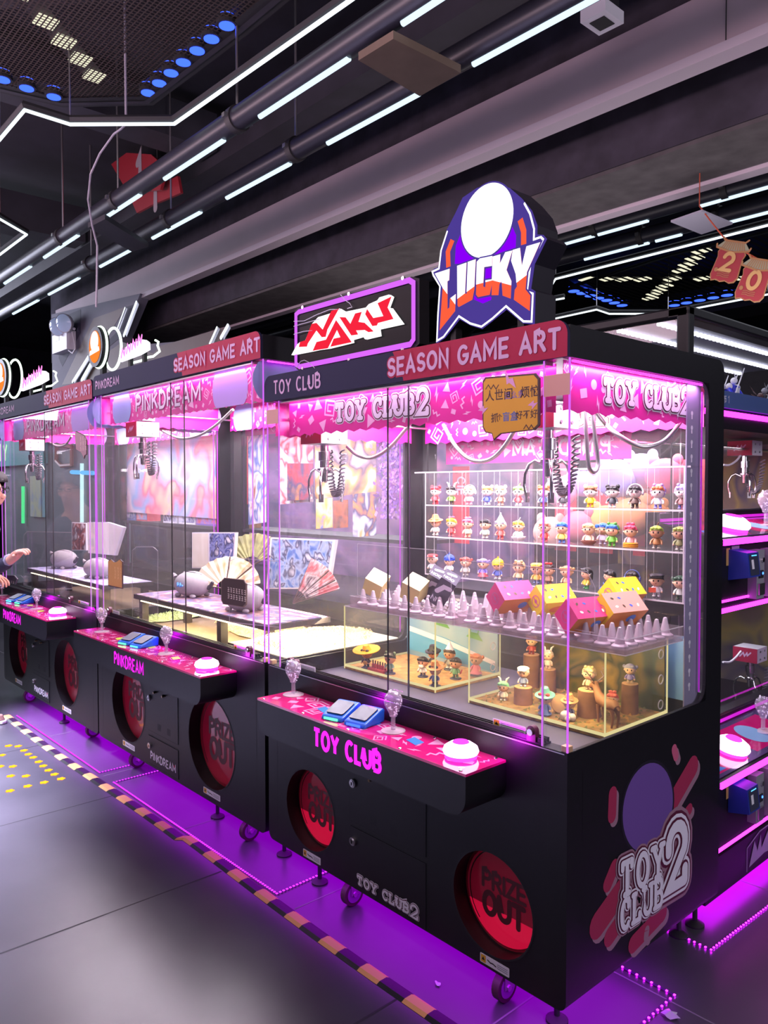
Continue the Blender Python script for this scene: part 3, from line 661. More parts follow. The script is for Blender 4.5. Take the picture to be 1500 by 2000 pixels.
def machine(cfg):
    xr, W, zfb, zft = cfg['xr'], cfg['W'], cfg['zfb'], cfg['zft']; xl = xr-W
    t = thing('claw_machine', cfg['label'], 'claw machine', ((xl+xr)/2, .45, 0), 'row of black claw machines')
    # lower body with the round prize openings
    b = MB(); out = rrect(xl, ZL, xr, ZI, .032, (1, 1, 0, 0)); f0 = frY(0); cz, cr = cfg['pz'], cfg['pr']
    b.poly(out, f0, BLACK, -DEP, -.075)
    holes(b, out, [circ(x, cz, cr, 40) for x in cfg['px']], f0, BLACK)
    n = len(out)
    b.add([(x, 0, z) for x, z in out]+[(x, .076, z) for x, z in out], [(i, (i+1) % n, (i+1) % n+n, i+n) for i in range(n)][::1], BLACK)
    for x in cfg['px']:
        c = circ(x, cz, cr, 40); b.add([(p, 0, q) for p, q in c]+[(p, .062, q) for p, q in c], [(i, (i+1) % 40, (i+1) % 40+40, i+40) for i in range(40)], BLACK)
        b.ribbon(c, .006, f0, BLACKM, .001, closed=True)
    b.box((xl, 0, ZI), (xr, .05, ZS), BLACK); b.box((xl, DEP-.03, ZI), (xr, DEP, ZS), BLACK)
    b.box((xl, .05, ZI), (xl+.014, DEP-.03, ZS), BLACK); b.box((xr-.014, .05, ZI), (xr, DEP-.03, ZS), BLACK)
    for x in (xl+.067, xr-.067): b.ribbon([(x, .13), (x, ZS-.02)], .003, f0, BLACKM, .0004, caps=False)
    b.build('lower_body', t, smooth=40)
    b = MB(); b.poly([(xl+.02, .05), (xr-.02, .05), (xr-.02, DEP-.03), (xl+.02, DEP-.03)], frZ(ZI), cfg['floor'], .001); b.build('inner_floor', t)
    b = MB()
    b.box((xl+.09, .004, ZS), (xr-.09, .046, ZS+.006), BLACK)
    for y in (.008, .022, .036): b.box((xl+.09, y-.002, ZS+.006), (xr-.09, y+.002, ZS+.02), BLACK)
    b.ribbon([(xl+.01, ZS-.004), (xr-.01, ZS-.004)], .003, f0, STEEL, .0006, caps=False); b.build('lower_door_track', t)
    b = MB(); b.box((xl+.09, .004, zfb-.012), (xr-.09, .046, zfb), STEEL); b.build('upper_door_track', t)
    for x in cfg['px']:
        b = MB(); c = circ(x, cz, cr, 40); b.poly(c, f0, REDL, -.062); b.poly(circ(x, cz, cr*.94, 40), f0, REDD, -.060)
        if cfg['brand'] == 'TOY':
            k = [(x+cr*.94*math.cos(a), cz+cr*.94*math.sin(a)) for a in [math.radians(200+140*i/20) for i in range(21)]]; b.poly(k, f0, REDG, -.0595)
        b.ribbon(circ(x+.005, cz, cr*.90, 40)[8:26], .004, f0, BLKTAPE, -.059, caps=False)
        d = b.build('prize_hatch', t)
        b = MB(); m = mat('dark_red_lettering', '#56101f', .5); k = cr/.163
        text(b, 'PRIZE', f0, x-.085*k, cz+.01*k, .052*k, .24, m, -.0585, width=.17*k); text(b, 'OUT', f0, x-.08*k, cz-.075*k, .068*k, .27, m, -.0585, width=.16*k)
        b.build('hatch_lettering', d)
        sticker(t, x-.055*k+cfg.get('sx', .0), cz-cr-.037, x+.062*k+cfg.get('sx', .0), cz-cr-.008)
    # cabinet doors with locks
    dx0, dx1 = cfg['dx']
    for i, (z0, z1) in enumerate(cfg['dz']):
        b = MB(); b.ribbon([(dx0, z0), (dx1, z0), (dx1, z1), (dx0, z1)], .004, f0, BLACKM, .0004, closed=True)
        b.poly([(dx0+.003, z0+.003), (dx1-.003, z0+.003), (dx1-.003, z1-.003), (dx0+.003, z1-.003)], f0, BLACK, .0, .003)
        if i == 0:
            for a, c in ((.115, .06), (.225, .06)):
                b.poly(rrect(dx0+a, z0+.025, dx0+a+.04, z0+c, .003), f0, BLACKM, .0034)
        d = b.build('cabinet_door', t)
        b = MB(); x = dx0+.024; z = z1-.075 if i == 0 else z1-.055
        b.cyl((x, -.003, z), (x, -.012, z), .016, STEEL, 18); b.cyl((x, -.012, z), (x, -.015, z), .011, CHROME, 18); b.box((x-.0018, -.0165, z-.006), (x+.0018, -.015, z+.006), BLKTAPE); b.build('lock', d, smooth=40)
        if i == 0:
            for a in cfg['knobs']:
                b = MB(); b.cyl((dx0+a, -.003, z1-.03), (dx0+a, -.02, z1-.032), .006, mat('brass_bolt', '#8d7a62', .3, .9), 10); b.sph((dx0+a-.016, -.006, z1-.03), .004, STEEL, 8, 6); b.build('bolt', d, smooth=40)
        else:
            b = MB()
            if cfg['brand'] == 'TOY': slabtext(b, 'TOY CLUB2', f0, dx0+.05, z0+.028, .030, dx1-dx0-.09, .004, big2=1.4)
            else:
                text(b, 'PINKDREAM', f0, dx0+.03, z0+.03, .038, .20, WHITE, .004, width=dx1-dx0-.06, caps=False, gap=.30)
                x = dx1-.045; b.poly([(x-.008, z0+.066), (x+.016, z0+.066), (x+.004, z0+.05)], f0, RED, .0052)
            b.build('logo_lettering', d)
    # console
    c0, c1, cy0, zc = cfg['con'][0], cfg['con'][1], -.184, .795
    b = MB(); o = rrect(c0, zc-.135, c1, zc-.008, .062, (1, 1, 0, 0), 8); b.poly(o, frY(0), BLACK, 0, -cy0)
    con = b.build('control_console', t, smooth=30)
    b = MB(); b.poly([(c0, cy0), (c1, cy0), (c1, -.002), (c0, -.002)], frZ(zc-.008), PINKTOP, 0, .008)
    pattern(b, frZ(zc), c0+.01, cy0+.01, c1-.01, -.01, PINKTOPS, cfg['seed'], 74, .036, .0005, True)
    for k in range(3):
        x = c0+(c1-c0)*(.28+.22*k); hx = mat('blue_console_patch', '#4a86dd', .15) if cfg['brand'] == 'TOY' else mat('green_console_patch', '#c9d85c', .15)
        b.poly([(x-.03, -.10+.03*(k % 2)), (x+.03, -.115+.03*(k % 2)), (x+.03, -.075+.03*(k % 2)), (x-.03, -.06+.03*(k % 2))], frZ(zc), hx, .0011)
    b.build('console_print', con)
    for k in range(10):
        b = MB(); x = c0+.03+(c1-c0-.06)*(k//2)/4; b.lathe([(.006, 0), (.005, .003), (.002, .004)], CHROME, Matrix.Translation((x, cy0+.012 if k % 2 else -.014, zc)), 10); b.build('console_screw', con)
    for px, py in cfg['joy']:
        p = at(px, py, 2, zc); joystick(con, p.x, min(-.045, max(-.14, p.y)), zc)
    p = at(*cfg['btn'], 2, zc); button(con, p.x, p.y, zc)
    b = MB(); nl = cfg['neon']
    p = at(nl[0], nl[1], 1, cy0); q = at(nl[2], nl[3], 1, cy0); zz = p.z
    if cfg['brand'] == 'TOY':
        GLT = {'T': [(0, 1), (.6, 1)], }
        text(b, 'TOY CLUB', frY(cy0), p.x, zc-.095, .060, .26, MAGT, .0015, width=q.x-p.x, caps=False, gap=.30)
    else: text(b, 'PINKDREAM', frY(cy0), p.x, zc-.095, .058, .16, MAGT, .0015, width=q.x-p.x, caps=False, gap=.34)
    b.build('lit_lettering', con)
    # glazing
    zt = zfb
    def pane(name, a, bb, seal=None, parent=None):
        m = MB(); m.box(a, bb, GLASS)
        if seal: m.box(*seal, RUBBER)
        return m.build(name, parent or t)
    mid = cfg['mid']
    pane('sliding_glass_door', (xl+.095, .0345, ZS+.012), (mid[1], .0375, zt-.006), ((mid[1]-.0035, .033, ZS+.012), (mid[1]+.0005, .0385, zt-.006)))
    pane('sliding_glass_door', (mid[0], .0205, ZS+.012), (xr-.088, .0235, zt-.006), ((mid[0]-.001, .0195, ZS+.012), (mid[0]+.0025, .0245, zt-.006)))
    for x0, x1 in ((xl+.003, xl+.09), (xr-.088, xr-.003)):
        m = MB(); m.box((x0, .001, ZS), (x1, .004, zt), GLASS); m.box((x0 if x0 > xl+.5 else x1-.003, 0, ZS), (x0+.003 if x0 > xl+.5 else x1, .005, zt), ACEDGE); m.build('corner_pane', t)
        m = MB(); xx = x0 if x0 > xl+.5 else x1
        m.box((xx-.002, -.001, ZS+.002), (xx+.002, .001, zt-.002), MAGS); m.build('edge_light', t)
    for x, s_ in ((xr, -1), (xl, 1)):
        m = MB(); m.box((x, 0, ZS), (x+s_*.003, .83, zt), GLASS); m.build('side_window', t)
        m = MB(); m.box((x+s_*.004, .0, ZS+.002), (x-s_*.0005, .0045, zt-.002), MAGS); m.build('edge_light', t)
        m = MB(); m.box((x, .832, ZS), (x+s_*.012, DEP, zt), BLACK)
        fx = (Vector((x, 0, 0)), Vector((0, 1, 0)), Vector((0, 0, 1)), Vector((s_, 0, 0)))
        for (ya, za, sy, sz) in ((.83, ZS, -1, 1), (.83, zt, -1, -1)):
            r = .055; P = [(ya+.004, za), (ya-r, za)]+[(ya-r+r*math.sin(PI/2*i/6), za+sz*(r-r*math.cos(PI/2*i/6))) for i in range(1, 7)]+[(ya+.004, za+sz*r)]
            m.poly(P, fx, BLACK, .0, .012)
        m.build('rear_post', t)
        m = MB(); m.box((x+s_*.016, .815, ZS+.03), (x+s_*.020, .82, zt-.03), mat('post_led', (.35, .02, .45), .4, emit=.45, ecol=(.6, .03, .8))); m.build('edge_light', t)
    pane('rear_window', (xl+.012, DEP-.03, ZS), (xr-.012, DEP-.027, zt))
    # inner post with keyhole slots
    if cfg['brand'] == 'TOY':
     m = MB(); gp = mat('lilac_grey_post', '#8b84a0', .5)
     for x, s_ in ((xr-.03, 1),):
         m.box((x-.002, .73, ZI), (x+.002, .83, zt), gp)
         for k in range(22):
             z = .93+k*.05
             if z < zt-.06: m.poly(circ(x, z, .0001, 3), frX(x), gp, .002); m.poly([(.765+.008*math.cos(a), z+.008*math.sin(a)) for a in [2*PI*i/10 for i in range(10)]]+[], frX(x+.0025), WHITEP, 0); m.box((x+.0022, .762, z-.02), (x+.003, .768, z), WHITEP)
     m.build('slotted_post', t)
    # roof, fascia
    b = MB(); o = rrect(0, zfb, DEP, zft-.016, .045, (0, 0, 1, 0)); b.poly(o, frX(xr), BLACK, -W, 0); b.build('roof', t, smooth=30)
    b = MB(); xs = at(*cfg['split'], 1, 0).x; hf = zft-zfb; ff = frY(0)
    full = rrect(xl, zfb, xr, zft, .042, (0, 0, 1, 1)); b.poly(full, ff, NAVY, 0, .012)
    rp = [(xs+.055, zfb), (xr, zfb)]+rrect(xl, zfb, xr, zft, .042, (0, 0, 1, 1))[2:9]+[(xs, zft), (xs+.022, zft-hf*.42), (xs+.036, zft-hf*.42)]
    b.poly(rp, ff, RED, .0125)
    fas = b.build('fascia', t)
    b = MB(); x0 = at(*cfg['sg'][0], 1, -.012).x; x1 = at(*cfg['sg'][1], 1, -.012).x; hh = .052
    for wd, wx, ww in words('SEASON GAME ART', x0, x1-x0, .34):
        b = MB()
        if wd == 'SEASON': text(b, wd, ff, wx, zfb+hf*.5-hh/2, hh, .46, RED, .0128, width=ww, gap=.34)
        text(b, wd, ff, wx, zfb+hf*.5-hh/2, hh, .235, LETTER, .0142, width=ww, gap=.34); b.build('fascia_lettering', fas)
    b = MB(); x0 = at(*cfg['tc'][0], 1, -.012).x; x1 = at(*cfg['tc'][1], 1, -.012).x
    if cfg['brand'] == 'TOY':
        for i_, (wd, wx, ww) in enumerate(words('TOY CLUB', x0, x1-x0, .34)):
            text(b, wd, ff, wx, zfb+.026, .052, .17, LETTER, .0128, width=ww, caps=False, gap=.34)
            if i_ == 0: b.build('fascia_lettering', fas); b = MB()
    else: text(b, 'PINKDREAM', ff, x0, zfb+.036, .045, .16, LETTER, .0128, width=x1-x0, caps=False, gap=.34)
    b.build('fascia_lettering', fas)
    # printed banners inside the glass
    bz0, bz1 = zfb-cfg['bh'], zfb-.002; yb = .06
    def banner(fr, a0, a1, name, txt, mir=False, seed=1):
        m = MB(); n_ = int((a1-a0)/.035); P = [(a0, bz1), (a0, bz0)]
        P += [(a0+(a1-a0)*i/n_, bz0+(.006 if i % 2 else -.004)) for i in range(1, n_)]+[(a1, bz0), (a1, bz1)]
        m.poly(P, fr, PINK, 0, -.002)
        pattern(m, fr, a0, bz0+.004, a1, bz1, PINKPALE, seed, int((a1-a0)*62), .033, .0006)
        r = m.build(name, t); m = MB(); L = a1-a0
        if cfg['brand'] == 'TOY': slabtext(m, 'TOY CLUB2', fr, a0+L*txt[0], bz0+.045, .062, L*txt[1], .0012, mirror=mir, big2=1.35)
        else:
            hh = .085; x = a0+L*txt[0]
            text(m, 'PINKDREAM', fr, x, bz0+.05, hh, .34, mat('deep_magenta_print', '#8c1c66', .5), .0012, width=L*txt[1], caps=False, mirror=mir, gap=.30)
            text(m, 'PINKDREAM', fr, x, bz0+.05, hh, .19, WHITE, .0022, width=L*txt[1], caps=False, mirror=mir, gap=.30)
            for cx, rr, mm in ((a0+L*.10, .13, mat('pale_blue_shape', '#9fb2e6', .5)), (a0+L*.83, .16, mat('lilac_shape', '#b89be6', .5))):
                q = [(cx+rr*math.cos(g), max(bz0, min(bz1, (bz0+bz1)/2+rr*math.sin(g)*.9))) for g in [2*PI*i/36 for i in range(36)]]
                m.poly(q, fr, mm, .0016)
        m.build('banner_lettering', r)
    banner(frY(yb), xl+.08, xr-.09, 'front_banner', cfg['bt'], seed=cfg['seed'])
    banner(frX(xr-.035), .02, .815, 'side_banner', (.26, .66), seed=cfg['seed']+3)
    banner((Vector((xl+.035, 0, 0)), Vector((0, 1, 0)), Vector((0, 0, 1)), Vector((-1, 0, 0))), .02, .815, 'side_banner', (.26, .66), True, seed=cfg['seed']+4)
    banner(frY(DEP-.05), xl+.05, xr-.05, 'rear_banner', (.42, .3), seed=cfg['seed']+5)
    m = MB(); m.box((xl+.09, .048, zfb-.010), (xr-.09, .054, zfb-.004), MAG); m.box((xr-.014, .03, zfb-.010), (xr-.008, .8, zfb-.004), MAG); m.box((xl+.008, .03, zfb-.010), (xl+.014, .8, zfb-.004), MAG); m.build('roof_light_strip', t)
    # gantry rails
    m = MB(); zr = bz0+.055
    for y in (.16, .19): m.cyl((xl+.03, y+.12, zr), (xr-.04, y+.12, zr), .005, STEEL, 8)
    for x in (xl+.06, xr-.07): m.cyl((x, .07, zr+.02), (x, .9, zr+.02), .006, STEEL, 8); m.box((x-.03, .24, zr-.02), (x+.03, .34, zr+.03), GREYP)
    m.build('gantry_rail', t)
    # castors and feet
    for px, py in cfg['castor']:
        p = at(px, py, 2, 0); y = max(.055, p.y+.02)
        m = MB(); m.box((p.x-.022, y-.03, ZL-.008), (p.x+.022, y+.03, ZL), STEEL); m.box((p.x-.020, y-.02, .045), (p.x-.016, y+.02, ZL-.006), STEEL); m.box((p.x+.016, y-.02, .045), (p.x+.020, y+.02, ZL-.006), STEEL)
        c = m.build('castor', t); m = MB(); m.cyl((p.x-.014, y, .048), (p.x+.014, y, .048), .047, mat('wheel_tyre', '#3a2226', .6), 24)
        for s_ in (-1, 1):
            m.cyl((p.x+.0145*s_, y, .048), (p.x+.016*s_, y, .048), .034, mat('wheel_disc', '#7a3a86', .4), 20); m.cyl((p.x+.016*s_, y, .048), (p.x+.023*s_, y, .048), .010, CHROME, 10)
        m.build('wheel', c, smooth=40)
    for px, py in cfg['feet']:
        p = at(px, py, 2, 0); m = MB(); y = max(.04, p.y+.02); m.cyl((p.x, y, .012), (p.x, y, ZL), .009, BLACKM, 10); m.lathe([(.034, 0), (.034, .006), (.014, .018)], RUBBER, Matrix.Translation((p.x, y, 0)), 18); m.build('levelling_foot', t, smooth=40)
    # stickers, lock and pull on the sill
    for px0, py0, px1, py1 in cfg['sill']:
        a = at(px0, py1, 1, .016); q = at(px1, py0, 1, .016); sticker(t, a.x, ZS+.010, q.x, ZS+.036, .019, pict=False)
    for px, py in cfg['slock']:
        p = at(px, py, 1, .016); m = MB(); P = [(p.x-.016, ZS+.005), (p.x+.016, ZS+.005)]+[(p.x+.016*math.cos(PI*i/10), ZS+.035+.016*math.sin(PI*i/10)) for i in range(11)]
        m.poly(P, frY(.02), mat('lock_body', '#5c2440', .4), 0, .018); m.cyl((p.x, .002, ZS+.033), (p.x, -.006, ZS+.033), .010, CHROME, 16); m.build('glass_lock', t, smooth=40)
    for cx in (xr-.012, xl+.012):
        m = MB(); m.box((cx-.014, .006, ZS), (cx+.010, .03, ZS+.018), mat('amber_clip', '#caa27c', .35)); m.build('corner_clip', t, bevel=.002)
    for x, z in cfg['tapes']:
        m = MB(); m.poly([(x, z), (x+.088, z), (x+.088, z+.06), (x, z+.06)], frY(-.0005), mat('tan_tape', '#c7958c', .6), 0, .0012); m.build('tape_patch', t)
    for x, y, zt_ in cfg['claws']: claw(t, x, y, zt_)
    for P in cfg['hang']: hang(t, [at(*q) for q in P], .0075)
    return t
FL_WOOD = mat('inner_floor_brown', '#6a5844', .6, noise=.2, nscale=6)
FL_GREY = mat('inner_floor_grey', '#5c5666', .5, noise=.15, nscale=6)
M1 = machine(dict(xr=0.0, W=1.524, zfb=1.987, zft=2.093, brand='TOY', seed=11, label='nearest claw machine, with the toy shelves inside, at the right end of the row',
    px=(-1.228, -.277), pz=.325, pr=.163, dx=(-.970, -.561), dz=((.368, .592), (.118, .352)), knobs=(.13,), con=(-1.323, -.220), sx=.01,
    joy=((573, 1357), (768, 1428)), btn=(900, 1478), neon=(614, 1425, 743, 1480), mid=(-.782, -.687), split=(772, 690), sg=((760, 725), (1093, 680)), tc=((535, 760), (625, 745)),
    bh=.146, bt=(.24, .37), floor=FL_GREY, castor=((670, 1775), (963, 1968)), feet=((548, 1672), (617, 1727), (1320, 1830), (1352, 1810), (1080, 1999)),
    sill=((962, 1385, 1026, 1410), (578, 1270, 615, 1285)), slock=((1043, 1402), (570, 1272), (580, 1272)), tapes=((-.087, 1.882), (-1.524, 1.892)),
    claws=[(-1.385, .20, 1.895), (-.315, .335, 1.905)],
    hang=[[(678, 872, 1, .2), (700, 890, 1, .2), (730, 893, 1, .25), (765, 870, 1, .3), (803, 825, 1, .35)], [(866, 830, 1, .5), (890, 872, 1, .45), (920, 898, 1, .42), (955, 898, 1, .4), (985, 872, 1, .36), (1020, 815, 1, .34)],
          [(1158, 795, 1, .34), (1180, 825, 0, -.20), (1205, 848, 0, -.14), (1250, 872, 0, -.08), (1290, 865, 0, -.05), (1318, 840, 0, -.05), (1342, 800, 0, -.05)],
          [(1142, 800, 0, -.25), (1146, 860, 0, -.25), (1150, 910, 0, -.25), (1160, 922, 0, -.25), (1168, 905, 0, -.25), (1162, 850, 0, -.25), (1156, 800, 0, -.25)]]))
M2 = machine(dict(xr=-1.552, W=1.84, zfb=2.176, zft=2.295, brand='PINK', seed=23, label='middle claw machine with the grey plush cats and a fan inside',
    px=(-2.965, -2.022), pz=.402, pr=.222, dx=(-2.70, -2.352), dz=((.31, .565), (.13, .285)), knobs=(.10, .20), con=(-3.285, -1.780), sx=.0,
    joy=((199, 1234), (325, 1277)), btn=(404, 1306), neon=(224, 1287, 280, 1303), mid=(-2.45, -2.33), split=(350, 690), sg=((341, 715), (507, 675)), tc=((187, 745), (232, 738)),
    bh=.17, bt=(.22, .44), floor=FL_WOOD, castor=((480, 1643), (262, 1500)), feet=((418, 1598),), sill=((456, 1246, 484, 1258), (216, 1178, 232, 1186)), slock=((489, 1250), (216, 1172)),
    tapes=(), claws=[(at(279, 850, 1, .17).x, .17, 2.01)], hang=[[(318, 842, 1, .3), (350, 856, 1, .3), (385, 852, 1, .3), (420, 832, 1, .3), (455, 800, 1, .3)]]))
M3 = machine(dict(xr=-3.408, W=1.90, zfb=2.165, zft=2.285, brand='PINK', seed=37, label='leftmost claw machine, the one the person in glasses reaches towards',
    px=(-4.95, -3.94), pz=.400, pr=.222, dx=(-4.60, -4.26), dz=((.31, .565), (.13, .285)), knobs=(.10, .20), con=(-5.2, -3.745), sx=.0,
    joy=((4, 1163), (72, 1189)), btn=(113, 1200), neon=(7, 1190, 40, 1203), mid=(-4.36, -4.25), split=(93, 765), sg=((87, 778), (177, 752)), tc=((-12, 803), (27, 790)),
    bh=.17, bt=(.22, .44), floor=FL_WOOD, castor=((176, 1440), (53, 1372)), feet=((120, 1412),), sill=((152, 1150, 172, 1160),), slock=((140, 1148),),
    tapes=(), claws=[(at(62, 850, 1, .15).x, .15, 2.00)], hang=[[(96, 864, 1, .3), (112, 871, 1, .3), (128, 868, 1, .3), (140, 852, 1, .3)]]))
# print on the right flank of the nearest machine
b = MB(); fx = frX(0.0)
X0 = lambda *ps: [(at(1000+x/3, 1400+y/3, 0, 0).y, at(1000+x/3, 1400+y/3, 0, 0).z) for x, y in ps]
BLOB = mat('crimson_print', '#a32a50', .5); BLOBL = mat('rose_print', '#c25a7c', .5); BLOBE = mat('mauve_edge_print', '#9a7286', .5)
for i, (p, wd, m) in enumerate([([(1060, 290), (860, 640)], .075, BLOB), ([(950, 190), (960, 230)], .035, BLOBL), ([(590, 450), (585, 580)], .045, BLOB), ([(1040, 540), (900, 720)], .04, BLOB), ([(1020, 660), (1010, 800)], .05, BLOBL),
     ([(600, 880), (560, 980)], .05, BLOB), ([(640, 1020), (500, 1220)], .085, BLOB), ([(700, 1100), (570, 1290)], .06, BLOB), ([(880, 1150), (710, 1330)], .06, BLOB), ([(790, 1250), (785, 1290)], .03, BLOBE)]):
    b.ribbon(X0(*[(x+12, y+22) for x, y in p]), wd, fx, BLOBE, .0004+i*1e-5); b.ribbon(X0(*p), wd, fx, m, .0006+i*1e-5)
q = X0((800, 530)); b.poly([(q[0][0]+.165*math.cos(a)-.02*math.sin(a), q[0][1]+.155*math.sin(a)) for a in [2*PI*i/40 for i in range(40)]], fx, mat('dark_outline_print', '#1a1424', .5), .0009)
b.poly([(q[0][0]+.155*math.cos(a)-.02*math.sin(a), q[0][1]+.145*math.sin(a)) for a in [2*PI*i/40 for i in range(40)]], fx, mat('violet_print', '#6b4a98', .5), .0011)
dec = b.build('flank_print', M1)
b = MB(); A = X0((615, 1060), (870, 900)); C_ = X0((610, 1270), (875, 1110)); D = X0((895, 1050), (1020, 700))
def flank(o, w_, s, txt, hgt, dd):
    U = Vector((0, 1, s)).normalized(); fr = (Vector((0, o[0], o[1])), U, Vector((0, 0, 1)), Vector((1, 0, 0)))
    text(b, txt, fr, 0, 0, hgt, .62, BLOBE, .0014+dd, slab=True, width=w_, gap=.44); text(b, txt, fr, 0, 0, hgt, .50, DARKRED, .0026+dd, slab=True, width=w_, gap=.44)
    text(b, txt, fr, 0, 0, hgt, .40, WHITE, .0040+dd, slab=True, width=w_, gap=.44); text(b, txt, fr, 0, 0, hgt, .28, DARKRED, .0054+dd, slab=True, width=w_, gap=.44); text(b, txt, fr, 0, 0, hgt, .20, WHITE, .0068+dd, slab=True, width=w_, gap=.44)
flank((A[0][0]+.02, A[0][1]), A[1][0]-A[0][0]-.02, -.05, 'TOY', .10, 0)
flank((C_[0][0]+.02, C_[0][1]+.005), C_[1][0]-C_[0][0]-.03, -.02, 'CLUB', .088, .0001)
flank((D[0][0]+.01, D[0][1]+.02), D[1][0]-D[0][0]-.03, -.02, '2', .20, .0002)
b.build('flank_lettering', dec)
# card readers on the consoles
def reader(px, py, label, col, rot=0.0):
    p = at(px, py, 2, .7955); t = thing('card_reader', label, 'card reader', (p.x, p.y, .7955), 'blue card readers on the consoles')
    T = Matrix.Translation(p) @ Matrix.Rotation(rot, 4, 'Z')
    b = MB(); P = [(-.062, 0), (.055, 0), (.058, .044), (.045, .05), (-.055, .016)]
    for s_ in (1,):
        vs = [(x_, y_, z_) for x_ in (-.048, .048) for y_, z_ in P]; k = len(P)
        b.add(vs, [tuple(reversed(range(k))), tuple(range(k, 2*k))]+[(i, (i+1) % k, (i+1) % k+k, i+k) for i in range(k)], BLUEP, T @ Matrix.Diagonal((-1, 1, 1, 1)))
    b.build('housing', t, bevel=.006)
    b = MB(); n = Vector((0, -.034, .10)).normalized(); U = Vector((1, 0, 0)); V = n.cross(U)*1.0
    c = Vector((0, -.005, .0345)); fr = (T @ c, (T.to_3x3() @ U), (T.to_3x3() @ V), (T.to_3x3() @ n))
    b.poly(rrect(-.038, -.040, .038, .040, .008), fr, SCREEN, .0, .004); b.build('screen', t)
    b = MB(); b.box((-.03, -.066, .004), (.03, -.0625, .012), glow('reader_'+col, {'green': (.1, 1, .35), 'blue': (.05, .12, 1), 'cyan': (.1, .7, 1)}[col], 2.5), T); b.build('light_bar', t)
reader(667, 1400, 'blue card reader with green light on the nearest console', 'green', .25)
reader(712, 1412, 'blue card reader with blue light on the nearest console', 'blue', .2)
reader(258, 1256, 'blue card reader with green light on the middle console', 'green', .25)
reader(282, 1262, 'blue card reader with cyan light on the middle console', 'cyan', .2)
reader(33, 1174, 'blue card reader on the leftmost console, left of a pair', 'cyan', .25)
reader(50, 1178, 'blue card reader with green light on the leftmost console, right of a pair', 'green', .2)
# boards stuck on the glass
def glass_board(px, y, label, name, cat, m, edge, marks=None, th=.006):
    P = [(at(a, c, 1, y).x, at(a, c, 1, y).z) for a, c in px]; b = MB(); f = frY(y)
    b.poly(P, f, edge, 0, th); k = sum(p[0] for p in P)/len(P); l = sum(p[1] for p in P)/len(P)
    b.poly([(k+(a-k)*.95, l+(c-l)*.95) for a, c in P], f, m, th+.0005)
    if marks: marks(b, f, th+.001)
    return tag(b.build(name, loc=(k, y, l)), label, cat)
YB = mat('mustard_board', '#d29a2c', .55); BRB = mat('brown_edge', '#4a3438', .6); INK = mat('brown_ink', '#4a3030', .6); PURI = mat('purple_ink', '#7b66a8', .6)
def bubble_marks(b, f, d):
    g = lambda x, y: (at(x, y, 1, -.006).x, at(x, y, 1, -.006).z)
    for s, x, y, sz, m in (('人世间', 949, 783, .036, INK), ('这么多', 987, 779, .024, PURI), ('烦恼', 1017, 776, .036, INK), ('抓', 960, 824, .030, INK), ('个', 972, 820, .020, INK), ('盲盒', 982, 822, .030, mat('blue_ink', '#4a66a8', .6)), ('好不好?', 1008, 818, .027, INK)):
        p = g(x, y); vs, fs = fonttext(s, f, p[0], p[1], sz, m, d)
        b.add(vs, fs, m)
    for pts in ([(950, 760), (955, 752), (960, 760), (965, 752), (970, 760), (975, 752)], [(1024, 838), (1029, 830), (1034, 838), (1039, 830), (1044, 838)]): b.ribbon([g(*p) for p in pts], .003, f, INK, d)
    b.poly([g(*p) for p in [(988, 722), (996, 740), (1003, 738), (1009, 758), (996, 748), (991, 751)]], f, mat('pink_flash', '#d59ac8', .6), d+.0006)
    for x, y in ((943, 800), (1040, 790)): b.poly([g(x+a, y+c) for a, c in [(-8, 2), (4, -8), (4, -2), (12, -4), (0, 10), (1, 3)]], f, mat('pink_flash', '#d59ac8', .6), d+.0006)
glass_board([(950, 737), (1048, 729), (1056, 738), (1056, 830), (1046, 840), (980, 848), (966, 860), (963, 848), (950, 845), (945, 835), (945, 745)], -.002, 'mustard speech bubble board with brown characters on the nearest glass', 'speech_bubble_board', 'sign', YB, BRB, bubble_marks)
def dash(px0, py0, px1, py1, n, col, cols=8):
    def f_(b, f, d):
        R = random.Random(n); a = at(px0, py0, 1, 0); c = at(px1, py1, 1, 0)
        for i in range(n):
            z = a.z+(c.z-a.z)*(i+.5)/n; h = abs(c.z-a.z)/n*.62
            for j in range(cols):
                x = a.x+(c.x-a.x)*(j+.5)/cols; w_ = abs(c.x-a.x)/cols*.34
                for k in range(3): b.ribbon([(x-w_, z-h/2+h*k/2), (x+w_*R.uniform(.4, 1), z-h/2+h*k/2)], h*.13, f, col, d, caps=False)
                b.ribbon([(x+R.uniform(-.6, .6)*w_, z-h/2), (x+R.uniform(-.6, .6)*w_, z+h/2)], w_*.3, f, col, d+.0002, caps=False)
    return f_
glass_board([(440, 1128), (478, 1132), (483, 1140), (483, 1180), (477, 1186), (438, 1180), (434, 1172), (434, 1135)], .017, 'dark brown board with pale characters on the middle glass', 'notice_board', 'sign', mat('dark_brown_board', '#3a2420', .6), mat('pale_edge', '#7d6a60', .6), dash(440, 1145, 478, 1178, 2, mat('cream_ink', '#e8dccd', .6), 7))
glass_board([(213, 1096), (218, 1092), (224, 1098), (230, 1097), (236, 1092), (241, 1097), (241, 1150), (213, 1144)], .017, 'orange bear-shaped tag board on the middle machine glass at left', 'notice_board', 'sign', mat('orange_board', '#cf9a58', .6), BRB, dash(219, 1106, 236, 1134, 4, mat('faint_ink', '#e8bd86', .6), 3))
glass_board([(0, 1122), (30, 1124), (36, 1131), (30, 1146), (0, 1148), (-20, 1140), (-20, 1128)], .017, 'small black notice board with pale characters on the leftmost glass by the hands', 'notice_board', 'sign', BLKTAPE, GREYP, dash(-2, 1128, 26, 1144, 3, mat('cream_ink', '#e8dccd', .6), 7))
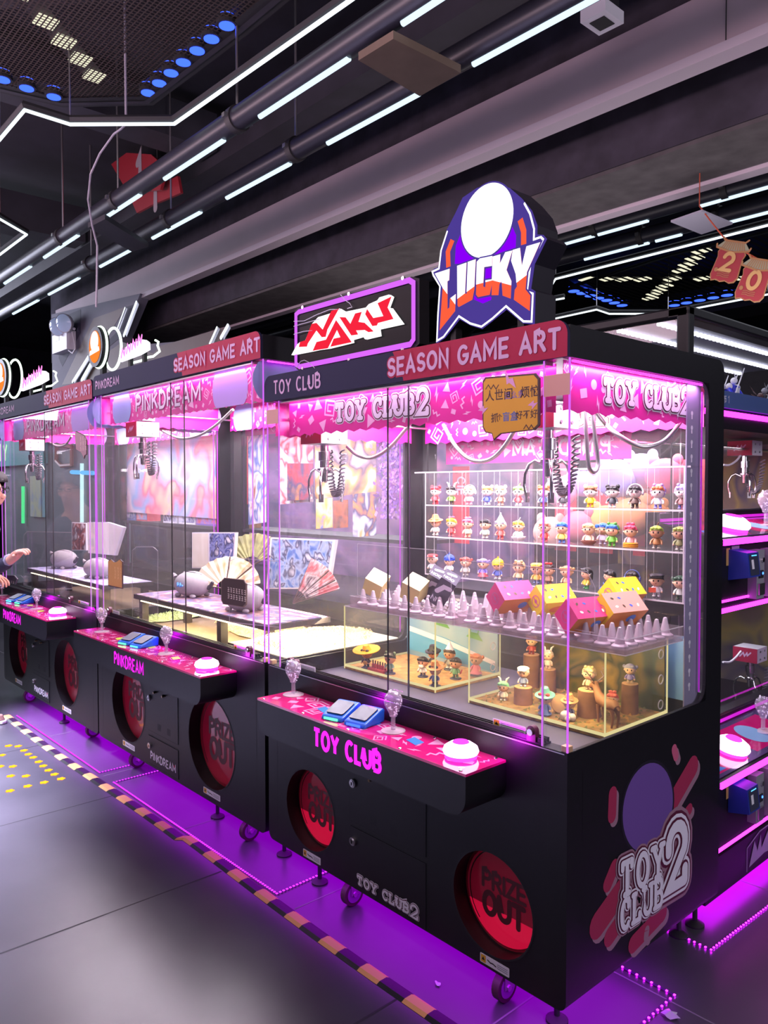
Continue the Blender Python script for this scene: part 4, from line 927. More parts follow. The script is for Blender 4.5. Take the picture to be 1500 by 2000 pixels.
glass_board([(150, 842), (166, 850), (171, 860), (171, 888), (167, 890), (166, 896), (160, 884), (150, 878), (148, 850)], .017, 'dull pink translucent-looking board hanging on the leftmost glass', 'notice_board', 'sign', mat('dusty_pink_board', '#a98088', .6), BRB, dash(152, 852, 167, 880, 3, mat('faint_pink_ink', '#d8b8b4', .6), 3))

# ------------------------------------------------------------------ inside the nearest machine
SKIN = 'f0c4a4'
_pal = {}
def pm(c, rough=.4):
    return mat('toy_'+c, c, rough)
def figurine(p, h, hair, top, low, label, cat='figurine', group=None, style='bob', hatc=None, face=SKIN, base=None, rot=0.0, acc=None, name='toy_figure'):
    """big-headed toy figure: feet, body with arms, head with eyes and ears, hair or hat"""
    t = thing(name, label, cat, p, group); s = h; T = Matrix.Translation(Vector(p)) @ Matrix.Rotation(rot, 4, 'Z')
    X = lambda *v: T @ Vector([a*s for a in v])
    z0 = 0.0
    if base:
        b = MB(); b.lathe([(.24*s, 0), (.25*s, .02*s), (.23*s, .05*s)], pm(base), T, 16); b.build('stand', t, smooth=40); z0 = .05
    b = MB()
    for sx in (-1, 1):
        b.sph(X(.085*sx, -.03, z0+.035), (.07*s, .09*s, .035*s), pm(low), 10, 6, T.to_3x3().to_4x4())
        b.cyl(X(.08*sx, 0, z0+.03), X(.07*sx, 0, z0+.2), .055*s, pm(low), 10)
    b.build('legs', t, smooth=50)
    b = MB(); b.lathe([(.10*s, z0*s+.15*s), (.155*s, z0*s+.19*s), (.135*s, z0*s+.30*s), (.08*s, z0*s+.40*s)], pm(top), T, 14)
    for sx in (-1, 1):
        b.tube([X(.09*sx, 0, z0+.37), X(.18*sx, -.03, z0+.30), X(.20*sx, -.09, z0+.22)], [.05*s, .045*s, .04*s], pm(top), 8); b.sph(X(.20*sx, -.10, z0+.20), .042*s, pm(face), 8, 6)
    b.build('body', t, smooth=50)
    zc = z0+.62; b = MB(); b.sph(X(0, 0, zc), (.245*s, .225*s, .225*s), pm(face), 18, 12, T.to_3x3().to_4x4())
    for sx in (-1, 1): b.sph(X(.24*sx, 0, zc-.02), .045*s, pm(face), 8, 6)
    b.sph(X(0, -.225, zc-.03), .02*s, pm(face), 6, 5)
    hd = b.build('head', t, smooth=60)
    b = MB()
    for sx in (-1, 1): b.sph(X(.085*sx, -.212, zc+.0), (.03*s, .012*s, .04*s), pm('2a2028', .2), 8, 6, T.to_3x3().to_4x4())
    b.sph(X(0, -.214, zc-.095), (.03*s, .012*s, .012*s), pm('b04a4a'), 8, 5, T.to_3x3().to_4x4()); b.build('face', hd, smooth=60)
    b = MB(); m = pm(hair); T3 = T.to_3x3().to_4x4()
    vs = []; fs = []; n = 18; k = 9                                   # hair cap, lower at the back than over the brow
    for j in range(k+1):
        for i in range(n):
            a = 2*PI*i/n; back = (1+math.sin(a))/2; lo = .34 - (.95 if style == 'long' else .62)*back
            th = PI/2-(PI/2-lo)*j/k
            vs.append(X(.265*math.cos(th)*math.cos(a), .25*math.cos(th)*math.sin(a), zc+.01+.25*math.sin(th)))
    for j in range(k):
        for i in range(n): fs.append((j*n+i, (j+1)*n+i, (j+1)*n+(i+1) % n, j*n+(i+1) % n))
    b.add(vs, fs, m)
    for sx in (-1, 0, 1): b.sph(X(.12*sx, -.16, zc+.15), (.10*s, .08*s, .07*s), m, 10, 6, T3)
    if style in ('long', 'buns'):
        for sx in (-1, 1): b.sph(X(.27*sx, .05, zc-(.1 if style == 'long' else -.12)), (.07*s, .07*s, (.16 if style == 'long' else .08)*s), m, 10, 7, T3)
    b.build('hair', hd, smooth=60)
    if hatc:
        b = MB(); m = pm(hatc)
        if style == 'brim' or style == 'sombrero':
            w_ = .62 if style == 'sombrero' else .36
            b.lathe([(.02*s, .36*s), (.13*s, .33*s), (.2*s, .15*s), (.24*s, .10*s), (w_*s, .14*s if style == 'sombrero' else .06*s), (w_*s, .11*s if style == 'sombrero' else .03*s), (.2*s, .04*s)], m, T @ Matrix.Translation((0, 0, (zc+.06)*s)) @ Matrix.Rotation(.18, 4, 'X'), 22)
        elif style == 'cone': b.lathe([(.20*s, 0), (.12*s, .16*s), (.015*s, .36*s)], m, T @ Matrix.Translation((0, 0, (zc+.17)*s)), 14); b.sph(X(0, 0, zc+.54), .035*s, pm('f4f0f4'), 8, 6)
        elif style == 'ears':
            for sx in (-1, 1): b.sph(X(.2*sx, .02, zc+.22), (.085*s, .05*s, .095*s), m, 10, 7, T3)
        elif style == 'bunny':
            for sx in (-1, 1): b.tube([X(.12*sx, .0, zc+.2), X(.16*sx, .02, zc+.36), X(.26*sx, .04, zc+.44)], [.05*s, .045*s, .02*s], m, 8)
        elif style == 'phones':
            b.tube([X(.28*math.cos(a), .03, zc+.02+.29*math.sin(a)) for a in [PI*i/12 for i in range(13)]], .022*s, m, 6)
            for sx in (-1, 1): b.sph(X(.28*sx, .02, zc-.03), (.05*s, .1*s, .1*s), m, 10, 7, T3)
        elif style == 'hood': b.sph(X(0, .05, zc+.04), (.285*s, .235*s, .265*s), m, 16, 10, T3); [b.sph(X(.13*sx, -.04, zc+.27), .065*s, m, 8, 6) for sx in (-1, 1)]
        elif style == 'helmet': b.lathe([(.27*s, 0), (.27*s, .06*s), (.22*s, .2*s), (.1*s, .28*s), (.03*s, .30*s)], m, T @ Matrix.Translation((0, 0, (zc+.03)*s)), 18); b.cyl(X(0, 0, zc+.3), X(0, 0, zc+.40), .03*s, m, 8)
        elif style == 'bow': [b.sph(X(.08*sx, 0, zc+.28), (.09*s, .05*s, .06*s), m, 8, 6, T3) for sx in (-1, 1)]
        elif style == 'stem': b.cyl(X(0, 0, zc+.24), X(.08, 0, zc+.38), .02*s, m, 8)
        elif style == 'cap': b.lathe([(.255*s, 0), (.27*s, .07*s), (.20*s, .12*s), (.02*s, .14*s)], m, T @ Matrix.Translation((0, 0, (zc+.13)*s)), 18); b.box((-.15*s, -.34*s, (zc+.13)*s), (.15*s, -.2*s, (zc+.155)*s), m, T)
        b.build('hat' if style in ('brim', 'sombrero', 'cone', 'helmet', 'cap', 'hood') else 'headpiece', hd, smooth=50)
    for kind, c in (acc or []):
        b = MB(); m = pm(c)
        if kind == 'guitar': b.sph(X(.05, -.2, z0+.24), (.13*s, .04*s, .09*s), m, 12, 8, T3); b.cyl(X(.1, -.2, z0+.27), X(.38, -.22, z0+.36), .018*s, pm('3a2418'), 8)
        elif kind == 'skirt': b.lathe([(.25*s, (z0+.06)*s), (.2*s, (z0+.14)*s), (.11*s, (z0+.30)*s)], m, T, 16)
        elif kind == 'dish': b.lathe([(.18*s, 0), (.30*s, .10*s), (.32*s, .17*s), (.28*s, .17*s), (.24*s, .1*s)], m, T, 18)
        elif kind == 'pancake':
            for i in range(3): b.lathe([(.26*s, i*.06*s), (.29*s, (i*.06+.02)*s), (.29*s, (i*.06+.04)*s), (.26*s, (i*.06+.055)*s)], m, T, 18)
        elif kind == 'camera': b.box((-.28*s, -.30*s, .30*s), (-.13*s, -.12*s, .42*s), m, T); b.cyl(X(-.2, -.3, .36), X(-.2, -.38, .36), .045*s, m, 10); b.cyl(X(-.2, -.2, 0), X(-.2, -.2, .3), .02*s, m, 8)
        elif kind == 'bike':
            for yy in (-.28, .22): b.cyl(X(-.05, yy, .1), X(.05, yy, .1), .1*s, m, 14)
            b.box((-.06*s, -.3*s, .12*s), (.06*s, .25*s, .2*s), m, T); b.tube([X(-.2, -.2, .34), X(0, -.24, .3), X(.2, -.2, .34)], .02*s, m, 6)
        elif kind == 'beard': b.sph(X(0, -.17, zc-.16), (.13*s, .07*s, .11*s), m, 10, 7, T3)
        elif kind == 'tail': b.tube([X(0, .12, .2), X(.1, .26, .2), X(.14, .34, .34)], [.05*s, .04*s, .02*s], m, 8)
        elif kind == 'board': b.box((-.26*s, -.2*s, z0*s+.18*s), (.0, -.16*s, z0*s+.36*s), m, T)
        elif kind == 'glasses': [b.tube([X(.1*sx+.06*math.cos(a), -.225, zc+.02+.05*math.sin(a)) for a in [2*PI*i/10 for i in range(10)]], .014*s, m, 5, True) for sx in (-1, 1)]
        b.build({'guitar': 'guitar', 'skirt': 'skirt', 'dish': 'bowl', 'pancake': 'pancake_stack', 'camera': 'film_camera', 'bike': 'ride_on', 'beard': 'beard', 'tail': 'tail', 'board': 'sign_board', 'glasses': 'sunglasses'}[kind], t, smooth=40)
    return t
# clear shelf with three tiers
SY0, SY1 = .735, .885; SZ = [1.545, 1.398, 1.222]; STOP = 1.692
t = thing('acrylic_shelf', 'clear acrylic three-tier shelf full of little figures at the back of the nearest machine', 'shelf', (-.66, .81, SZ[2]-.01))
def sheet(a, c, edges=True):
    b = MB(); b.box(a, c, ACRYL)
    x0, y0, z0 = a; x1, y1, z1 = c
    if edges: b.box((x0, y0-.0012, z0), (x1, y0, z1), ACEDGE)
    return b
sheet((-1.38, SY0, STOP), (.0-.015, SY1, STOP+.006)).build('top_board', t)
for z in SZ: sheet((-1.31, SY0, z-.006), (-.034, SY1, z)).build('shelf_board', t)
for x in (-1.31, -.040):
    b = MB(); b.box((x, SY0, SZ[2]), (x+.005, SY1, STOP), ACRYL); b.box((x, SY0-.0012, SZ[2]), (x+.005, SY0, STOP), ACEDGE); b.build('end_panel', t)
b = MB(); b.box((-1.31, SY1, SZ[2]), (-.034, SY1+.004, STOP), ACRYL)
for k in range(1, 26):
    x = -1.31+k*.049
    if k % 2: b.box((x, SY0+.01, SZ[2]), (x+.001, SY0+.0112, STOP), ACEDGE)
    else: b.box((x, SY1-.002, SZ[2]), (x+.001, SY1-.001, STOP), ACEDGE)
b.build('divider', t)
TIER = ('top', 'middle', 'bottom'); GRP = 'little toy figures on the clear shelf'
def row(ti, specs):
    for n, sp in enumerate(specs):
        px, words, hair, top, low, style, hatc = sp[:7]; ex = sp[7] if len(sp) > 7 else {}
        yy = .80+ex.get('dy', 0); x = at(px, 1000, 1, yy).x; h = ex.get('h', .098)
        k = len(specs)-n
        figurine((x, yy, SZ[ti]), h, hair, top, low, f'{words}, {TIER[ti]} tier, clear shelf', 'figurine', GRP, style, hatc, ex.get('face', SKIN), ex.get('base'), ex.get('rot', .35), ex.get('acc'))
W_ = {'face': 'f6e6e2'}
row(0, [(851, 'red and white figure with red ears', 'c23a44', 'd8404a', 'c8323c', 'ears', 'c8343e', W_), (882, 'black-haired figure in green with white bunny ears', '2a2226', '6a8a3a', '5a4030', 'bunny', 'f2ecf0', W_),
    (917, 'cream-haired figure in pale pink with white headphones', 'e8c89a', 'e8a8b8', 'e8a0b4', 'phones', 'f4f0f4', W_), (952, 'orange-haired figure in blue', 'd89050', '4a5ac8', 'f0eef4', 'ears', 'f0d0a8', W_),
    (978, 'blonde figure in dusty brown with white ears', 'e0d4a8', 'a87868', 'c89a88', 'ears', 'f4f0f0', W_), (1013, 'green-topped clown-like figure in white and red', '8ac06a', 'd84a50', 'f2f0f2', 'stem', '8ac06a', W_),
    (1062, 'brown-haired figure in denim blue behind the corner light', 'a86840', '5a6a98', '8a5a40', 'ears', 'a86840', W_), (1100, 'black and white figure half hidden by the claw', '2a2428', '2a2830', 'f2f0f4', 'ears', '2a2428', W_),
    (1153, 'brown-haired figure in bright yellow', '8a5a38', 'e8c020', 'e0b818', 'ears', 'e8b890', W_), (1196, 'black-haired figure in a black suit with black round ears', '241e24', '2a2a34', 'f0eef2', 'ears', '1e1a20', W_),
    (1240, 'brown-suited figure with white headphones and round glasses', '2a2228', '5a4238', '4a3a34', 'phones', 'f2eef4', {**W_, 'acc': [('glasses', '4a3038')]}), (1285, 'purple-hooded figure with orange fringe and white feet', 'c86a3a', 'f0ecf4', '8a86d8', 'hood', 'b08ad0', W_),
    (1332, 'lavender-hooded figure at the right end', 'b4a4dc', '8a5a58', '8a84cc', 'hood', 'b4a6de', W_)])
row(1, [(851, 'orange mushroom-hatted figure in white', 'e08a50', 'f2e8e4', 'e8d8c8', 'brim', 'd88a58'), (882, 'yellow-haired figure with pink bow and red dress', 'e8c030', 'd84a4a', 'd86a6a', 'bow', 'e05a8a'),
    (914, 'pink-haired figure in cream with a pink bow', 'd86a88', 'e8d0b0', 'e8b890', 'bow', 'e88aa8'), (948, 'black-haired figure in pale green', '221c20', 'c8d8c0', 'd8d0c4', 'bob', None),
    (978, 'figure in a striped white party hat and red', 'd0d8e8', 'd86058', 'd05048', 'cone', 'f0ecf0'), (1013, 'yellow-haired figure sitting in a white tub', 'e8cc48', 'f2f0f2', 'e0dcea', 'stem', 'f4f0f4', {'acc': [('dish', 'f2f0f6')]}),
    (1064, 'pink-haired figure in red by the corner light', 'e89078', 'd85040', 'c84a4a', 'stem', 'f2e8ea'), (1098, 'blue-haired figure in yellow', '2a68d0', 'e8c060', '4a6ab8', 'bob', None),
    (1150, 'cream-haired figure lying in a white and brown bowl', 'f0cc8c', 'e8c8b0', 'a0685a', 'bob', None, {'acc': [('dish', '8a5048')]}), (1178, 'small blue-topped figure behind the cream-haired one', '2a6ad0', 'd8c8e0', 'c8b8d8', 'buns', None, {'dy': .05}),
    (1196, 'blue-haired figure in a green frog hood', '3a78d8', '6ab840', '62b03c', 'hood', '5aa03c'), (1232, 'red-haired figure on a stack of golden pancakes', 'd84a6a', 'e8a8a8', 'e0a03c', 'bow', 'd84a6a', {'acc': [('pancake', 'e0982c')]}),
    (1283, 'apple-green-haired figure in brown with a stem on its head', '9ab03c', 'a8703c', 'c8bcb0', 'stem', '8a4a38', {'face': 'c89070'}), (1328, 'olive-green-haired figure at the right end', '8a983c', '7a7a48', 'c8c4b8', 'bob', None, {'face': 'd0a080'})])
row(2, [(845, 'white figure in a small red hat', 'e8e2e6', 'f0ecf0', 'e8e4e8', 'cap', 'c84a4a'), (878, 'white-bodied figure in a blue helmet', '2a4aa8', 'f0eef4', '3a3a58', 'helmet', '2a4ab8'),
    (910, 'pale grey figure with red hair', 'b84a40', 'c0b8b0', 'b8b0a8', 'buns', None), (944, 'purple figure with a dark red skirt', '8a7ac8', '7a6ac8', 'a83040', 'buns', None, {'acc': [('skirt', 'b03848')]}),
    (973, 'yellow-helmeted figure in blue', 'e0b820', '4a5aa8', 'e8e0e0', 'helmet', 'e8c420'), (1014, 'beige hooded figure in blue trousers', '7a5840', 'd8b890', '6a7ab8', 'hood', 'd8b080'),
    (1049, 'orange-capped figure by the corner light', 'd89840', 'e0b050', '5a6a98', 'cap', 'e0a840'), (1072, 'dark-haired figure with a red bow in brown', '3a2420', 'a8846a', '8a6050', 'bow', 'd83a34'),
    (1108, 'tan figure with ginger hair left of the green-trousered one', 'b8885a', 'c8a078', 'd86a40', 'buns', None), (1147, 'black-haired figure in a yellow shirt and green trousers', '1c1618', 'e0b838', '3a9a50', 'long', None, {'rot': -.5}),
    (1192, 'black-haired figure riding a blue motorbike', '1e1a22', 'e8c8b8', '4a5a98', 'buns', None, {'rot': -.8, 'acc': [('bike', '4a6ab0')]}), (1236, 'figure in red shorts with sunglasses filming with a camera', '2a2026', 'f0ecf2', 'd8442c', 'phones', '5a6ab0', {'acc': [('camera', '26222a'), ('glasses', 'd83a30')]}),
    (1284, 'black-haired figure in a white suit with red tie', '1c181e', 'f2f0f4', 'eceaf0', 'cap', '241e24', {'acc': [('board', 'd85a40')]}), (1330, 'dark green-haired figure at the right end', '2a4a34', 'c8d0c4', '4a5a48', 'buns', None)])
# frosted peg trays
cone = None
def tray(x0, x1, y0, y1, label, nx, ny):
    global cone
    z0, z1 = 1.092, 1.142; t = thing('peg_tray', label, 'tray', ((x0+x1)/2, (y0+y1)/2, z0), 'clear trays covered with blunt pegs')
    b = MB(); b.box((x0, y0, z0), (x1, y1, z0+.005), TRAYM)
    for a, c in (((x0, y0, z0), (x1, y0+.005, z1)), ((x0, y1-.005, z0), (x1, y1, z1)), ((x0, y0, z0), (x0+.005, y1, z1)), ((x1-.005, y0, z0), (x1, y1, z1))): b.box(a, c, TRAYM)
    for z in (z0, z1): b.box((x0, y0-.001, z-.0015), (x1, y0, z+.0015), ACEDGE); b.box((x1, y0, z-.0015), (x1+.001, y1, z+.0015), ACEDGE)
    b.box((x0+.005, y0+.005, z0+.012), (x1-.005, y1-.005, z0+.015), TRAYM); b.build('tray', t)
    if cone is None:
        m = MB(); m.lathe([(.026, 0), (.027, .006), (.021, .011), (.017, .012), (.0075, .058), (.006, .064), (.002, .066)], CONEM, None, 14)
        m.lathe([(.0275, .0005), (.0285, .004), (.0275, .0065)], ACEDGE, None, 14, False)
        me = m.build('peg', smooth=40); cone = me.data; bpy.data.objects.remove(me)
    for i in range(nx):
        for j in range(ny):
            o = bpy.data.objects.new('peg', cone); COL.objects.link(o); o.parent = t
            o.location = Vector((x0+.045+(x1-x0-.09)*i/(nx-1), y0+.04+(y1-y0-.08)*j/(ny-1), z0+.015))-ORG[t.name]
tray(-1.40, -.772, .352, .72, 'left clear peg tray, under the yellow and the dark boxes', 9, 5)
tray(-.762, -.03, .352, .722, 'right clear peg tray, under the pink and yellow boxes', 11, 6)
# guard sheets standing on the trays
def guard(x0, x1, y, z0, z1, label, cut=.05):
    b = MB(); P = [(x0, z0), (x1, z0), (x1, z1-cut), (x1-cut*.6, z1), (x0, z1)]
    b.poly(P, frY(y), ACRYL, 0, .003); b.ribbon(P, .003, frY(y), ACEDGE, .0035, closed=True)
    return tag(b.build('acrylic_guard', loc=(x0, y, z0)), label, 'guard')
guard(-1.37, -.80, .375, 1.146, 1.375, 'clear guard sheet standing before the left peg tray')
guard(-.74, -.155, .375, 1.146, 1.345, 'clear guard sheet standing before the right peg tray')
# prize boxes lying on the pegs
def prize_box(px, py, y, size, rot, mats, label, ring=False, name='prize_box', zc=None):
    c = at(px, py, 1, y)
    if zc: c = Vector((c.x, c.y, zc))
    t = thing(name, label, 'box', c, 'prize boxes lying on the pegs')
    M = Matrix.Translation(c) @ Matrix.Rotation(rot[2], 4, 'Z') @ Matrix.Rotation(rot[0], 4, 'X') @ Matrix.Rotation(rot[1], 4, 'Y')
    a, d, h = [s/2 for s in size]; b = MB()
    V = [(-a, -d, -h), (a, -d, -h), (a, d, -h), (-a, d, -h), (-a, -d, h), (a, -d, h), (a, d, h), (-a, d, h)]
    for f, m in zip([(0, 3, 2, 1), (4, 5, 6, 7), (0, 1, 5, 4), (1, 2, 6, 5), (2, 3, 7, 6), (3, 0, 4, 7)], mats): b.add([V[i] for i in f], [(0, 1, 2, 3)], m, M)
    b.build('carton', t)
    b = MB(); fr = (M @ Vector((0, 0, h)), M.to_3x3() @ Vector((1, 0, 0)), M.to_3x3() @ Vector((0, 1, 0)), M.to_3x3() @ Vector((0, 0, 1)))
    fl = (M @ Vector((-a, 0, 0)), M.to_3x3() @ Vector((0, 1, 0)), M.to_3x3() @ Vector((0, 0, 1)), M.to_3x3() @ Vector((-1, 0, 0)))
    ff = (M @ Vector((0, -d, 0)), M.to_3x3() @ Vector((1, 0, 0)), M.to_3x3() @ Vector((0, 0, 1)), M.to_3x3() @ Vector((0, -1, 0)))
    if ring:
        b.ribbon(circ(0, 0, d*.5, 20), d*.08, fl, mat('faded_pink', '#c25a92', .5), .0008, closed=True); b.poly(circ(0, 0, d*.18, 14), fl, mat('faded_pink', '#c25a92', .5), .0008); b.ribbon([(-d*.5, 0), (d*.5, 0)], d*.1, fl, mat('faded_pink', '#c25a92', .5), .001, caps=False)
        R = random.Random(px)
        for k in range(6):
            x, y_ = (-.6+.4*(k % 4))*a, (-.4+.8*(k//4))*d
            b.poly(circ(x, y_, d*.17, 10, d*.11, R.uniform(0, 3)), fr, pm(('f2efe6', '5a4a3a', '4a6ac0')[k % 3]), .0008)
        b.poly(circ(a*.1, 0, a*.6, 16, h*.45), ff, pm('d87a30'), .0008); b.poly(circ(a*.3, h*.1, a*.25, 12), ff, pm('4a78c8'), .0012)
        b.build('box_print', t)
    elif name == 'dark_box':
        text(b, 'NI', ff, -a*.8, -h*.75, h*.34, .2, WHITE, .001, caps=False); b.ribbon([(-a*.6, h*.0), (-a*.1, h*.5), (a*.6, h*.55)], h*.3, ff, WHITE, .001)
        text(b, 'NIOIO', fr, -a*.8, -d*.7, d*.38, .2, WHITE, .001, caps=False, width=a*1.3); b.ribbon([(-a*.5, d*.2), (a*.4, d*.5)], d*.34, fr, WHITE, .001)
        b.build('box_print', t)
    elif 'yellow box' in label:
        b.poly([(-a*.5, -d*.25), (a*.1, -d*.25), (a*.1, d*.25), (-a*.5, d*.25)], fr, pm('f2ead8'), .0008)
        for k in range(4): b.ribbon([(-a*.45, d*(-.18+.12*k)), (a*.05, d*(-.18+.12*k))], d*.04, fr, pm('8a7a5a'), .0012, caps=False)
        b.build('box_print', t)
PKB, YLB, ORB, BLB = mat('pink_carton', '#d8387c', .45), mat('yellow_carton', '#e6c82e', .45), mat('orange_carton', '#d8843a', .45), mat('peach_carton', '#e39a8c', .45)
CR, LY, DK = mat('cream_carton', '#f2ecb2', .45), mat('pale_yellow_carton', '#dcc77e', .45), mat('charcoal_carton', '#3a3648', .4)
prize_box(1000, 1166, .47, (.155, .085, .085), (.78, 0, 1.32), [PKB, PKB, ORB, YLB, PKB, PKB], 'pink and yellow prize box at the left of the front row on the pegs', True)
prize_box(1078, 1172, .56, (.15, .085, .085), (.78, 0, 1.32), [YLB, YLB, YLB, BLB, YLB, YLB], 'mostly yellow prize box behind the corner light on the pegs', True)
prize_box(1140, 1201, .43, (.155, .085, .085), (.78, 0, 1.32), [PKB, PKB, ORB, YLB, PKB, PKB], 'pink and yellow prize box nearest the glass on the pegs', True)
prize_box(1208, 1190, .55, (.16, .085, .085), (.78, 0, 1.32), [YLB, BLB, ORB, PKB, YLB, YLB], 'yellow prize box with a pink end, farthest right on the pegs', True)
prize_box(1215, 1158, .68, (.13, .08, .08), (.78, 0, 1.3), [PKB, YLB, ORB, PKB, YLB, YLB], 'small pink and yellow prize box at the back below the filming figure', True)
prize_box(735, 1140, .46, (.086, .086, .086), (.5, .5, .3), [LY, CR, LY, LY, LY, LY], 'cubic pale yellow box, left of two on the left pegs')
prize_box(810, 1150, .46, (.086, .086, .086), (.45, .45, .2), [LY, CR, LY, LY, LY, LY], 'cubic pale yellow box, right of two on the left pegs')
prize_box(845, 1140, .55, (.07, .075, .14), (.5, .6, .4), [DK]*6, 'dark box with white print leaning behind the yellow boxes, left of two', name='dark_box')
prize_box(868, 1150, .50, (.07, .075, .14), (.4, .6, .4), [DK]*6, 'dark box with white print nearest the guard sheet, right of two', name='dark_box')
# beach and forest display boxes
SAND = mat('sand', '#b98a4a', .9, noise=.35, nscale=40, bump=.6); SEA = swirl('beach_backdrop', ['#7fa6c4', '#9fb7c4', '#5f93bd', '#c9c2b0'], 2.2); FOREST = swirl('forest_backdrop', ['#1c2414', '#3a4320', '#6e5a22', '#2a3018', '#8a6a28'], 6)
def display_box(x0, x1, y0, y1, label, floor, back):
    z0, z1 = ZI+.003, 1.088; t = thing('display_box', label, 'display box', ((x0+x1)/2, (y0+y1)/2, z0), 'clear display boxes with yellow light edges')
    b = MB(); b.box((x0, y0, z0), (x1, y1, z0+.012), floor); b.build('ground', t)
    b = MB(); b.box((x0+.004, y1-.012, z0+.012), (x1-.004, y1-.008, z1-.004), back); b.build('backdrop', t)
    for nm, a, c in (('front_panel', (x0, y0, z0), (x1, y0+.004, z1)), ('side_panel', (x0, y0, z0), (x0+.004, y1, z1)), ('side_panel', (x1-.004, y0, z0), (x1, y1, z1)), ('rear_panel', (x0, y1-.004, z0), (x1, y1, z1)), ('lid', (x0, y0, z1), (x1, y1, z1+.003))):
        b = MB(); b.box(a, c, ACRYL); b.build(nm, t)
    b = MB(); e = .0022
    for x in (x0, x1):
        for y in (y0, y1): b.box((x-e, y-e, z0), (x+e, y+e, z1), YLED)
    for y in (y0, y1): b.box((x0, y-e, z0+.010), (x1, y+e, z0+.020), YLED)
    for x in (x0, x1): b.box((x-e, y0, z0+.010), (x+e, y1, z0+.020), YLED)
    b.box((x0, y0-e*.5, z1-.002), (x1, y0+e*.5, z1+.003), ACEDGE); b.build('light_edge', t)
    for k in range(3):
        for x in (x1, ):
            b = MB(); b.tube([(x+.003, y1-.05+.016*math.cos(a), z0+.05+.09*k+.016*math.sin(a)) for a in [2*PI*i/14 for i in range(14)]], .0022, ACEDGE, 5, True); b.build('finger_ring', t)
    return z0+.012
za = display_box(-1.46, -.885, .37, .77, 'clear display box with the beach scene, left of two', SAND, SEA)
b = MB(); yb_ = .77-.0135
b.poly([(-1.44, .84), (-.90, .82), (-.90, .87), (-1.2, .93), (-1.44, .95)], frY(yb_), mat('painted_sea', '#5aa0c8', .5), 0); b.poly([(-1.44, .93), (-1.2, .90), (-.90, .85), (-.90, .87), (-1.2, .925), (-1.44, .955)], frY(yb_), WHITE, .0005)
for x, z in ((-1.22, .985), (-1.02, .955)):
    b.poly([(x-.05, z), (x+.05, z-.01), (x+.02, z+.022), (x-.02, z+.024)], frY(yb_), mat('painted_green', '#5f9a4a', .5), .0005)
    for a in (-.02, .02): b.ribbon([(x+a, z+.02), (x+a*1.4, z+.05), (x+a*2, z+.045)], .005, frY(yb_), mat('painted_green', '#5f9a4a', .5), .0008)
for x, z in ((-1.3, 1.05), (-1.12, 1.06), (-.98, 1.03)): b.poly(circ(x, z, .05, 14, .012), frY(yb_), WHITE, .0006)
tag(b.build('beach_picture', loc=(-1.17, yb_, .95)), 'painted sea and islands at the back of the beach display box', 'picture')
def fz(px, py): p = at(px, py, 2, za); return Vector((max(-1.42, min(-.925, p.x)), max(.41, min(.71, p.y)), za))
BG = 'figures in the beach display box'
for px, py, hair, top, low, style, hatc, acc, lab, h in [
    (702, 1308, '2a2020', '4a3a58', '2a2430', 'sombrero', 'e09a2c', [('guitar', 'c89040')], 'guitar-playing figure in a wide orange sombrero', .10),
    (762, 1316, '3a3a38', '6a8a80', '3a3438', 'ears', '5a6a58', None, 'greenish spiky-crowned figure right of the sombrero figure', .10),
    (826, 1322, '26201e', 'f0ecea', '3a3438', 'bob', None, [('beard', 'f4f0ee')], 'white-bearded figure in white on the sand', .095),
    (846, 1305, '1e1a1e', '2a2830', '2a2630', 'brim', '2c2630', None, 'figure in a black hat behind the white-bearded one', .10),
    (848, 1344, '3a2a20', '3a4a78', '2a2a3a', 'brim', 'd88a48', None, 'orange-hatted figure in blue nearest the front glass', .10),
    (878, 1308, '4a3a34', '8a8480', 'd8d4d0', 'cone', 'f0ecea', None, 'grey-striped figure with a white pointed hat', .105),
    (890, 1326, '2a2420', '5a8a58', '4a6a48', 'bob', None, [('tail', 'b02c34')], 'dark-haired figure in green with a red tail piece', .10),
    (930, 1320, 'd8703a', 'd8607a', 'd8607a', 'buns', None, [('skirt', 'd86a80')], 'orange-haired figure in a pink skirt at the right edge', .105)]:
    figurine(fz(px, py), h, hair, top, low, lab+' in the beach box', 'figurine', BG, style, hatc, 'd89a78', '3a3438', .3, acc)
b = MB(); p = fz(738, 1312)
for i in range(6): b.cyl(p+Vector((-.04+.016*i, 0, 0)), p+Vector((-.04+.016*i, 0, .03)), .006, pm('a8302c'), 8); b.cyl(p+Vector((-.04+.016*i, 0, .03)), p+Vector((-.04+.016*i, 0, .045)), .003, pm('3a2020'), 8)
b.box(p+Vector((-.055, -.02, 0)), p+Vector((.05, .02, .012)), pm('a8302c')); tag(b.build('bottle_crate', loc=p), 'little red crate of bottles beside the sombrero figure', 'toy')
zb_ = display_box(-.70, -.11, .365, .765, 'clear display box with the forest scene, right of two', mat('forest_ground', '#8a6a38', .95, noise=.45, nscale=30, bump=.8), FOREST)
LOG = mat('log_bark', '#7a5238', .85, noise=.3, nscale=20, bump=.6); LOGT = mat('log_top', '#c09468', .7, noise=.15, nscale=20)
def G(px, py): p = at(px, py, 2, zb_); return Vector((max(-.662, min(-.15, p.x)), max(.412, min(.70, p.y)), zb_))
def stump(px, py, r, h, lab):
    p = G(px, py); b = MB(); b.lathe([(r*1.05, 0), (r, h*.3), (r*.97, h)], LOG, Matrix.Translation(p), 18, True); b.lathe([(r*.94, h), (r*.94, h+.002)], LOGT, Matrix.Translation(p), 18)
    tag(b.build('log_stump', loc=p, smooth=50), lab, 'log', 'cut log pieces in the forest box'); return p+Vector((0, 0, h+.002))
FG = 'figures in the forest display box'
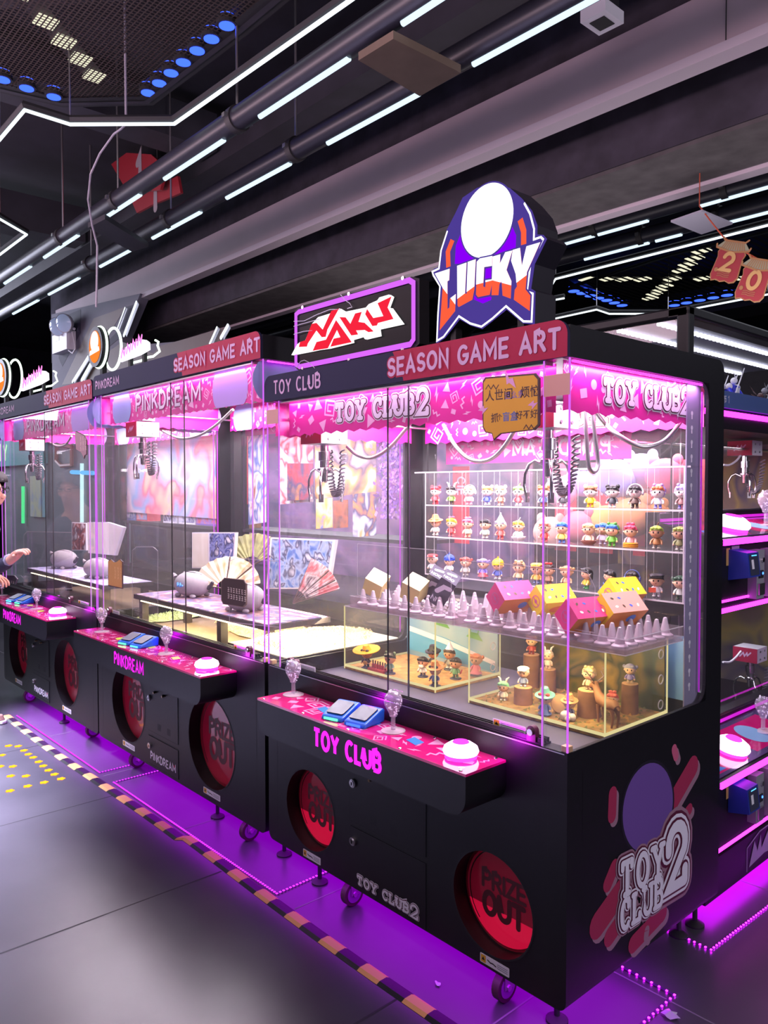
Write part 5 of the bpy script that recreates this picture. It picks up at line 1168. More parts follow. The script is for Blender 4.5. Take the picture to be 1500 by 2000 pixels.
S1 = stump(1022, 1374, .035, .062, 'short log stump under the white-capped figure'); S2 = stump(1035, 1335, .034, .13, 'tall log stump at the back under the red-caped figure')
S3 = stump(1070, 1352, .032, .092, 'log stump under the antlered figure'); S4 = stump(1150, 1398, .040, .092, 'log stump beside the deer under the golden figure'); S5 = stump(1230, 1392, .030, .105, 'log stump at the right under the winged figure')
for p, hair, top, low, style, hatc, acc, lab, h in [
    (G(983, 1368), '7ab890', 'e0d8cc', 'e8e4da', 'bunny', 'd8ccc0', None, 'pale green-capped figure with long bent ears', .085),
    (S1, 'f0e8e0', '8a94b8', 'd8d4d0', 'cap', 'f2ece4', None, 'white-capped figure on the short stump', .085), (S2, 'a86a48', 'a83a30', '8a3428', 'ears', 'c8a888', [('tail', 'a83a30')], 'red-caped figure on the tall back stump', .085),
    (S3, 'e0c8b8', 'd8c0b0', 'c8a898', 'bunny', 'e8dcd4', None, 'pale antlered figure with spread arms on a stump', .085), (G(1048, 1402), 'c83a2c', '4a66a0', '4a66a0', 'brim', '6ab0a0', [('skirt', '4a68a8')], 'red-haired figure in a teal hat and blue dress', .10),
    (G(1112, 1402), 'b8845a', '6a6a88', '5a5a78', 'brim', 'c08a58', None, 'brown mushroom-hatted figure behind the front light strip', .085), (S4, 'a8906a', 'b89878', 'a88868', 'hood', 'a88c58', [('glasses', 'c8b888')], 'golden-helmeted figure on the stump above the deer', .09),
    (S5, '9a94a8', '7a6aa0', 'c8a888', 'buns', None, [('tail', '8a78b0')], 'violet winged figure on the right stump', .08), (G(1196, 1392), 'd8604a', 'c8a070', 'b89068', 'bow', 'e0705a', None, 'red-capped figure standing behind the deer', .085)]:
    figurine(tuple(p), h, hair, top, low, lab+' in the forest box', 'figurine', FG, style, hatc, 'dcae8c', None, .4, acc)
# deer
p = G(1185, 1415); t = thing('toy_deer', 'brown toy deer with antlers in the forest display box', 'toy', p)
DEER = mat('deer_brown', '#8a5a34', .7); b = MB(); T = Matrix.Translation(p) @ Matrix.Rotation(2.75, 4, 'Z')
X = lambda *v: T @ Vector(v)
b.tube([X(-.055, 0, .068), X(-.04, 0, .075), X(0, 0, .072), X(.035, 0, .078), X(.05, 0, .092), X(.062, 0, .112), X(.068, 0, .122), X(.085, 0, .116), X(.097, 0, .110)], [.012, .020, .019, .021, .015, .011, .013, .009, .006], DEER, 10)
for x in (-.042, .032):
    for y in (-.011, .011): b.tube([X(x, y, .062), X(x-(.008 if x < 0 else -.002), y, .034), X(x, y, .0)], [.009, .005, .004], DEER, 8)
b.tube([X(-.058, 0, .072), X(-.068, 0, .064)], [.006, .003], DEER, 6)
for s_ in (-1, 1): b.tube([X(.064, .010*s_, .130), X(.058, .022*s_, .134)], [.005, .002], DEER, 6)
b.build('body', t, smooth=60)
for s_ in (-1, 1):
    b = MB(); b.tube([X(.066, .006*s_, .130), X(.055, .025*s_, .150), X(.062, .042*s_, .172)], .0022, mat('antler', '#5a4434', .6), 6)
    for a, c, d in ((.055, .025, .150), (.059, .035, .162)): b.tube([X(a, c*s_, d), X(a+.022, (c+.004)*s_, d+.014)], .0018, mat('antler', '#5a4434', .6), 6)
    b.build('antler', t)
p = G(1080, 1415); b = MB()
for dx, dy, r in ((0, 0, .017), (.022, .012, .013), (-.006, .028, .012), (.014, -.006, .010)): b.sph(p+Vector((dx, dy, r)), (r, r, r*1.05), pm('e4d6cc'), 12, 8)
tag(b.build('white_mushrooms', loc=p, smooth=60), 'cluster of white round toy mushrooms by the front glass of the forest box', 'toy')
p = G(1092, 1395); b = MB(); M = Matrix.Translation(p+Vector((0, .01, .037))) @ Matrix.Rotation(1.35, 4, 'X') @ Matrix.Rotation(.3, 4, 'Y'); b.lathe([(.036, -.005), (.036, .005)], LOG, M, 20); b.lathe([(.033, .005), (.033, .0058)], LOGT, M, 20)
tag(b.build('log_slice', loc=p), 'round log slice standing on edge behind the white mushrooms', 'log', 'cut log pieces in the forest box')
MOSS = mat('moss', '#5a5c28', .95, bump=.8); R = random.Random(4); b = MB()
for i in range(260):
    x, y = R.uniform(-.69, -.12), R.uniform(.38, .75); s = R.uniform(.004, .010)
    b.add([(x-s, y, zb_), (x+s, y+R.uniform(-s, s), zb_), (x+R.uniform(-s, s), y+s, zb_+R.uniform(.002, .009))], [(0, 1, 2)], MOSS if i % 3 else mat('dry_leaf', '#a87a38', .9))
o = b.build('forest_litter', loc=(-.4, .56, zb_)); tag(o, 'moss and dry leaves scattered on the forest box ground', 'litter'); o['kind'] = 'stuff'

b = MB(); b.box((-.135, .80, .86), (-.035, .806, 1.09), mat('pale_blue_card', '#7fb0d8', .5)); b.box((-.135, .799, ZI+.003), (-.035, .807, .86), BLACKM); tag(b.build('picture_card', loc=(-.08, .8, .86)), 'pale blue upright card at the back right of the forest display box', 'card')

# ------------------------------------------------------------------ inside the middle and left machines
TBL = mat('dark_table_edge', '#3a3230', .5); CATM = mat('grey_plush', '#a9a1a6', .9, noise=.06, nscale=60, bump=.15)
def prop_table(x0, x1, y0, y1, z, label, cols):
    t = thing('low_table', label, 'table', ((x0+x1)/2, (y0+y1)/2, ZI), 'low display tables')
    b = MB(); b.box((x0, y0, z-.025), (x1, y1, z), TBL); b.build('table_top', t)
    for x in (x0+.05, x1-.47 if x0 > -3.4 else x1-.05):
        for y in (y0+.04, y1-.04): b = MB(); b.box((x-.02, y-.02, ZI+.002), (x+.02, y+.02, z-.025), TBL); b.build('leg', t)
    b = MB(); b.box((x0+.1, y0-.004, z-.031), (x1-.1, y0+.012, z-.026), glow('warm_table_strip', (1, .85, .5), 6)); b.build('light_strip', t)
    b = MB(); b.box((x0+.01, y0+.005, z), (x1-.01, y1-.01, z+.003), swirl('mat_print_'+cols[0], ['#'+c for c in cols], 9)); o = b.build('printed_mat', loc=(x0, y0, z))
    tag(o, 'printed picture mat lying on the '+('table in the middle machine' if x0 > -3.4 else 'table in the leftmost machine'), 'mat')
prop_table(-3.10, -1.68, .10, .46, 1.0, 'low dark display table with a printed mat inside the middle machine', ['d8c8d0', '8a5a6a', '6a6a9a', 'e0b0a0', '4a4a68'])
prop_table(-5.10, -3.60, .12, .46, 1.0, 'low dark display table with a pale mat inside the leftmost machine', ['e8e0f0', 'c8c0e0', '9a94c8', 'f0ecf4'])
def plush(px, py, y, r, label, rot=0.3):
    p = at(px, py, 1, y); p = Vector((p.x, y, 1.003)); t = thing('plush_cat', label, 'plush toy', p, 'round grey plush cats'); T = Matrix.Translation(p) @ Matrix.Rotation(rot, 4, 'Z')
    X = lambda *v: T @ Vector([a*r for a in v]); T3 = T.to_3x3().to_4x4()
    b = MB(); b.sph(X(0, 0, .78), (1.28*r, .95*r, .80*r), CATM, 26, 16, T3); b.build('body', t, smooth=80)
    for y_ in (-.45, .45):
        b = MB(); b.lathe([(.16*r, 0), (.10*r, .18*r), (.02*r, .30*r)], CATM, Matrix.Translation(X(-1.0, y_, 1.22)) @ T3 @ Matrix.Rotation(-.7, 4, 'Y'), 10); b.build('ear', t, smooth=60)
    for x, y_ in ((-.75, -.5), (-.75, .5), (.6, -.6), (.6, .6)):
        b = MB(); b.sph(X(x, y_, .12), (.22*r, .18*r, .13*r), CATM, 10, 7, T3); b.build('paw', t, smooth=60)
    b = MB(); b.tube([X(1.2, .1, .6), X(1.45, .1, .75), X(1.6, .1, 1.0)], [.16*r, .14*r, .10*r], mat('plush_stripe', '#4a464c', .9), 8); b.build('tail', t, smooth=60)
    b = MB(); b.tube([X(-.7, 0, 1.46), X(-.2, -.25, 1.56), X(.3, -.25, 1.56), X(.8, 0, 1.41)], .02*r, mat('plush_stripe', '#4a464c', .9), 6); b.build('back_stripe', t)
    return t
plush(376, 1140, .30, .092, 'round grey plush cat with blue face stitching, left of two in the middle machine')
plush(478, 1160, .24, .090, 'round grey plush cat half hidden by the brown notice in the middle machine')
plush(125, 1092, .32, .092, 'round grey plush cat on the pale mat, left of two in the leftmost machine')
plush(192, 1105, .26, .090, 'round grey plush cat behind the magenta post in the leftmost machine')
b = MB(); p = at(345, 1130, 1, .20)
for (dx, dz) in ((0, .0), (.03, .0)): b.tube([(p.x+dx, .205, 1.06+dz+.03), (p.x+dx+.012, .20, 1.06+dz+.012), (p.x+dx+.028, .205, 1.06+dz+.02)], .006, mat('blue_stitch', '#5aa0e8', .7), 6)
tag(b.build('blue_ribbon', loc=(p.x, .2, 1.06)), 'pale blue ribbon marks before the left cat of the middle machine', 'ribbon')
def fan(px, py, y, r, label, m, a0, a1, z=None, tilt=.5):
    p = at(px, py, 1, y); t = thing('folding_fan', label, 'fan', p); n = 22; vs = []; fs = []
    T = Matrix.Translation(p) @ Matrix.Rotation(.75, 4, 'Z') @ Matrix.Rotation(-tilt, 4, 'X')
    for i in range(n+1):
        a = math.radians(a0+(a1-a0)*i/n); o = .010 if i % 2 else -.004
        vs += [(r*.28*math.cos(a), o*.3, r*.28*math.sin(a)), (r*math.cos(a), o, r*math.sin(a))]
    for i in range(n): fs.append((2*i, 2*i+2, 2*i+3, 2*i+1))
    b = MB(); b.add(vs, fs, m, T); b.build('paper_leaf', t)
    for i in (0, n//4, n//2, 3*n//4, n):
        a = math.radians(a0+(a1-a0)*i/n); b = MB(); b.tube([T @ Vector((0, .003, 0)), T @ Vector((r*.98*math.cos(a), .004, r*.98*math.sin(a)))], .004, mat('fan_stick', '#4a342c', .5), 5); b.build('rib', t)
fan(440, 1150, .40, .20, 'open cream paper fan lying behind the brown notice in the middle machine', swirl('cream_fan_print', ['#f4ead0', '#efe2c0', '#c8a878', '#f4ead0'], 7), 10, 170)
fan(572, 1178, .36, .24, 'open pink and red patterned paper fan over the straw, seen through the nearest machine', swirl('pink_fan_print', ['#f2d0cc', '#d8646a', '#f4e4dc', '#5a3a4a'], 14), 18, 70, tilt=.3)
fan(490, 1105, .70, .22, 'olive folding fan standing at the back of the middle machine', swirl('olive_fan_print', ['#6a6a4a', '#8a8a5c', '#4a4a38'], 9), 30, 150)
def leaf_board(px, y, z0, cols, label, name='picture_board', cat='board', th=.02, sc=5):
    P = [(at(a, c, 1, y).x, max(z0, at(a, c, 1, y).z)) for a, c in px]; k = sum(p[0] for p in P)/len(P); l = sum(p[1] for p in P)/len(P)
    t = thing(name, label, cat, (k, y, min(p[1] for p in P))); f = frY(y); b = MB(); b.poly(P, f, WHITEP, -th, 0); b.build('board', t)
    b = MB(); b.poly([(k+(a-k)*.93, l+(c-l)*.95) for a, c in P], f, swirl('print_'+name+cols[0]+str(len(cols)), ['#'+c for c in cols], sc), .001); b.build('picture', t); return t
leaf_board([(375, 1040), (408, 1040), (408, 1110), (375, 1110)], .62, ZI, ['efe8e2', 'e0d8cc', 'f4eee8'], 'blank cream page of a folded picture board in the middle machine')
leaf_board([(408, 1040), (460, 1040), (455, 1115), (408, 1110)], .60, ZI, ['dfe0f0', '2a3a8a', '8a92c8', '1a2050', 'e8e4f0'], 'blue and white picture page of a folded board in the middle machine', sc=14)
leaf_board([(528, 1050), (655, 1055), (640, 1150), (520, 1150)], .80, ZI, ['2a5aa8', '4a78c0', '9ab0d8', '1c2a5a', 'c8d0e4'], 'blue group picture board leaning at the back, seen beside the straw', sc=12)
leaf_board([(140, 1020), (168, 1022), (168, 1075), (140, 1075)], .60, ZI, ['efe6ee', 'a85a58', '5a3a4a', 'e8dce4'], 'small standing picture board behind the plush cat in the leftmost machine', sc=12)
leaf_board([(170, 1020), (210, 1020), (242, 1030), (225, 1085), (172, 1080)], .50, ZI, ['f4eee8', 'e6dcd8', 'efe8ea'], 'curved blank white board in the leftmost machine', sc=4)
# straw nests
def straw(cx, cy, rx, ry, z, col, label, n, seed, hh=.035, bed=True):
    R = random.Random(seed); b = MB(); m = mat('straw_'+col, '#'+col, .6); m2 = mat('straw_bed_'+col, '#'+col, .9, bump=1.0)
    vs = [(cx, cy, z+hh*.8)]+[(cx+rx*math.cos(2*PI*i/24)*R.uniform(.9, 1.05), cy+ry*math.sin(2*PI*i/24)*R.uniform(.9, 1.05), z+R.uniform(.002, .014)) for i in range(24)]
    if bed: b.add(vs, [(0, 1+i, 1+(i+1) % 24) for i in range(24)], m2)
    for i in range(n):
        a = R.uniform(0, 6.28); q = math.sqrt(R.random()); x, y = cx+rx*q*math.cos(a), cy+ry*q*math.sin(a); l = R.uniform(.02, .06); d = R.uniform(0, 6.28); k = R.uniform(.3, 1)
        zz = z+hh*.8*(1-q)+.004; P = [Vector((x+l*(u-.5)*math.cos(d+k*u), y+l*(u-.5)*math.sin(d+k*u), zz+.022*math.sin(PI*u)*R.uniform(.3, 1))) for u in (0, .33, .66, 1)]
        w_ = .0012; sd = Vector((-math.sin(d), math.cos(d), .4))*w_
        b.add([p-sd for p in P]+[p+sd for p in P], [(i_, i_+1, i_+5, i_+4) for i_ in range(3)], m)
    o = b.build('straw_nest', loc=(cx, cy, z)); tag(o, label, 'straw'); o['kind'] = 'stuff'
t = thing('straw_tray', 'glowing tray under the straw nest at the right end of the middle machine', 'tray', (-1.83, .5, ZI))
b = MB(); b.box((-2.08, .13, ZI+.002), (-1.58, .84, ZI+.062), TBL); b.build('tray_body', t)
b = MB(); b.poly([(-2.07, .14), (-1.59, .14), (-1.59, .83), (-2.07, .83)], frZ(ZI+.063), glow('warm_light_panel', (1, .86, .55), 5.0), 0); b.build('light_sheet', t)
straw(-1.83, .48, .23, .33, ZI+.064, 'f4dfa6', 'bright pale straw nest at the right end of the middle machine', 1300, 7, .05, False)
straw(-3.25, .40, .10, .30, ZI+.003, 'b8c88a', 'greenish shredded straw at the left end of the middle machine', 450, 8)
straw(-2.45, .62, .5, .2, ZI+.003, 'd8b878', 'tan straw on the floor of the middle machine under the table', 500, 9)
def low_guard(px, y, label):
    P = [(at(a, c, 1, y).x, at(a, c, 1, y).z) for a, c in px]; b = MB(); b.poly(P, frY(y), ACRYL, 0, .004); b.ribbon(P, .005, frY(y), ACEDGE, .005, closed=True)
    tag(b.build('acrylic_guard', loc=(P[0][0], y, P[0][1])), label, 'guard')
low_guard([(260, 1205), (260, 1075), (268, 1068), (300, 1068), (310, 1076), (310, 1215)], .085, 'clear guard with round corners at the left of the middle table')
low_guard([(450, 1215), (450, 1096), (462, 1090), (545, 1096), (548, 1225)], .085, 'clear guard with round corners at the right of the middle table')
low_guard([(48, 1150), (48, 1045), (54, 1038), (142, 1040), (142, 1150)], .10, 'clear guard with round corners before the cat in the leftmost machine')

# ------------------------------------------------------------------ machines standing back to back with the row
t = thing('rear_claw_machine', 'dark glazed machine standing back to back behind the middle and left ones', 'claw machine', (-3.4, 1.45, 0))
b = MB(); b.box((-5.5, 1.0, .10), (-1.52, 1.95, .95), BLACK); b.build('lower_body', t)
b = MB(); b.box((-5.5, 1.0, 2.17), (-1.52, 1.95, 2.28), BLACK); b.build('roof', t)
for x in (-5.45, -3.42, -1.60):
    b = MB(); b.box((x-.05, 1.0, .95), (x+.05, 1.06, 2.17), BLACK); b.build('post', t)
b = MB(); b.box((-5.4, 1.93, .95), (-1.6, 1.95, 2.17), swirl('rear_picture_panel', ['#5a4a70', '#8a6a94', '#3a3a5c', '#a06a86'], 2)); b.build('back_panel', t)
b = MB(); f = frY(1.03); b.poly([(-3.36, 1.98), (-1.66, 1.98), (-1.66, 2.15), (-3.36, 2.15)], f, PINK, 0, .003); text(b, 'PINKDREAM', f, -3.2, 2.03, .08, .22, WHITE, .004, width=.8, caps=False, mirror=True, gap=.3); pattern(b, f, -3.3, 1.99, -1.7, 2.14, PINKPALE, 9, 40, .033, .0032); b.build('rear_banner', t)
def poster(px, y, cols, label, sc=5, txt=None, solid=None):
    P = [(at(a, c, 1, y).x, at(a, c, 1, y).z) for a, c in px]; b = MB(); f = frY(y)
    b.poly(P, f, mat('solid_'+solid, '#'+solid, .5) if solid else swirl('poster_'+''.join(cols)[:24], ['#'+c for c in cols], sc), 0, .004)
    k = sum(p[0] for p in P)/len(P); l = sum(p[1] for p in P)/len(P)
    if txt:
        hh = max(p[1] for p in P)-min(p[1] for p in P); ww = max(p[0] for p in P)-min(p[0] for p in P)
        fr = (Vector((k, y, l)), Vector((0, 0, 1)), Vector((-1, 0, 0)), Vector((0, -1, 0))); text(b, txt, fr, -hh*.44, -ww*.28, ww*.56, .26, WHITE, .005, width=hh*.86, gap=.3)
    return tag(b.build('poster', loc=(k, y, l)), label, 'poster')
poster([(249, 851), (447, 850), (447, 1015), (249, 1000)], 1.06, ['8a98dc', 'd8a8c8', 'f0d8e4', '9ab8ec', 'e87a90', 'f2c8a8', '7a8ad0'], 'large pale blue and pink swirling poster behind the left and middle machines', 2.2)
poster([(465, 822), (484, 818), (484, 985), (465, 985)], 1.05, ['c8283c'], 'narrow red poster with white upright lettering, right of the dark post', 3, 'SEASON', solid='b8243c')
poster([(486, 818), (520, 810), (520, 1020), (486, 1025)], 1.05, ['f4f0f6', 'e8e4f0', '5a70b8', 'f4f0f6', 'a85a3a'], 'white poster with blue shapes right of the red strip', 6)
poster([(548, 850), (612, 842), (612, 980), (548, 985)], 1.05, ['f4eef4', 'f0e8f0', 'c83a4a', 'f4eef4', '3a3440'], 'white poster with dark and red patches behind the left claw of the nearest machine', 6)
poster([(616, 842), (735, 838), (735, 960), (616, 975)], 1.05, ['efe4ee', 'e0b8c0', '4a4458', 'd8a04a', 'f0e8ee', 'b05a6a'], 'pale poster with grey and gold patches behind the hanging conduit', 4)
poster([(562, 905), (612, 905), (612, 975), (562, 978)], 1.03, ['2a2c50', 'b8303c', '3a3c68', 'd88a3a'], 'small dark blue poster with a red patch below the left claw', 7)
poster([(618, 975), (650, 972), (650, 1030), (618, 1033)], 1.02, ['f0c860', 'f2d8b8', 'e8b848', '5a80c8'], 'small yellow portrait-shaped picture card on the rear shelf', 9)
poster([(652, 978), (680, 976), (680, 1030), (652, 1032)], 1.02, ['6a3a24', 'a85a2c', '3a2a30'], 'small brown picture card right of the yellow one', 9)
poster([(690, 965), (735, 960), (735, 1045), (690, 1050)], 1.02, ['3a5a9a', 'd8903a', '2a3a70', 'e0e4ec', 'e8b06a'], 'blue and orange picture card beside the purple garland', 8)
zsh = at(450, 1030, 1, 1.06).z
t = thing('rear_shelf', 'dark shelf carrying figure boxes behind the middle machine', 'shelf', (-3.4, 1.12, zsh-.02))
b = MB(); b.box((-5.35, 1.005, zsh-.02), (-1.65, 1.30, zsh), BLACKM); b.build('shelf_board', t)
for x in (-5.3, -3.5, -1.7): b = MB(); b.box((x-.015, 1.005, .951), (x+.015, 1.03, zsh-.02), BLACKM); b.build('bracket', t)
def carton(px0, px1, py0, cols, label, sc=8, dep=.12):
    x0, x1 = at(px0, 1000, 1, 1.06).x, at(px1, 1000, 1, 1.06).x; z1 = at((px0+px1)/2, py0, 1, 1.06).z
    t = thing('figure_box', label, 'box', ((x0+x1)/2, 1.12, zsh), 'boxes on the rear shelf'); k = swirl('carton_'+cols[0]+cols[-1], ['#'+c for c in cols], sc)
    b = MB(); b.box((x0+.004, 1.07, zsh), (x1-.004, 1.07+dep, z1), mat('carton_'+cols[0], '#'+cols[0], .5)); b.build('carton', t)
    b = MB(); f = frY(1.07); b.poly([(x0+.012, zsh+.012), (x1-.012, zsh+.012), (x1-.012, z1-.012), (x0+.012, z1-.012)], f, k, .001); b.build('box_print', t)
carton(236, 262, 960, ['7a8ac8', 'd8dcf0', '4a5aa0', 'eef0f8'], 'blue and white figure box, first at the left of the rear shelf')
carton(264, 286, 962, ['c8404a', 'e0a0a8', '7aa0d8', 'd84a4a'], 'red figure box with a pale round patch, second on the rear shelf')
carton(316, 344, 948, ['e4e6f2', '2a3060', 'd0d4ea', '3a4480'], 'white figure box with navy windows, left of a pair on the rear shelf')
carton(346, 379, 948, ['eceef6', 'd0d6ea', '3a4480', 'eef0f8'], 'white and navy figure box, right of a pair on the rear shelf')
carton(380, 424, 945, ['6a4ab0', 'c84038', '8a6ac8', 'd86a4a', '5a4aa8'], 'purple figure box with red figures on the rear shelf', 6)
carton(428, 449, 970, ['7a5a3c', '3a68b0', 'c89a4a', '4a3a30'], 'brown figure box with blue window near the rear shelf end, left of two')
carton(452, 480, 968, ['7a5a3c', '2a58a8', 'e0902c', '4a3a30'], 'brown figure box with blue and orange figure, at the end of the rear shelf')
# wisteria
R = random.Random(12); b = MB(); m1 = mat('wisteria', '#a878d8', .7); m2 = mat('wisteria_dark', '#7a4ab8', .7)
for i in range(520):
    py = R.uniform(850, 1012); px = 762+R.gauss(0, 15)*(1-.35*(py-850)/165); p = at(px, py, 1, .985+R.uniform(-.01, .012)); s = R.uniform(.010, .02)
    a = R.uniform(0, 6.28); e = R.uniform(-1, 1); u = Vector((math.cos(a), .6*e, math.sin(a)))*s; v = Vector((-math.sin(a), .5, math.cos(a)))*s*.55
    b.add([p-u, p-v, p+u, p+v], [(0, 1, 2, 3)], m1 if i % 3 else m2)
o = b.build('wisteria_garland', loc=at(762, 930, 1, .985)); tag(o, 'purple hanging flower garland between the posters and the clear shelf', 'garland'); o['kind'] = 'stuff'

# ------------------------------------------------------------------ stacked end machine at the right edge
Y0, Y1, XB = .975, 2.7, -1.48
E_ = lambda py, x: at(1412, py, 0, x).z
t = thing('stacked_claw_machine', 'two-tier claw machine with magenta light edges behind the nearest one, at the right edge', 'claw machine', (-.7, 1.8, 0))
zk, z1, z2, z3, z4 = .21, .50, 1.10, 1.17, 1.40
fy = lambda y: (Vector((0, y, 0)), Vector((1, 0, 0)), Vector((0, 0, 1)), Vector((0, -1, 0)))
def prof(name, P, m=BLACK, y0=Y0, y1=Y1):
    b = MB(); b.poly(P, fy(y1), m, 0, y1-y0); return b.build(name, t)
prof('kick_panel', [(XB, .05), (-.06, .05), (-.06, .205), (XB, .205)])
prof('lower_panel', [(XB, .26), (-.04, .26), (-.03, .50), (XB, .50)]); prof('plinth_gap', [(XB, .205), (-.10, .205), (-.10, .26), (XB, .26)], BLACKM)
prof('upper_panel', [(-.32, 1.10), (-.03, 1.17), (-.03, 1.40), (-.32, 1.40)])
prof('shelf_floor', [(XB, 1.10), (-.32, 1.10), (-.32, 1.13), (XB, 1.13)])
prof('header', [(XB, 1.865), (-.19, 1.865), (-.19, 1.95), (XB, 1.95)])
for nm, za in (('lower_console', .50), ('upper_console', 1.40)):
    P = [(-.32, za), (-.03, za), (-.008, za+.012), (-.008, za+.03), (-.27, za+.085), (-.27, za+.125), (-.32, za+.125)]
    c = prof(nm, P); b = MB(); b.box((-.010, Y0, za+.010), (-.002, Y1, za+.032), MAG); b.build('light_edge', c)
    n = Vector((.055, 0, .262)).normalized(); U = Vector((0, 1, 0)); V = n.cross(U); fr = (Vector((-.14, 0, za+.0585)), U, V, n)
    b = MB(); b.poly([(Y0+.01, -.115), (Y1, -.115), (Y1, .115), (Y0+.01, .115)], fr, mat('console_sheet', '#5c4a78', .1, coat=.8), .001, .003)
    b.poly([(Y0+.02, -.10), (1.30, -.10), (1.27, .06), (Y0+.02, .06)], fr, PINKTOP, .0032); b.poly([(1.40, -.09), (1.8, -.09), (1.8, .09), (1.40, .09)], fr, PINKTOP, .0032)
    b.poly([(Y0+.03, -.09), (1.12, -.09), (1.04, .0), (Y0+.03, .0)], fr, mat('blue_console_patch', '#4a86dd', .15), .0036); b.poly(circ(1.56, .0, .075), fr, mat('pale_blue_ring', '#8fb4e0', .2), .0036)
    slabtext(b, 'TOY', fr, 1.30, -.03, .035, .08, .004, fill=WHITE, out1=DARKRED)
    b.build('console_print', c)
    Mx = Matrix(((U.x, V.x, n.x, 0), (U.y, V.y, n.y, 0), (U.z, V.z, n.z, 0), (0, 0, 0, 1)))
    pb = at(1432, 1478 if za < 1 else 1042, 0, -.10); zz = za+.03+.055*(.10-.008)/.262+.004
    button(c, 0, 0, 0, 1.25, Matrix.Translation((-.11, pb.y, zz)) @ Mx)
    joystick(c, -.13, at(1490, 1450, 0, -.13).y, za+.058, 1.1)
    b = MB(); b.box((-.268, Y0+.02, za+.088), (-.262, Y1, za+.10), mat('sill_glow', (.5, .02, .45), .4, emit=.7, ecol=(.8, .02, .8))); b.build('sill_light', t)
b = MB(); b.box((-.045, Y0, .243), (-.037, Y1, .252), MAG); b.build('light_line', t)
b = MB(); b.box((-.032, Y0, 1.155), (-.024, Y1, 1.172), MAG); b.box((-.030, Y0, 1.195), (-.024, Y1, 1.203), MAG); b.build('light_line', t)
b = MB(); b.box((-.192, Y0, 1.918), (-.182, Y1, 1.94), MAG); b.build('light_line', t)
for za, zb2 in ((.62, 1.12), (1.52, 1.866)):
    b = MB(); b.box((-.262, Y0, za), (-.258, Y1, zb2), GLASS); b.box((-.262, Y0+.085, za), (-.257, Y0+.09, zb2), RUBBER); b.box((-.262, Y0+.16, za), (-.258, Y0+.163, zb2), ACEDGE); b.build('front_glass', t)
b = MB(); b.box((XB, Y0, .62), (-.26, Y0+.004, 1.10), GLASS); b.box((XB, Y0, 1.13), (-.26, Y0+.004, 1.866), GLASS); b.build('side_glass', t)
b = MB(); b.box((XB, Y1-.02, .5), (-.26, Y1, 1.9), swirl('end_back_print', ['#6a5a48', '#8a7a3a', '#3a3450', '#7a6a58', '#4a4a6a'], 3)); b.build('back_panel', t)
b = MB(); f = frY(Y0+.03); b.poly([(XB+.05, 1.74), (-.40, 1.74), (-.40, 1.86), (XB+.05, 1.86)], f, PINK, 0, .003); pattern(b, f, XB+.06, 1.745, -.42, 1.855, PINKPALE, 5, 40, .03, .0032); text(b, 'PINKDREAM', f, -1.0, 1.77, .06, .2, WHITE, .005, width=.5, caps=False, mirror=True, gap=.3); b.build('rear_banner', t)
b = MB(); b.poly([(1.35, .075), (1.40, .17), (1.43, .12), (1.46, .18), (1.47, .12), (1.55, .19), (1.60, .08), (1.5, .09)], frX(-.06), GREYP, .002); b.ribbon([(1.33, .065), (1.33, .16), (1.45, .195), (1.7, .2)], .006, frX(-.06), GREYP, .002); b.build('kick_logo', t)
for za, pys in ((.30, (1500, 1640)), (1.19, (1080, 1215))):
    yq = at(1430, (pys[0]+pys[1])/2, 0, -.03).y
    for k in range(2):
        y = yq+.17+k*.115; b = MB(); b.box((-.03, y-.035, za+.0), (.004, y+.035, za+.19), GREYP); b.box((.004, y-.018, za+.08), (.008, y+.02, za+.11), BLACKM); b.box((.004, y-.025, za+.015), (.012, y+.025, za+.06), STEEL)
        b.cyl((.004, y+.015, za+.15), (.010, y+.015, za+.15), .010, CHROME, 12); b.sph((.006, y+.012, za+.098), .006, glow('coin_lamp', (.05, .2, 1), 4), 8, 6); b.build('coin_acceptor', t)
    b = MB(); y = yq+.01; P = [(-.03, za+.085), (.05, za+.10), (.04, za+.19), (-.03, za+.20)]; b.poly(P, fy(y+.05), mat('deep_blue_plastic', '#2a3a9a', .35), 0, .095)
    fr = (Vector((.0505, y, za+.10)), Vector((0, 1, 0)), Vector((-.11, 0, .99)), Vector((1, 0, .11))); b.poly(rrect(-.036, .006, .042, .085, .008), fr, SCREEN, .0005); b.poly([(-.02, .03), (.0, .03), (.0, .065), (-.02, .065)], fr, WHITEP, .001); b.poly([(-.015, .078), (.03, .078), (.03, .082), (-.015, .082)], fr, glow('reader_cyan2', (.1, .5, 1), 2), .001); b.build('card_reader_unit', t)
    b = MB(); b.poly([(yq-.055, za+.14), (yq-.025, za+.14), (yq-.025, za+.205), (yq-.055, za+.205)], frX(-.03), mat('amber_tag', '#a88a50', .6), .001); b.poly([(yq-.01, za+.19), (yq+.055, za+.19), (yq+.055, za+.215), (yq-.01, za+.215)], frX(-.03), GREYP, .001); b.build('tag_sticker', t)
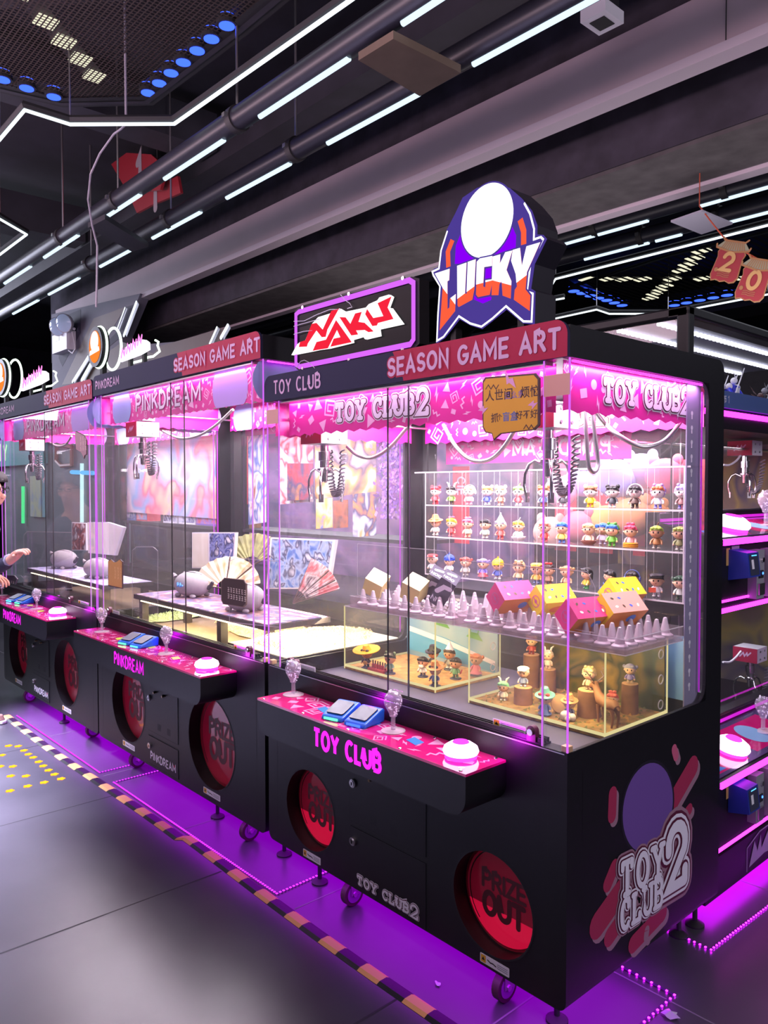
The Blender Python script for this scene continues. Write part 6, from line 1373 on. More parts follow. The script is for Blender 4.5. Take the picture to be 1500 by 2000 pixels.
# top display case of that machine
b = MB(); b.box((-.20, Y0, 1.95), (-.15, Y0+.05, 2.30), BLACK); b.poly([(-.24, 2.27), (-.15, 2.27), (-.15, 2.31), (-.24, 2.31)], fy(Y1), BLACK, 0, Y1-Y0); b.box((-1.4, Y0, 2.27), (-.15, Y0+.05, 2.31), BLACK); b.build('case_frame', t, bevel=.008)
b = MB(); b.box((-.172, Y0+.05, 1.95), (-.168, Y1, 2.27), GLASS); b.box((-1.4, Y0+.02, 1.95), (-.2, Y0+.024, 2.27), GLASS); b.build('case_glass', t)
b = MB(); b.box((-1.4, Y0+.05, 2.285), (-.2, Y1, 2.295), mat('case_ceiling', '#9a9cc0', .4)); b.build('case_ceiling', t)
for x in (-.32, -.50, -.70, -.90):
    b = MB(); R = random.Random(int(-x*100))
    for k in range(44): b.box((x-.009, Y0+.09+k*.037, 2.270), (x+.009, Y0+.108+k*.037, 2.284), glow('case_led', (.85, .86, 1), 3))
    o = b.build('lamp_row', t)
b = MB(); b.box((-.19, Y0+.06, 1.951), (-.178, Y0+.13, 2.0), GREYP); b.box((-.20, Y0+.15, 1.951), (-.176, 2.0, 2.02), mat('blue_label_strip', '#3a5a98', .5)); b.build('case_label_strip', t)
b = MB(); vs, fs = fonttext('币', (Vector((-.1755, 0, 0)), Vector((0, 1, 0)), Vector((0, 0, 1)), Vector((1, 0, 0))), 1.32, 1.972, .034, WHITEP); b.add(vs, fs, WHITEP); text(b, '1', frX(-.1755), 1.37, 1.972, .028, .12, WHITEP, .0005); b.build('label_lettering', t)
area('case_light', (-.6, 1.7, 2.26), (-.6, 1.7, 1.9), .6, 1.2, 3.5, (.85, .87, 1))
area('lower_tier_light', (-.62, 1.6, 1.09), (-.62, 1.6, .5), .5, 1.0, 8, (.9, .9, 1))
claw(t, at(1455, 880, 0, -.42).x, at(1455, 880, 0, -.42).y, at(1455, 862, 0, -.42).z, .85)
claw(t, at(1465, 1290, 0, -.42).x, at(1465, 1290, 0, -.42).y, at(1465, 1262, 0, -.42).z, .85)
b = MB(); b.cyl((-.45, Y0+.03, 1.82), (-.45, Y1-.03, 1.82), .007, CHROME, 8); b.cyl((-.38, Y0+.03, 1.81), (-.38, Y1-.03, 1.81), .007, CHROME, 8); b.cyl((-.42, Y0+.03, 1.085), (-.42, Y1-.03, 1.085), .007, CHROME, 8); b.build('gantry_rail', t)
for q in ([(1412, 908, 0, -.40), (1425, 908, 0, -.40), (1438, 900, 0, -.40), (1446, 890, 0, -.40)], [(1412, 1293, 0, -.4), (1425, 1293, 0, -.4), (1437, 1284, 0, -.4), (1447, 1272, 0, -.4)]): hang(t, [at(*a) for a in q], .005, WHITEP)
# robot kits and plush toys inside it
def robot(px, py, x, h, cols, label):
    p = at(px, py, 0, x); z = 1.952; t2 = thing('model_robot', label, 'model', (x, p.y, z), 'spiky model robots in the top case'); R = random.Random(px); m = [mat('gloss_'+c, '#'+c, .25) for c in cols]; T = Matrix.Translation((x, p.y, z))
    b = MB()
    for s_ in (-1, 1): b.box((-.03*h, s_*.08*h, 0), (.05*h, s_*.19*h, .06*h), m[1], T); b.cyl(T @ Vector((0, s_*.13*h, .05*h)), T @ Vector((0, s_*.09*h, .42*h)), .05*h, m[0], 8)
    b.build('legs', t2); b = MB(); b.box((-.08*h, -.14*h, .40*h), (.09*h, .14*h, .66*h), m[0], T); b.box((.09*h, -.08*h, .48*h), (.12*h, .08*h, .6*h), m[1], T)
    for s_ in (-1, 1): b.sph(T @ Vector((0, s_*.2*h, .62*h)), .08*h, m[1], 8, 6); b.cyl(T @ Vector((0, s_*.22*h, .6*h)), T @ Vector((.12*h, s_*.27*h, .38*h)), .045*h, m[0], 8)
    b.build('torso', t2, bevel=.004); b = MB(); b.sph(T @ Vector((.02*h, 0, .76*h)), .08*h, m[2], 10, 8)
    for s_ in (-1, 1): b.tube([T @ Vector((.06*h, 0, .80*h)), T @ Vector((.06*h, s_*.12*h, .95*h))], [.02*h, .004*h], m[2], 6)
    b.build('head', t2); b = MB()
    for s_ in (-1, 1):
        for a in (.2, .5, .8): b.add([T @ Vector(v) for v in [(-.08*h, s_*.08*h, .6*h), (-.14*h, s_*(.3+.25*a)*h, (.35+.65*a)*h), (-.10*h, s_*(.2+.2*a)*h, (.3+.5*a)*h)]], [(0, 1, 2)], m[a > .4])
    b.tube([T @ Vector((.14*h, -.3*h, .3*h)), T @ Vector((.16*h, .2*h, 1.05*h))], [.022*h, .012*h], m[2], 6); b.build('wings_and_blade', t2)
robot(1302, 700, -.42, .17, ['2a2ad0', '3a3ae0', 'd8d8ea'], 'dark blue model robot in the top case, left end beside the post')
robot(1375, 712, -.40, .17, ['d8502a', 'e8a03a', 'e8e8f0'], 'orange model robot in the top case behind the roof edge')
robot(1404, 715, -.38, .18, ['d84a2a', 'c83a2a', 'f0f0f4'], 'red-horned model robot in the top case')
robot(1432, 745, -.30, .20, ['2a3ae8', 'f0f0f8', 'f4f4fa'], 'blue and white winged model robot in the top case')
robot(1492, 745, -.36, .20, ['3a3a4a', '5a3a3a', '8a8a94'], 'dark model robot in the top case at the right edge of the photo')
R = random.Random(77)
for i, (px, py, r, c, lab) in enumerate([(1095, 960, .085, 'd8a0c0', 'pink'), (1140, 945, .07, 'a898d8', 'lilac'), (1205, 935, .10, '9a9ae0', 'periwinkle blue'), (1252, 920, .09, 'c0a0dc', 'pale violet'), (1300, 930, .088, 'e86a8c', 'rose pink'),
     (1075, 1040, .09, 'e0b0a0', 'peach'), (1130, 1030, .09, 'd87a8a', 'dusty rose'), (1185, 1020, .09, 'e0a85a', 'golden tan'), (1235, 1010, .10, 'd8905a', 'apricot'), (1276, 1010, .08, 'e0983c', 'orange')]):
    y = 1.20+.05*(i % 2); p = at(px, py, 1, y); t2 = thing('plush_toy', f'{lab} round plush toy heaped behind the clear shelf', 'plush toy', p, 'plush toys heaped behind the clear shelf'); m = mat('plush_'+c, '#'+c, .9, bump=.1)
    b = MB(); b.sph(p, (r, r*.8, r*.85), m, 18, 12); b.build('body', t2, smooth=80)
    for s_ in (-1, 1): b = MB(); b.sph(p+Vector((s_*r*.6, 0, r*.75)), (r*.28, r*.18, r*.3), m, 10, 8); b.build('ear', t2, smooth=80)
for i, px in enumerate((900, 1105, 1175, 1262, 1355)):
    p = at(px, 880, 1, 1.30); b = MB(); b.box((p.x-.06, 1.30, 1.32), (p.x+.06, 1.304, 1.74), mat('rear_red_strip', '#d23a48', .5))
    fr = (Vector((p.x, 1.30, 1.5)), Vector((0, 0, -1)), Vector((1, 0, 0)), Vector((0, -1, 0))); text(b, 'CIE', fr, -.18, -.02, .05, .2, WHITE, .002, gap=.3)
    tag(b.build('red_banner', loc=(p.x, 1.30, 1.5)), ['first', 'second', 'third', 'fourth', 'fifth'][i]+' from the left of the red upright banners behind the clear shelf', 'banner', 'red banners behind the clear shelf')

# ------------------------------------------------------------------ lit signs on the roofs
def sign_px(px, y): return [(at(a, c, 1, y).x, at(a, c, 1, y).z) for a, c in px]
YS = .05
def L4(*ps): return sign_px([(820+x/5, 320+y/5) for x, y in ps], YS)
t = thing('shield_sign', 'lit purple, white and orange shield sign on the roof of the nearest machine', 'sign', (-.36, .1, 2.10)); f = frY(YS)
SHN, SHW, SHO, SHP = glow('sign_indigo', (.075, .045, .30), 1.0), glow('sign_white', (.92, .90, 1), 1.6), glow('sign_orange', (1, .12, .05), 1.0), glow('sign_violet', (.26, .0, .95), 1.0)
out = L4((120, 1050), (140, 1025), (190, 1005), (215, 850), (262, 650), (350, 480), (420, 330), (560, 235), (720, 195), (880, 235), (1000, 340), (1100, 460), (1150, 600), (1150, 690), (1210, 695), (1245, 735), (1125, 980), (1090, 1220), (1132, 1245), (1125, 1570), (1010, 1560), (850, 1425), (720, 1530), (612, 1615), (500, 1580), (392, 1520), (250, 1700), (162, 1760), (172, 1470), (205, 1195))
b = MB(); b.poly(out, f, mat('sign_case', '#14101c', .5), -.10, 0); b.build('case', t); b = MB(); b.poly(out, f, SHN, .001); b.build('face_panel', t)
b = MB(); b.poly(L4((355, 800), (420, 640), (560, 560), (780, 560), (910, 620), (945, 700), (940, 820), (760, 880), (700, 1330), (620, 1365), (530, 1325), (555, 960), (345, 980)), f, SHP, .002)
for P in ([(325, 745), (280, 860), (285, 1010)], [(985, 545), (1020, 660), (1020, 790)]): b.ribbon(L4(*P), .020, f, SHO, .003, caps=False)
b.build('violet_field', t)
b = MB(); b.ribbon(L4((275, 665), (215, 850), (195, 1025), (130, 1055), (140, 1090), (205, 1195), (185, 1480), (175, 1730), (240, 1690), (390, 1490), (500, 1560), (610, 1592), (720, 1510), (850, 1392), (1020, 1540), (1100, 1542), (1112, 1270), (1055, 1250), (1090, 980), (1212, 740), (1190, 718), (1122, 742), (1125, 640), (1085, 490), (1030, 390)), .0065, f, SHW, .004); b.build('white_outline', t)
cc = L4((660, 520))[0]; b = MB(); b.poly(circ(cc[0], cc[1]-.012, .112, 48, .118, -.2), f, SHN, .004); b.poly(circ(cc[0], cc[1]-.012, .107, 48, .113, -.2), f, SHW, .005); b.build('white_medallion', t)
LET = [([(160, 1075), (305, 1028), (300, 1140), (283, 1150), (283, 1420), (300, 1405), (305, 1320), (365, 1275), (357, 1440), (205, 1630), (228, 1300), (235, 1210)], (225, 1200), (370, 1390)),
       ([(378, 1000), (470, 968), (455, 1270), (470, 1270), (482, 962), (560, 935), (545, 1230), (525, 1330), (392, 1402), (380, 1385)], (370, 1330), (560, 1190)),
       ([(570, 960), (600, 928), (722, 903), (718, 1000), (642, 1012), (632, 1200), (650, 1210), (655, 1140), (728, 1130), (710, 1210), (695, 1282), (580, 1305), (560, 1280)], (555, 1185), (730, 1140)),
       ([(725, 910), (800, 888), (795, 980), (848, 868), (918, 850), (860, 1040), (908, 1150), (900, 1320), (820, 1290), (810, 1150), (790, 1180), (780, 1286), (712, 1286)], (720, 1140), (905, 1190)),
       ([(922, 845), (992, 825), (1010, 1000), (1055, 810), (1190, 770), (1060, 1060), (1045, 1230), (1092, 1290), (1085, 1440), (930, 1330), (938, 1235), (960, 1200), (950, 1080), (905, 950)], (925, 1190), (1065, 1085))]
def clip(P, a, c):
    g = lambda p: (c[0]-a[0])*(p[1]-a[1])-(c[1]-a[1])*(p[0]-a[0]); o = []
    for i in range(len(P)):
        p, q = P[i], P[(i+1) % len(P)]; s, e = g(p), g(q)
        if s <= 0: o.append(p)
        if s*e < 0: k = s/(s-e); o.append((p[0]+(q[0]-p[0])*k, p[1]+(q[1]-p[1])*k))
    return o
b = MB()
for P, a, c in LET:
    b.ribbon(L4(*P), .010, f, SHN, .0052, closed=True); b.poly(L4(*P), f, SHO, .006); q = clip(P, a, c)
    if len(q) > 2: b.poly(L4(*q), f, SHW, .007)
b.build('lettering', t)
for x in (-.50, -.22): b = MB(); b.box((x-.012, .06, 2.078), (x+.012, .09, 2.30), BLACKM); b.build('bracket', t)
# framed neon panel
YN = .05
def N4(*ps): return sign_px([(570+x/5.357, 540+y/5.357) for x, y in ps], YN)
t = thing('neon_panel_sign', 'dark framed sign with magenta neon border and red and white angular letters', 'sign', (-1.02, .08, 2.09)); f = frY(YN)
fo = N4((25, 360), (60, 330), (1250, 0), (1330, 20), (1330, 700), (1290, 740), (80, 990), (35, 960)); b = MB(); b.poly(fo, f, BLACKM, -.05, -.002); b.build('case', t)
b = MB(); b.poly(N4((60, 380), (1290, 50), (1290, 700), (60, 940)), f, mat('dark_gloss_panel', '#07060b', .4, spec=.1), 0); b.build('gloss_panel', t)
b = MB(); b.ribbon(N4((55, 400), (85, 372), (1240, 42), (1285, 70), (1285, 660), (1250, 712), (95, 945), (55, 920)), .020, f, MAGS, .006, closed=True); b.build('neon_border', t)
NW, NR = glow('naku_white', (1, .93, .95), 1.5), glow('naku_red', (.95, .02, .05), 1.0)
b = MB(); b.poly(N4((20, 825), (80, 715), (110, 690), (165, 672), (235, 500), (300, 430), (430, 390), (520, 340), (580, 375), (800, 330), (830, 295), (920, 255), (940, 225), (1040, 195), (1072, 215), (1030, 330), (1060, 335), (1180, 500), (930, 555), (940, 625), (790, 660), (770, 630), (650, 665), (655, 695), (410, 755), (300, 770), (230, 785)), f, NW, -.001, .012)
for P in ([(100, 742), (112, 690), (168, 672), (235, 500), (285, 490), (350, 560), (440, 365), (522, 340), (400, 560), (382, 636), (340, 640), (285, 570), (195, 705), (185, 738)], [(245, 782), (285, 690), (385, 665), (490, 460), (655, 692), (430, 740), (465, 655), (535, 640), (500, 565), (405, 755), (300, 772)],
          [(525, 430), (590, 432), (640, 500), (690, 392), (760, 375), (725, 480), (790, 490), (885, 580), (830, 588), (790, 565), (700, 570), (722, 612), (650, 622)], [(795, 400), (815, 345), (880, 440), (985, 420), (925, 285), (1072, 215), (1030, 330), (1092, 450), (930, 492), (918, 518), (870, 524)]): b.poly(N4(*P), f, NR, .013)
b.build('lettering', t)
b = MB(); 
for P in ([(20, 470), (130, 465), (260, 400), (400, 345), (510, 345)], [(20, 522), (130, 490), (290, 445)], [(20, 605), (120, 575), (215, 565)], [(510, 190), (560, 250), (605, 280), (630, 320), (580, 335)]): b.tube([at(570+x/5.357, 540+y/5.357, 1, YN-.012) for x, y in P], .0016, mat('sign_wire', '#c9c6d8', .3), 5)
b.build('wiring', t); b = MB()
for P in ([(40, 970), (90, 890), (130, 875), (180, 900), (240, 960)],): b.tube([at(570+x/5.357, 540+y/5.357, 1, -.014) for x, y in P], .0012, mat('sign_wire', '#c9c6d8', .3), 5)
b.build('cable_tie', t)
for x, y in ((125, 325), (610, 185), (1175, 20), (125, 965), (610, 875), (1170, 770)): b = MB(); p = at(570+x/5.357, 540+y/5.357, 1, YN-.003); b.cyl(p, p+Vector((0, -.008, 0)), .007, CHROME, 10); b.build('standoff_bolt', t, smooth=40)
for x in (-1.28, -.76): b = MB(); b.box((x-.012, .06, 2.078), (x+.012, .10, 2.30), BLACKM); b.build('bracket', t)
# smaller roof signs
GRN = glow('green_white_neon', (.80, 1.0, .84), 2.2); ORG_ = glow('small_sign_orange', (1, .22, .03), 1.2); PNK = glow('small_sign_pink', (1, .25, .72), 1.5)
def round_sign(dx, dy, k, y, label):
    g = lambda *ps: sign_px([(dx+x*k, dy+yy*k) for x, yy in ps], y)
    f = frY(y); q = g((600, 715), (600, 480), (600, 950), (520, 715)); rz = (q[1][1]-q[2][1])/2; rx = abs(q[3][0]-q[0][0])*1.05
    t = thing('round_sign', label, 'sign', (q[0][0], y, q[2][1]), 'small round neon signs on the roofs')
    cx, cz = q[0][0], (q[1][1]+q[2][1])/2
    b = MB(); b.poly(circ(cx, cz, rx*1.02, 36, rz), f, mat('sign_plate', '#18181e', .5), 0, .05); b.poly(circ(cx, cz, rx*.8, 30, rz*.8), f, ORG_, .051); b.poly(circ(cx, cz+rz*.25, rx*.55, 30, rz*.52), f, SHW, .053); b.poly([(cx-rx*.7, cz-rz*.38), (cx+rx*.7, cz-rz*.26), (cx+rx*.62, cz-rz*.05), (cx-rx*.62, cz-rz*.15)], f, SHW, .054); b.build('plate', t)
    b = MB(); b.tube([(cx+rx*1.05*math.cos(a), y-.02, cz+rz*1.02*math.sin(a)) for a in [2*PI*i/40 for i in range(40)]], .008, GRN, 8, True); b.tube([(cx+rx*1.12*math.cos(a), y+.07, cz+rz*1.05*math.sin(a)) for a in [2*PI*i/40 for i in range(40)]], .009, GRN, 8, True); b.build('neon_ring', t)
    b = MB(); b.box((cx-.02, y-.01, cz-rz-.15), (cx+.02, y+.02, cz-rz+.06), BLACKM); b.build('bracket', t)
    q = g((830, 885), (900, 760), (950, 690), (1120, 625), (1160, 655), (1165, 740), (1060, 800), (900, 860)); t = thing('letter_sign', label.replace('round', 'jagged pink lettered').replace('orange and white ', ''), 'sign', (q[3][0], y, q[0][1]), 'small pink letter signs on the roofs')
    b = MB(); b.poly(q, f, SHW, 0, .03); w = (q[3][0]-q[0][0]); 
    for i in range(4): x0 = q[0][0]+w*(.18+.22*i); z0 = q[0][1]+(q[3][1]-q[0][1])*(.22+.17*i); h = (q[2][1]-q[0][1])*.55; b.ribbon([(x0, z0), (x0+w*.05, z0+h), (x0+w*.13, z0+h*.2), (x0+w*.17, z0+h)], w*.05, f, PNK, .032)
    b.build('lettering', t)
    e = g((865, 895), (1000, 860), (1080, 820), (1140, 810), (1215, 750), (1190, 680), (1200, 640), (1165, 620)); b = MB(); b.tube([(a, y+.03, c) for a, c in e], .007, GRN, 6); b.build('neon_edge', t)
    for s_ in (.3, .85): x = q[0][0]+w*s_; b = MB(); b.box((x-.015, y, q[0][1]-.10), (x+.015, y+.02, q[0][1]+.08), BLACKM); b.build('bracket', t)
round_sign(100, 560, 1/6, .20, 'orange and white round neon sign on the roof of the middle machine')
round_sign(-80, 630, 1/6.6, .20, 'orange and white round neon sign on the roof of the leftmost machine')
# emergency light
p = at(128, 672, 1, 1.27); t = thing('emergency_light', 'white twin-lamp emergency light on the grey wall at left', 'lamp', (p.x, 1.29, p.z)); sc = (at(145, 672, 1, 1.27)-at(110, 672, 1, 1.27)).length
b = MB(); q0 = at(113, 693, 1, 1.26); q1 = at(141, 646, 1, 1.26); b.box((q0.x, 1.20, q0.z), (q1.x, 1.298, q1.z), WHITEP); b.box((q0.x+.12, 1.198, q0.z+.12), (q0.x+.22, 1.20, q0.z+.2), SCREEN); b.build('housing', t, bevel=.01)
for px, py in ((111, 638), (124, 631)):
    c = at(px, py, 1, 1.15); b = MB(); M = Matrix.Translation(c) @ Vector((.5, -.85, -.25)).to_track_quat('Z', 'Y').to_matrix().to_4x4(); r = .052*sc/.28
    b.lathe([(r*.3, -.12), (r*.9, -.05), (r, 0)], WHITEP, M, 18); b.lathe([(r*.92, .001), (r*.5, .02), (.005, .026)], mat('lamp_lens', '#b9c6ea', .08, emit=.25), M, 18); b.cyl(c, Vector((c.x, 1.27, c.z-.05)), .015, WHITEP, 8); b.build('lamp_head', t, smooth=40)
b = MB(); b.tube([at(x, y, 1, 1.24) for x, y in [(141, 648), (146, 668), (147, 682), (142, 690), (134, 684), (132, 676)]], .008, WHITEP, 6); b.build('cable', t)
# pennants
b = MB(); P = [at(*a, 1, 2.0) for a in [(1366, 402), (1385, 428), (1412, 462), (1440, 484), (1480, 506), (1540, 530)]]; b.tube(P, .004, mat('orange_cord', '#b04a30', .6), 6); b.cyl(P[0], P[0]+Vector((0, 0, .30)), .003, mat('orange_cord', '#b04a30', .6), 6)
tag(b.build('pennant_cord', loc=P[0]), 'orange cord carrying the red number pennants', 'cord')
for (px, py), n, lab in (((1424, 512), '2', 'red festive pennant with a gold 2 hanging on the orange cord'), ((1474, 548), '0', 'red festive pennant with a gold 0 hanging on the orange cord')):
    c = at(px, py, 1, 2.0); t = thing('number_pennant', lab, 'pennant', c, 'festive number pennants'); a = -.36; U = Vector((math.cos(a), 0, math.sin(a))); V = Vector((-math.sin(a), 0, math.cos(a))); f = (c, U, V, Vector((0, -1, 0))); s = .088
    ol = [(-.62, .75), (.62, .75), (.78, .45), (.70, .2), (.78, -.75)]+[(.78-.26*i-.13, -.98-.08*(i % 2)) for i in range(6)]+[(-.78, -.75), (-.70, .2), (-.78, .45)]
    b = MB(); b.poly([(x*s*1.06, y*s*1.06) for x, y in ol], f, mat('pennant_gold', '#96683c', .5), 0, .006); b.poly([(x*s, y*s) for x, y in ol], f, mat('pennant_red', '#8e1a26', .5), .0065); b.build('panel', t)
    b = MB(); P = [(-.95, .75), (-.6, 1.1), (.6, 1.1), (.95, .75), (.8, .6), (-.8, .6)]; b.poly([(x*s, y*s) for x, y in P], f, mat('pennant_roof', '#8a8a70' if n == '2' else '#c08a58', .5), .007)
    for i in range(11): b.ribbon([((-.7+.14*i)*s, .64*s), ((-.5+.1*i)*s, 1.05*s)], .05*s, f, mat('pennant_gold', '#96683c', .5), .008, caps=False)
    b.ribbon([(x*s, y*s) for x, y in [(-1.0, .85), (-.95, .68), (0, .52), (.95, .68), (1.0, .85)]], .1*s, f, mat('pennant_gold', '#96683c', .5), .009); b.ribbon([(x*s, y*s) for x, y in [(-.75, 1.25), (-.6, 1.1), (.6, 1.1), (.75, 1.25)]], .1*s, f, mat('pennant_gold', '#96683c', .5), .009); b.build('roof_shape', t)
    b = MB(); text(b, n, f, -.30*s, -.45*s, .9*s, .24, mat('number_gold', '#b89058', .5), .009)
    for k in range(3): b.ribbon([(-.4*s, (-.62-.1*k)*s), (-.2*s, (-.58-.1*k)*s), (0, (-.63-.1*k)*s), (.3*s, (-.6-.1*k)*s)], .03*s, f, mat('pennant_gold', '#96683c', .5), .009)
    b.poly(circ(-.55*s, -.5*s, .12*s, 12), f, mat('pennant_gold', '#96683c', .5), .009); b.build('number', t)

# ------------------------------------------------------------------ added stand-in for hall reflections in the leftmost glass
t = thing('reflection_stand_in', 'teal and green lit stand-in for hall reflections in the leftmost machine glass', 'reflection stand-in', (-7.4, 1.0, 0))
b = MB(); b.box((-8.6, .95, 0), (-5.75, 1.25, 2.25), mat('reflection_grey_green', '#5a6a70', .7, noise=.2, nscale=2)); b.build('back_wall', t)
b = MB(); p = at(0, 862, 1, .94); q = at(92, 905, 1, .94); b.box((p.x-.5, .90, q.z), (q.x, .949, p.z), mat('teal_board', '#3f8a90', .5, emit=.25)); f = frY(.90); h = p.z-q.z
text(b, 'TYX'[:2], f, p.x+.1, q.z+h*.2, h*.6, .22, glow('green_neon', (.55, 1, .6), 1.1), .004, caps=False, gap=.4); b.build('name_board', t)
for px, y0, y1, m, nm in ((45, 950, 1022, glow('green_tube', (.05, .9, .3), 1.3), 'green_light_tube'), (160, 905, 1020, glow('pale_cyan_tube', (.6, .95, 1), 1.3), 'pale_light_tube'), (86, 900, 1010, mat('pale_cyan_trim', '#7fb4c4', .5, emit=.2), 'pale_trim')):
    b = MB(); p = at(px, y0, 1, .92); q = at(px, y1, 1, .92); b.cyl(p, q, .018, m, 8); b.build(nm, t)
b = MB(); p = at(140, 922, 1, .92); q = at(182, 924, 1, .92); b.cyl(p, q, .02, glow('sky_blue_tube', (.1, .5, 1), 1.3), 8); b.build('blue_light_tube', t)
b = MB(); P = [at(x, y, 1, .93) for x, y in [(110, 870), (140, 872), (140, 908), (120, 910), (110, 900)]]; b.tube(P, .02, mat('copper_frame', '#a8705c', .5), 6, True); b.build('hexagonal_frame', t)
b = MB(); p = at(62, 930, 1, .94); q = at(84, 1010, 1, .94); b.box((p.x, .92, q.z), (q.x, .949, p.z), swirl('pale_blue_picture', ['#9fc0dc', '#c8d4a8', '#7fa4cc'], 3)); b.build('picture_panel', t)

# ------------------------------------------------------------------ the person at the left edge
def skin_obj(name, V, E, m, parent, org, sub=2, root=0):
    me = bpy.data.meshes.new(name); bm = bmesh.new(); lay = bm.verts.layers.skin.verify(); vs = []
    for i, (p, r) in enumerate(V):
        v = bm.verts.new(Vector(p)-org); r = r if isinstance(r, tuple) else (r, r); v[lay].radius = r; v[lay].use_root = (i == root); vs.append(v)
    for a, c in E: bm.edges.new((vs[a], vs[c]))
    bm.to_mesh(me); bm.free(); me.materials.append(m); o = bpy.data.objects.new(name, me); COL.objects.link(o); o.parent = parent
    s = o.modifiers.new('skin', 'SKIN'); s.use_smooth_shade = True; u = o.modifiers.new('sub', 'SUBSURF'); u.levels = sub; u.render_levels = sub
    return o
SKN = mat('skin', '#d9a08a', .55); JKT = mat('dark_jacket', '#2c2a3c', .85, noise=.2, nscale=40); TRS = mat('dark_trousers', '#1d1d26', .85); HAIRM = mat('black_hair', '#1c1618', .5, bump=.4); SHOE = mat('tan_shoe', '#9a7468', .6)
HY = -.26; HX = at(-20, 985, 1, HY).x; CH, SH = math.cos(.84), math.sin(.84)
def Hd(dx, dy, z): return (HX+dx*CH-dy*SH, HY+dx*SH+dy*CH, z)
def turn(b):
    b.v = [Hd(v[0]-HX, v[1]-HY, v[2]) for v in b.v]; return b
toe = at(12, 1413, 2, 0); org = Vector((HX-.2, HY-.2, 0)); t = thing('person', 'person in glasses and dark jacket reaching towards the leftmost machine at the left edge', 'person', org)
hand = at(38, 1080, 1, -.22); wr = at(20, 1094, 1, -.24); elb = at(-62, 1140, 1, -.24)
PX, PY, CX, CY = HX-.25, HY-.27, HX-.15, HY-.16                       # pelvis and chest, leaning over the console
V = [((PX, PY, .95), (.13, .16)), ((PX+.05, PY+.03, 1.10), (.12, .15)), ((CX, CY, 1.28), (.13, .17)), ((CX+.08, CY+.05, 1.39), (.09, .12)), ((HX-.045, HY-.05, 1.47), .055), (Hd(0, 0, 1.54), .07), (Hd(0, 0, 1.62), .088), (Hd(-.01, 0, 1.69), .078),
     (Hd(.068, 0, 1.540), .034), (Hd(.108, 0, 1.583), .015),
     ((CX+.02, CY+.19, 1.34), .06), (tuple(elb), .047), (tuple(wr), (.026, .032)), ((hand.x-.01, hand.y, hand.z), (.018, .036)),
     ((CX+.06, CY-.17, 1.34), .06), ((CX+.03, CY-.22, 1.10), .047), ((HX-.03, HY-.02, 1.02), (.026, .032)), ((HX+.02, HY+.04, .99), (.018, .036)),
     ((PX, PY+.10, .88), (.09, .09)), ((PX+.06, PY+.11, .50), .065), ((toe.x-.13, toe.y-.12, .10), .045), ((PX, PY-.10, .88), (.09, .09)), ((PX+.03, PY-.10, .50), .065), ((PX-.02, PY-.10, .10), .045)]
E = [(0, 1), (1, 2), (2, 3), (3, 4), (4, 5), (5, 6), (6, 7), (5, 8), (8, 9), (3, 10), (10, 11), (11, 12), (12, 13), (3, 14), (14, 15), (15, 16), (16, 17), (0, 18), (18, 19), (19, 20), (0, 21), (21, 22), (22, 23)]
def fingers(base, i0, d, up, side, curls):
    for k in range(4):
        o = base+side*(.022*(1.5-k))+d*.01; n = len(V); L = (.070, .078, .072, .056)[k]; c = curls[k]
        P = [o, o+d*L*.5*math.cos(c*.3)-up*L*.5*math.sin(c*.3), None, None]; P[2] = P[1]+d*L*.3*math.cos(c)-up*L*.3*math.sin(c); P[3] = P[2]+d*L*.22*math.cos(c*1.6)-up*L*.22*math.sin(c*1.6)
        for j, p in enumerate(P): V.append((p, (.0095, .009, .0085, .007)[j])); E.append((i0, n) if j == 0 else (n+j-1, n+j))
    n = len(V); o = base-d*.035+side*.028
    for j, p in enumerate([o, o+side*.022+d*.022-up*.008, o+side*.026+d*.05-up*.014]): V.append((p, (.012, .0105, .008)[j])); E.append((i0, n) if j == 0 else (n+j-1, n+j))
dh = (hand-wr).normalized(); up = Vector((0, -.3, 1)); up = (up-dh*up.dot(dh)).normalized(); fingers(Vector(V[13][0])+dh*.02, 13, dh, up, dh.cross(up), (.35, .9, 1.1, 1.2))
d2 = Vector((.9, .35, -.25)).normalized(); u2 = (Vector((0, 0, 1))-d2*d2.z).normalized(); fingers(Vector(V[17][0])+d2*.02, 17, d2, u2, d2.cross(u2)*-1, (.8, .9, 1.0, 1.1))
skin_obj('body', V, E, SKN, t, org, 2)
skin_obj('jacket', [((PX, PY, .90), (.16, .19)), ((PX+.05, PY+.03, 1.10), (.145, .18)), ((CX, CY, 1.28), (.15, .19)), ((CX+.08, CY+.05, 1.40), (.10, .13)), ((HX-.07, HY-.07, 1.44), (.07, .075)), ((CX+.02, CY+.20, 1.34), .082), (tuple(elb), .064), ((wr.x-.03, wr.y-.002, wr.z-.012), (.045, .048)), ((CX+.06, CY-.18, 1.34), .082), ((CX+.03, CY-.23, 1.10), .064), ((HX-.06, HY-.05, 1.03), (.045, .048))],
         [(0, 1), (1, 2), (2, 3), (3, 4), (3, 5), (5, 6), (6, 7), (3, 8), (8, 9), (9, 10)], JKT, t, org)
skin_obj('cuff', [((wr.x-.035, wr.y-.002, wr.z), (.049, .051)), ((wr.x-.012, wr.y, wr.z), (.047, .049))], [(0, 1)], mat('grey_cuff_band', '#8f8ea0', .8), t, org, 1)
skin_obj('trousers', [((PX, PY, .92), (.15, .18)), ((PX, PY+.10, .85), (.105, .11)), ((PX+.06, PY+.11, .50), .082), ((toe.x-.13, toe.y-.12, .08), .065), ((PX, PY-.10, .85), (.105, .11)), ((PX+.03, PY-.10, .50), .082), ((PX-.02, PY-.10, .08), .065)], [(0, 1), (1, 2), (2, 3), (0, 4), (4, 5), (5, 6)], TRS, t, org)
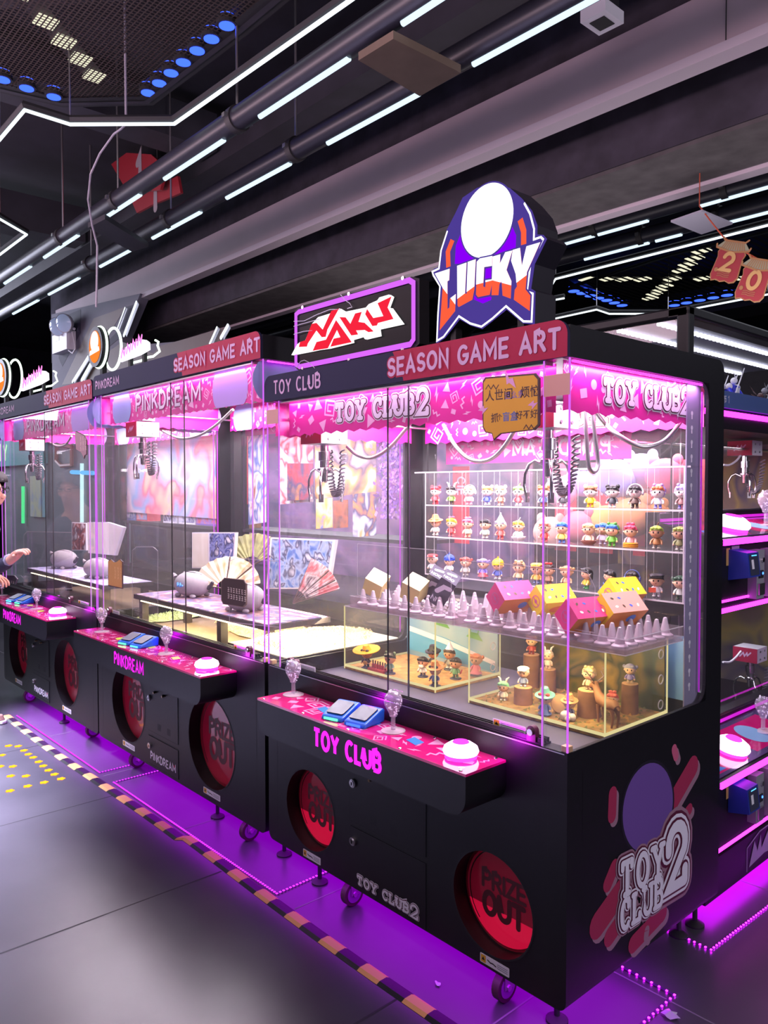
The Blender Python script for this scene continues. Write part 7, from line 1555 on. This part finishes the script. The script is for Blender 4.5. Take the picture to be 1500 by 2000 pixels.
for s_, dx in ((1, .0), (-1, -.02)):
    b = MB(); x, y = (toe.x-.13, toe.y-.13) if s_ > 0 else (PX-.02, PY-.10); yaw = Matrix.Translation((x, y, 0)) @ Matrix.Rotation(.75, 4, 'Z')
    for P, z0, z1, m in (([(-.08, -.038), (.10, -.046), (.175, -.03), (.19, .0), (.175, .03), (.10, .042), (-.08, .038)], 0.002, .024, WHITEP), ([(-.075, -.034), (.10, -.040), (.165, -.024), (.178, .0), (.165, .024), (.10, .038), (-.075, .034)], .024, .062, SHOE)):
        vs = [yaw @ Vector((a, c, z0)) for a, c in P]+[yaw @ Vector((a*(.92 if z1 > .05 else 1), c*.85, z1)) for a, c in P]; k = len(P)
        b.add(vs, [tuple(reversed(range(k))), tuple(range(k, 2*k))]+[(i, (i+1) % k, (i+1) % k+k, i+k) for i in range(k)], m)
    b.sph(yaw @ Vector((-.02, 0, .07)), (.06, .042, .05), SHOE, 12, 8); b.build('shoe', t, bevel=.006)
b = MB(); n, k = 24, 10; vs = []; fs = []; c0 = Vector((HX-.015, HY, 1.635))
for j in range(k+1):
    for i in range(n):
        a = 2*PI*i/n; front = (1+math.cos(a))/2; lo = -.75+1.12*front**1.5; th = PI/2-(PI/2-lo)*j/k; r = 1+.03*math.sin(i*3.1)
        vs.append(c0+Vector((.122*r*math.cos(th)*math.cos(a), .100*r*math.cos(th)*math.sin(a), .132*math.sin(th))))
for j in range(k):
    for i in range(n): fs.append((j*n+i, (j+1)*n+i, (j+1)*n+(i+1) % n, j*n+(i+1) % n))
b.add(vs, fs, HAIRM)
for i in range(9): y = HY-.07+.0175*i; b.tube([(HX+.05, y, 1.735), (HX+.086, y*.9+HY*.1, 1.70), (HX+.098, y*.9+HY*.1, 1.668)], [.016, .012, .003], HAIRM, 6)
turn(b).build('hair', t, smooth=70)
b = MB(); GF = mat('dark_glasses_frame', '#2a1a20', .3)
for s_ in (-1, 1):
    yc = HY+.036*s_; b.tube([(HX+.108, yc+.028*math.cos(a), 1.618+.020*math.sin(a)) for a in [2*PI*i/16 for i in range(16)]], .0022, GF, 6, True); b.tube([(HX+.106, yc+.03*s_, 1.624), (HX+.05, HY+.085*s_, 1.626), (HX-.03, HY+.09*s_, 1.615)], .0024, GF, 6)
b.tube([(HX+.108, HY-.010, 1.62), (HX+.108, HY+.010, 1.62)], .002, GF, 6); turn(b).build('glasses', t)
b = MB()
for s_ in (-1, 1): b.sph((HX+.086, HY+.034*s_, 1.617), (.010, .013, .007), mat('eye_dark', '#1a1214', .2), 10, 6)
b.tube([(HX+.096, HY-.022, 1.555), (HX+.102, HY, 1.553), (HX+.096, HY+.022, 1.555)], .005, mat('lips', '#b4685e', .5), 6); turn(b).build('face', t)
b = MB()
for s_ in (-1, 1): b.sph((HX-.01, HY+.088*s_, 1.60), (.028, .012, .038), SKN, 10, 8)
turn(b).build('ears', t, smooth=60)
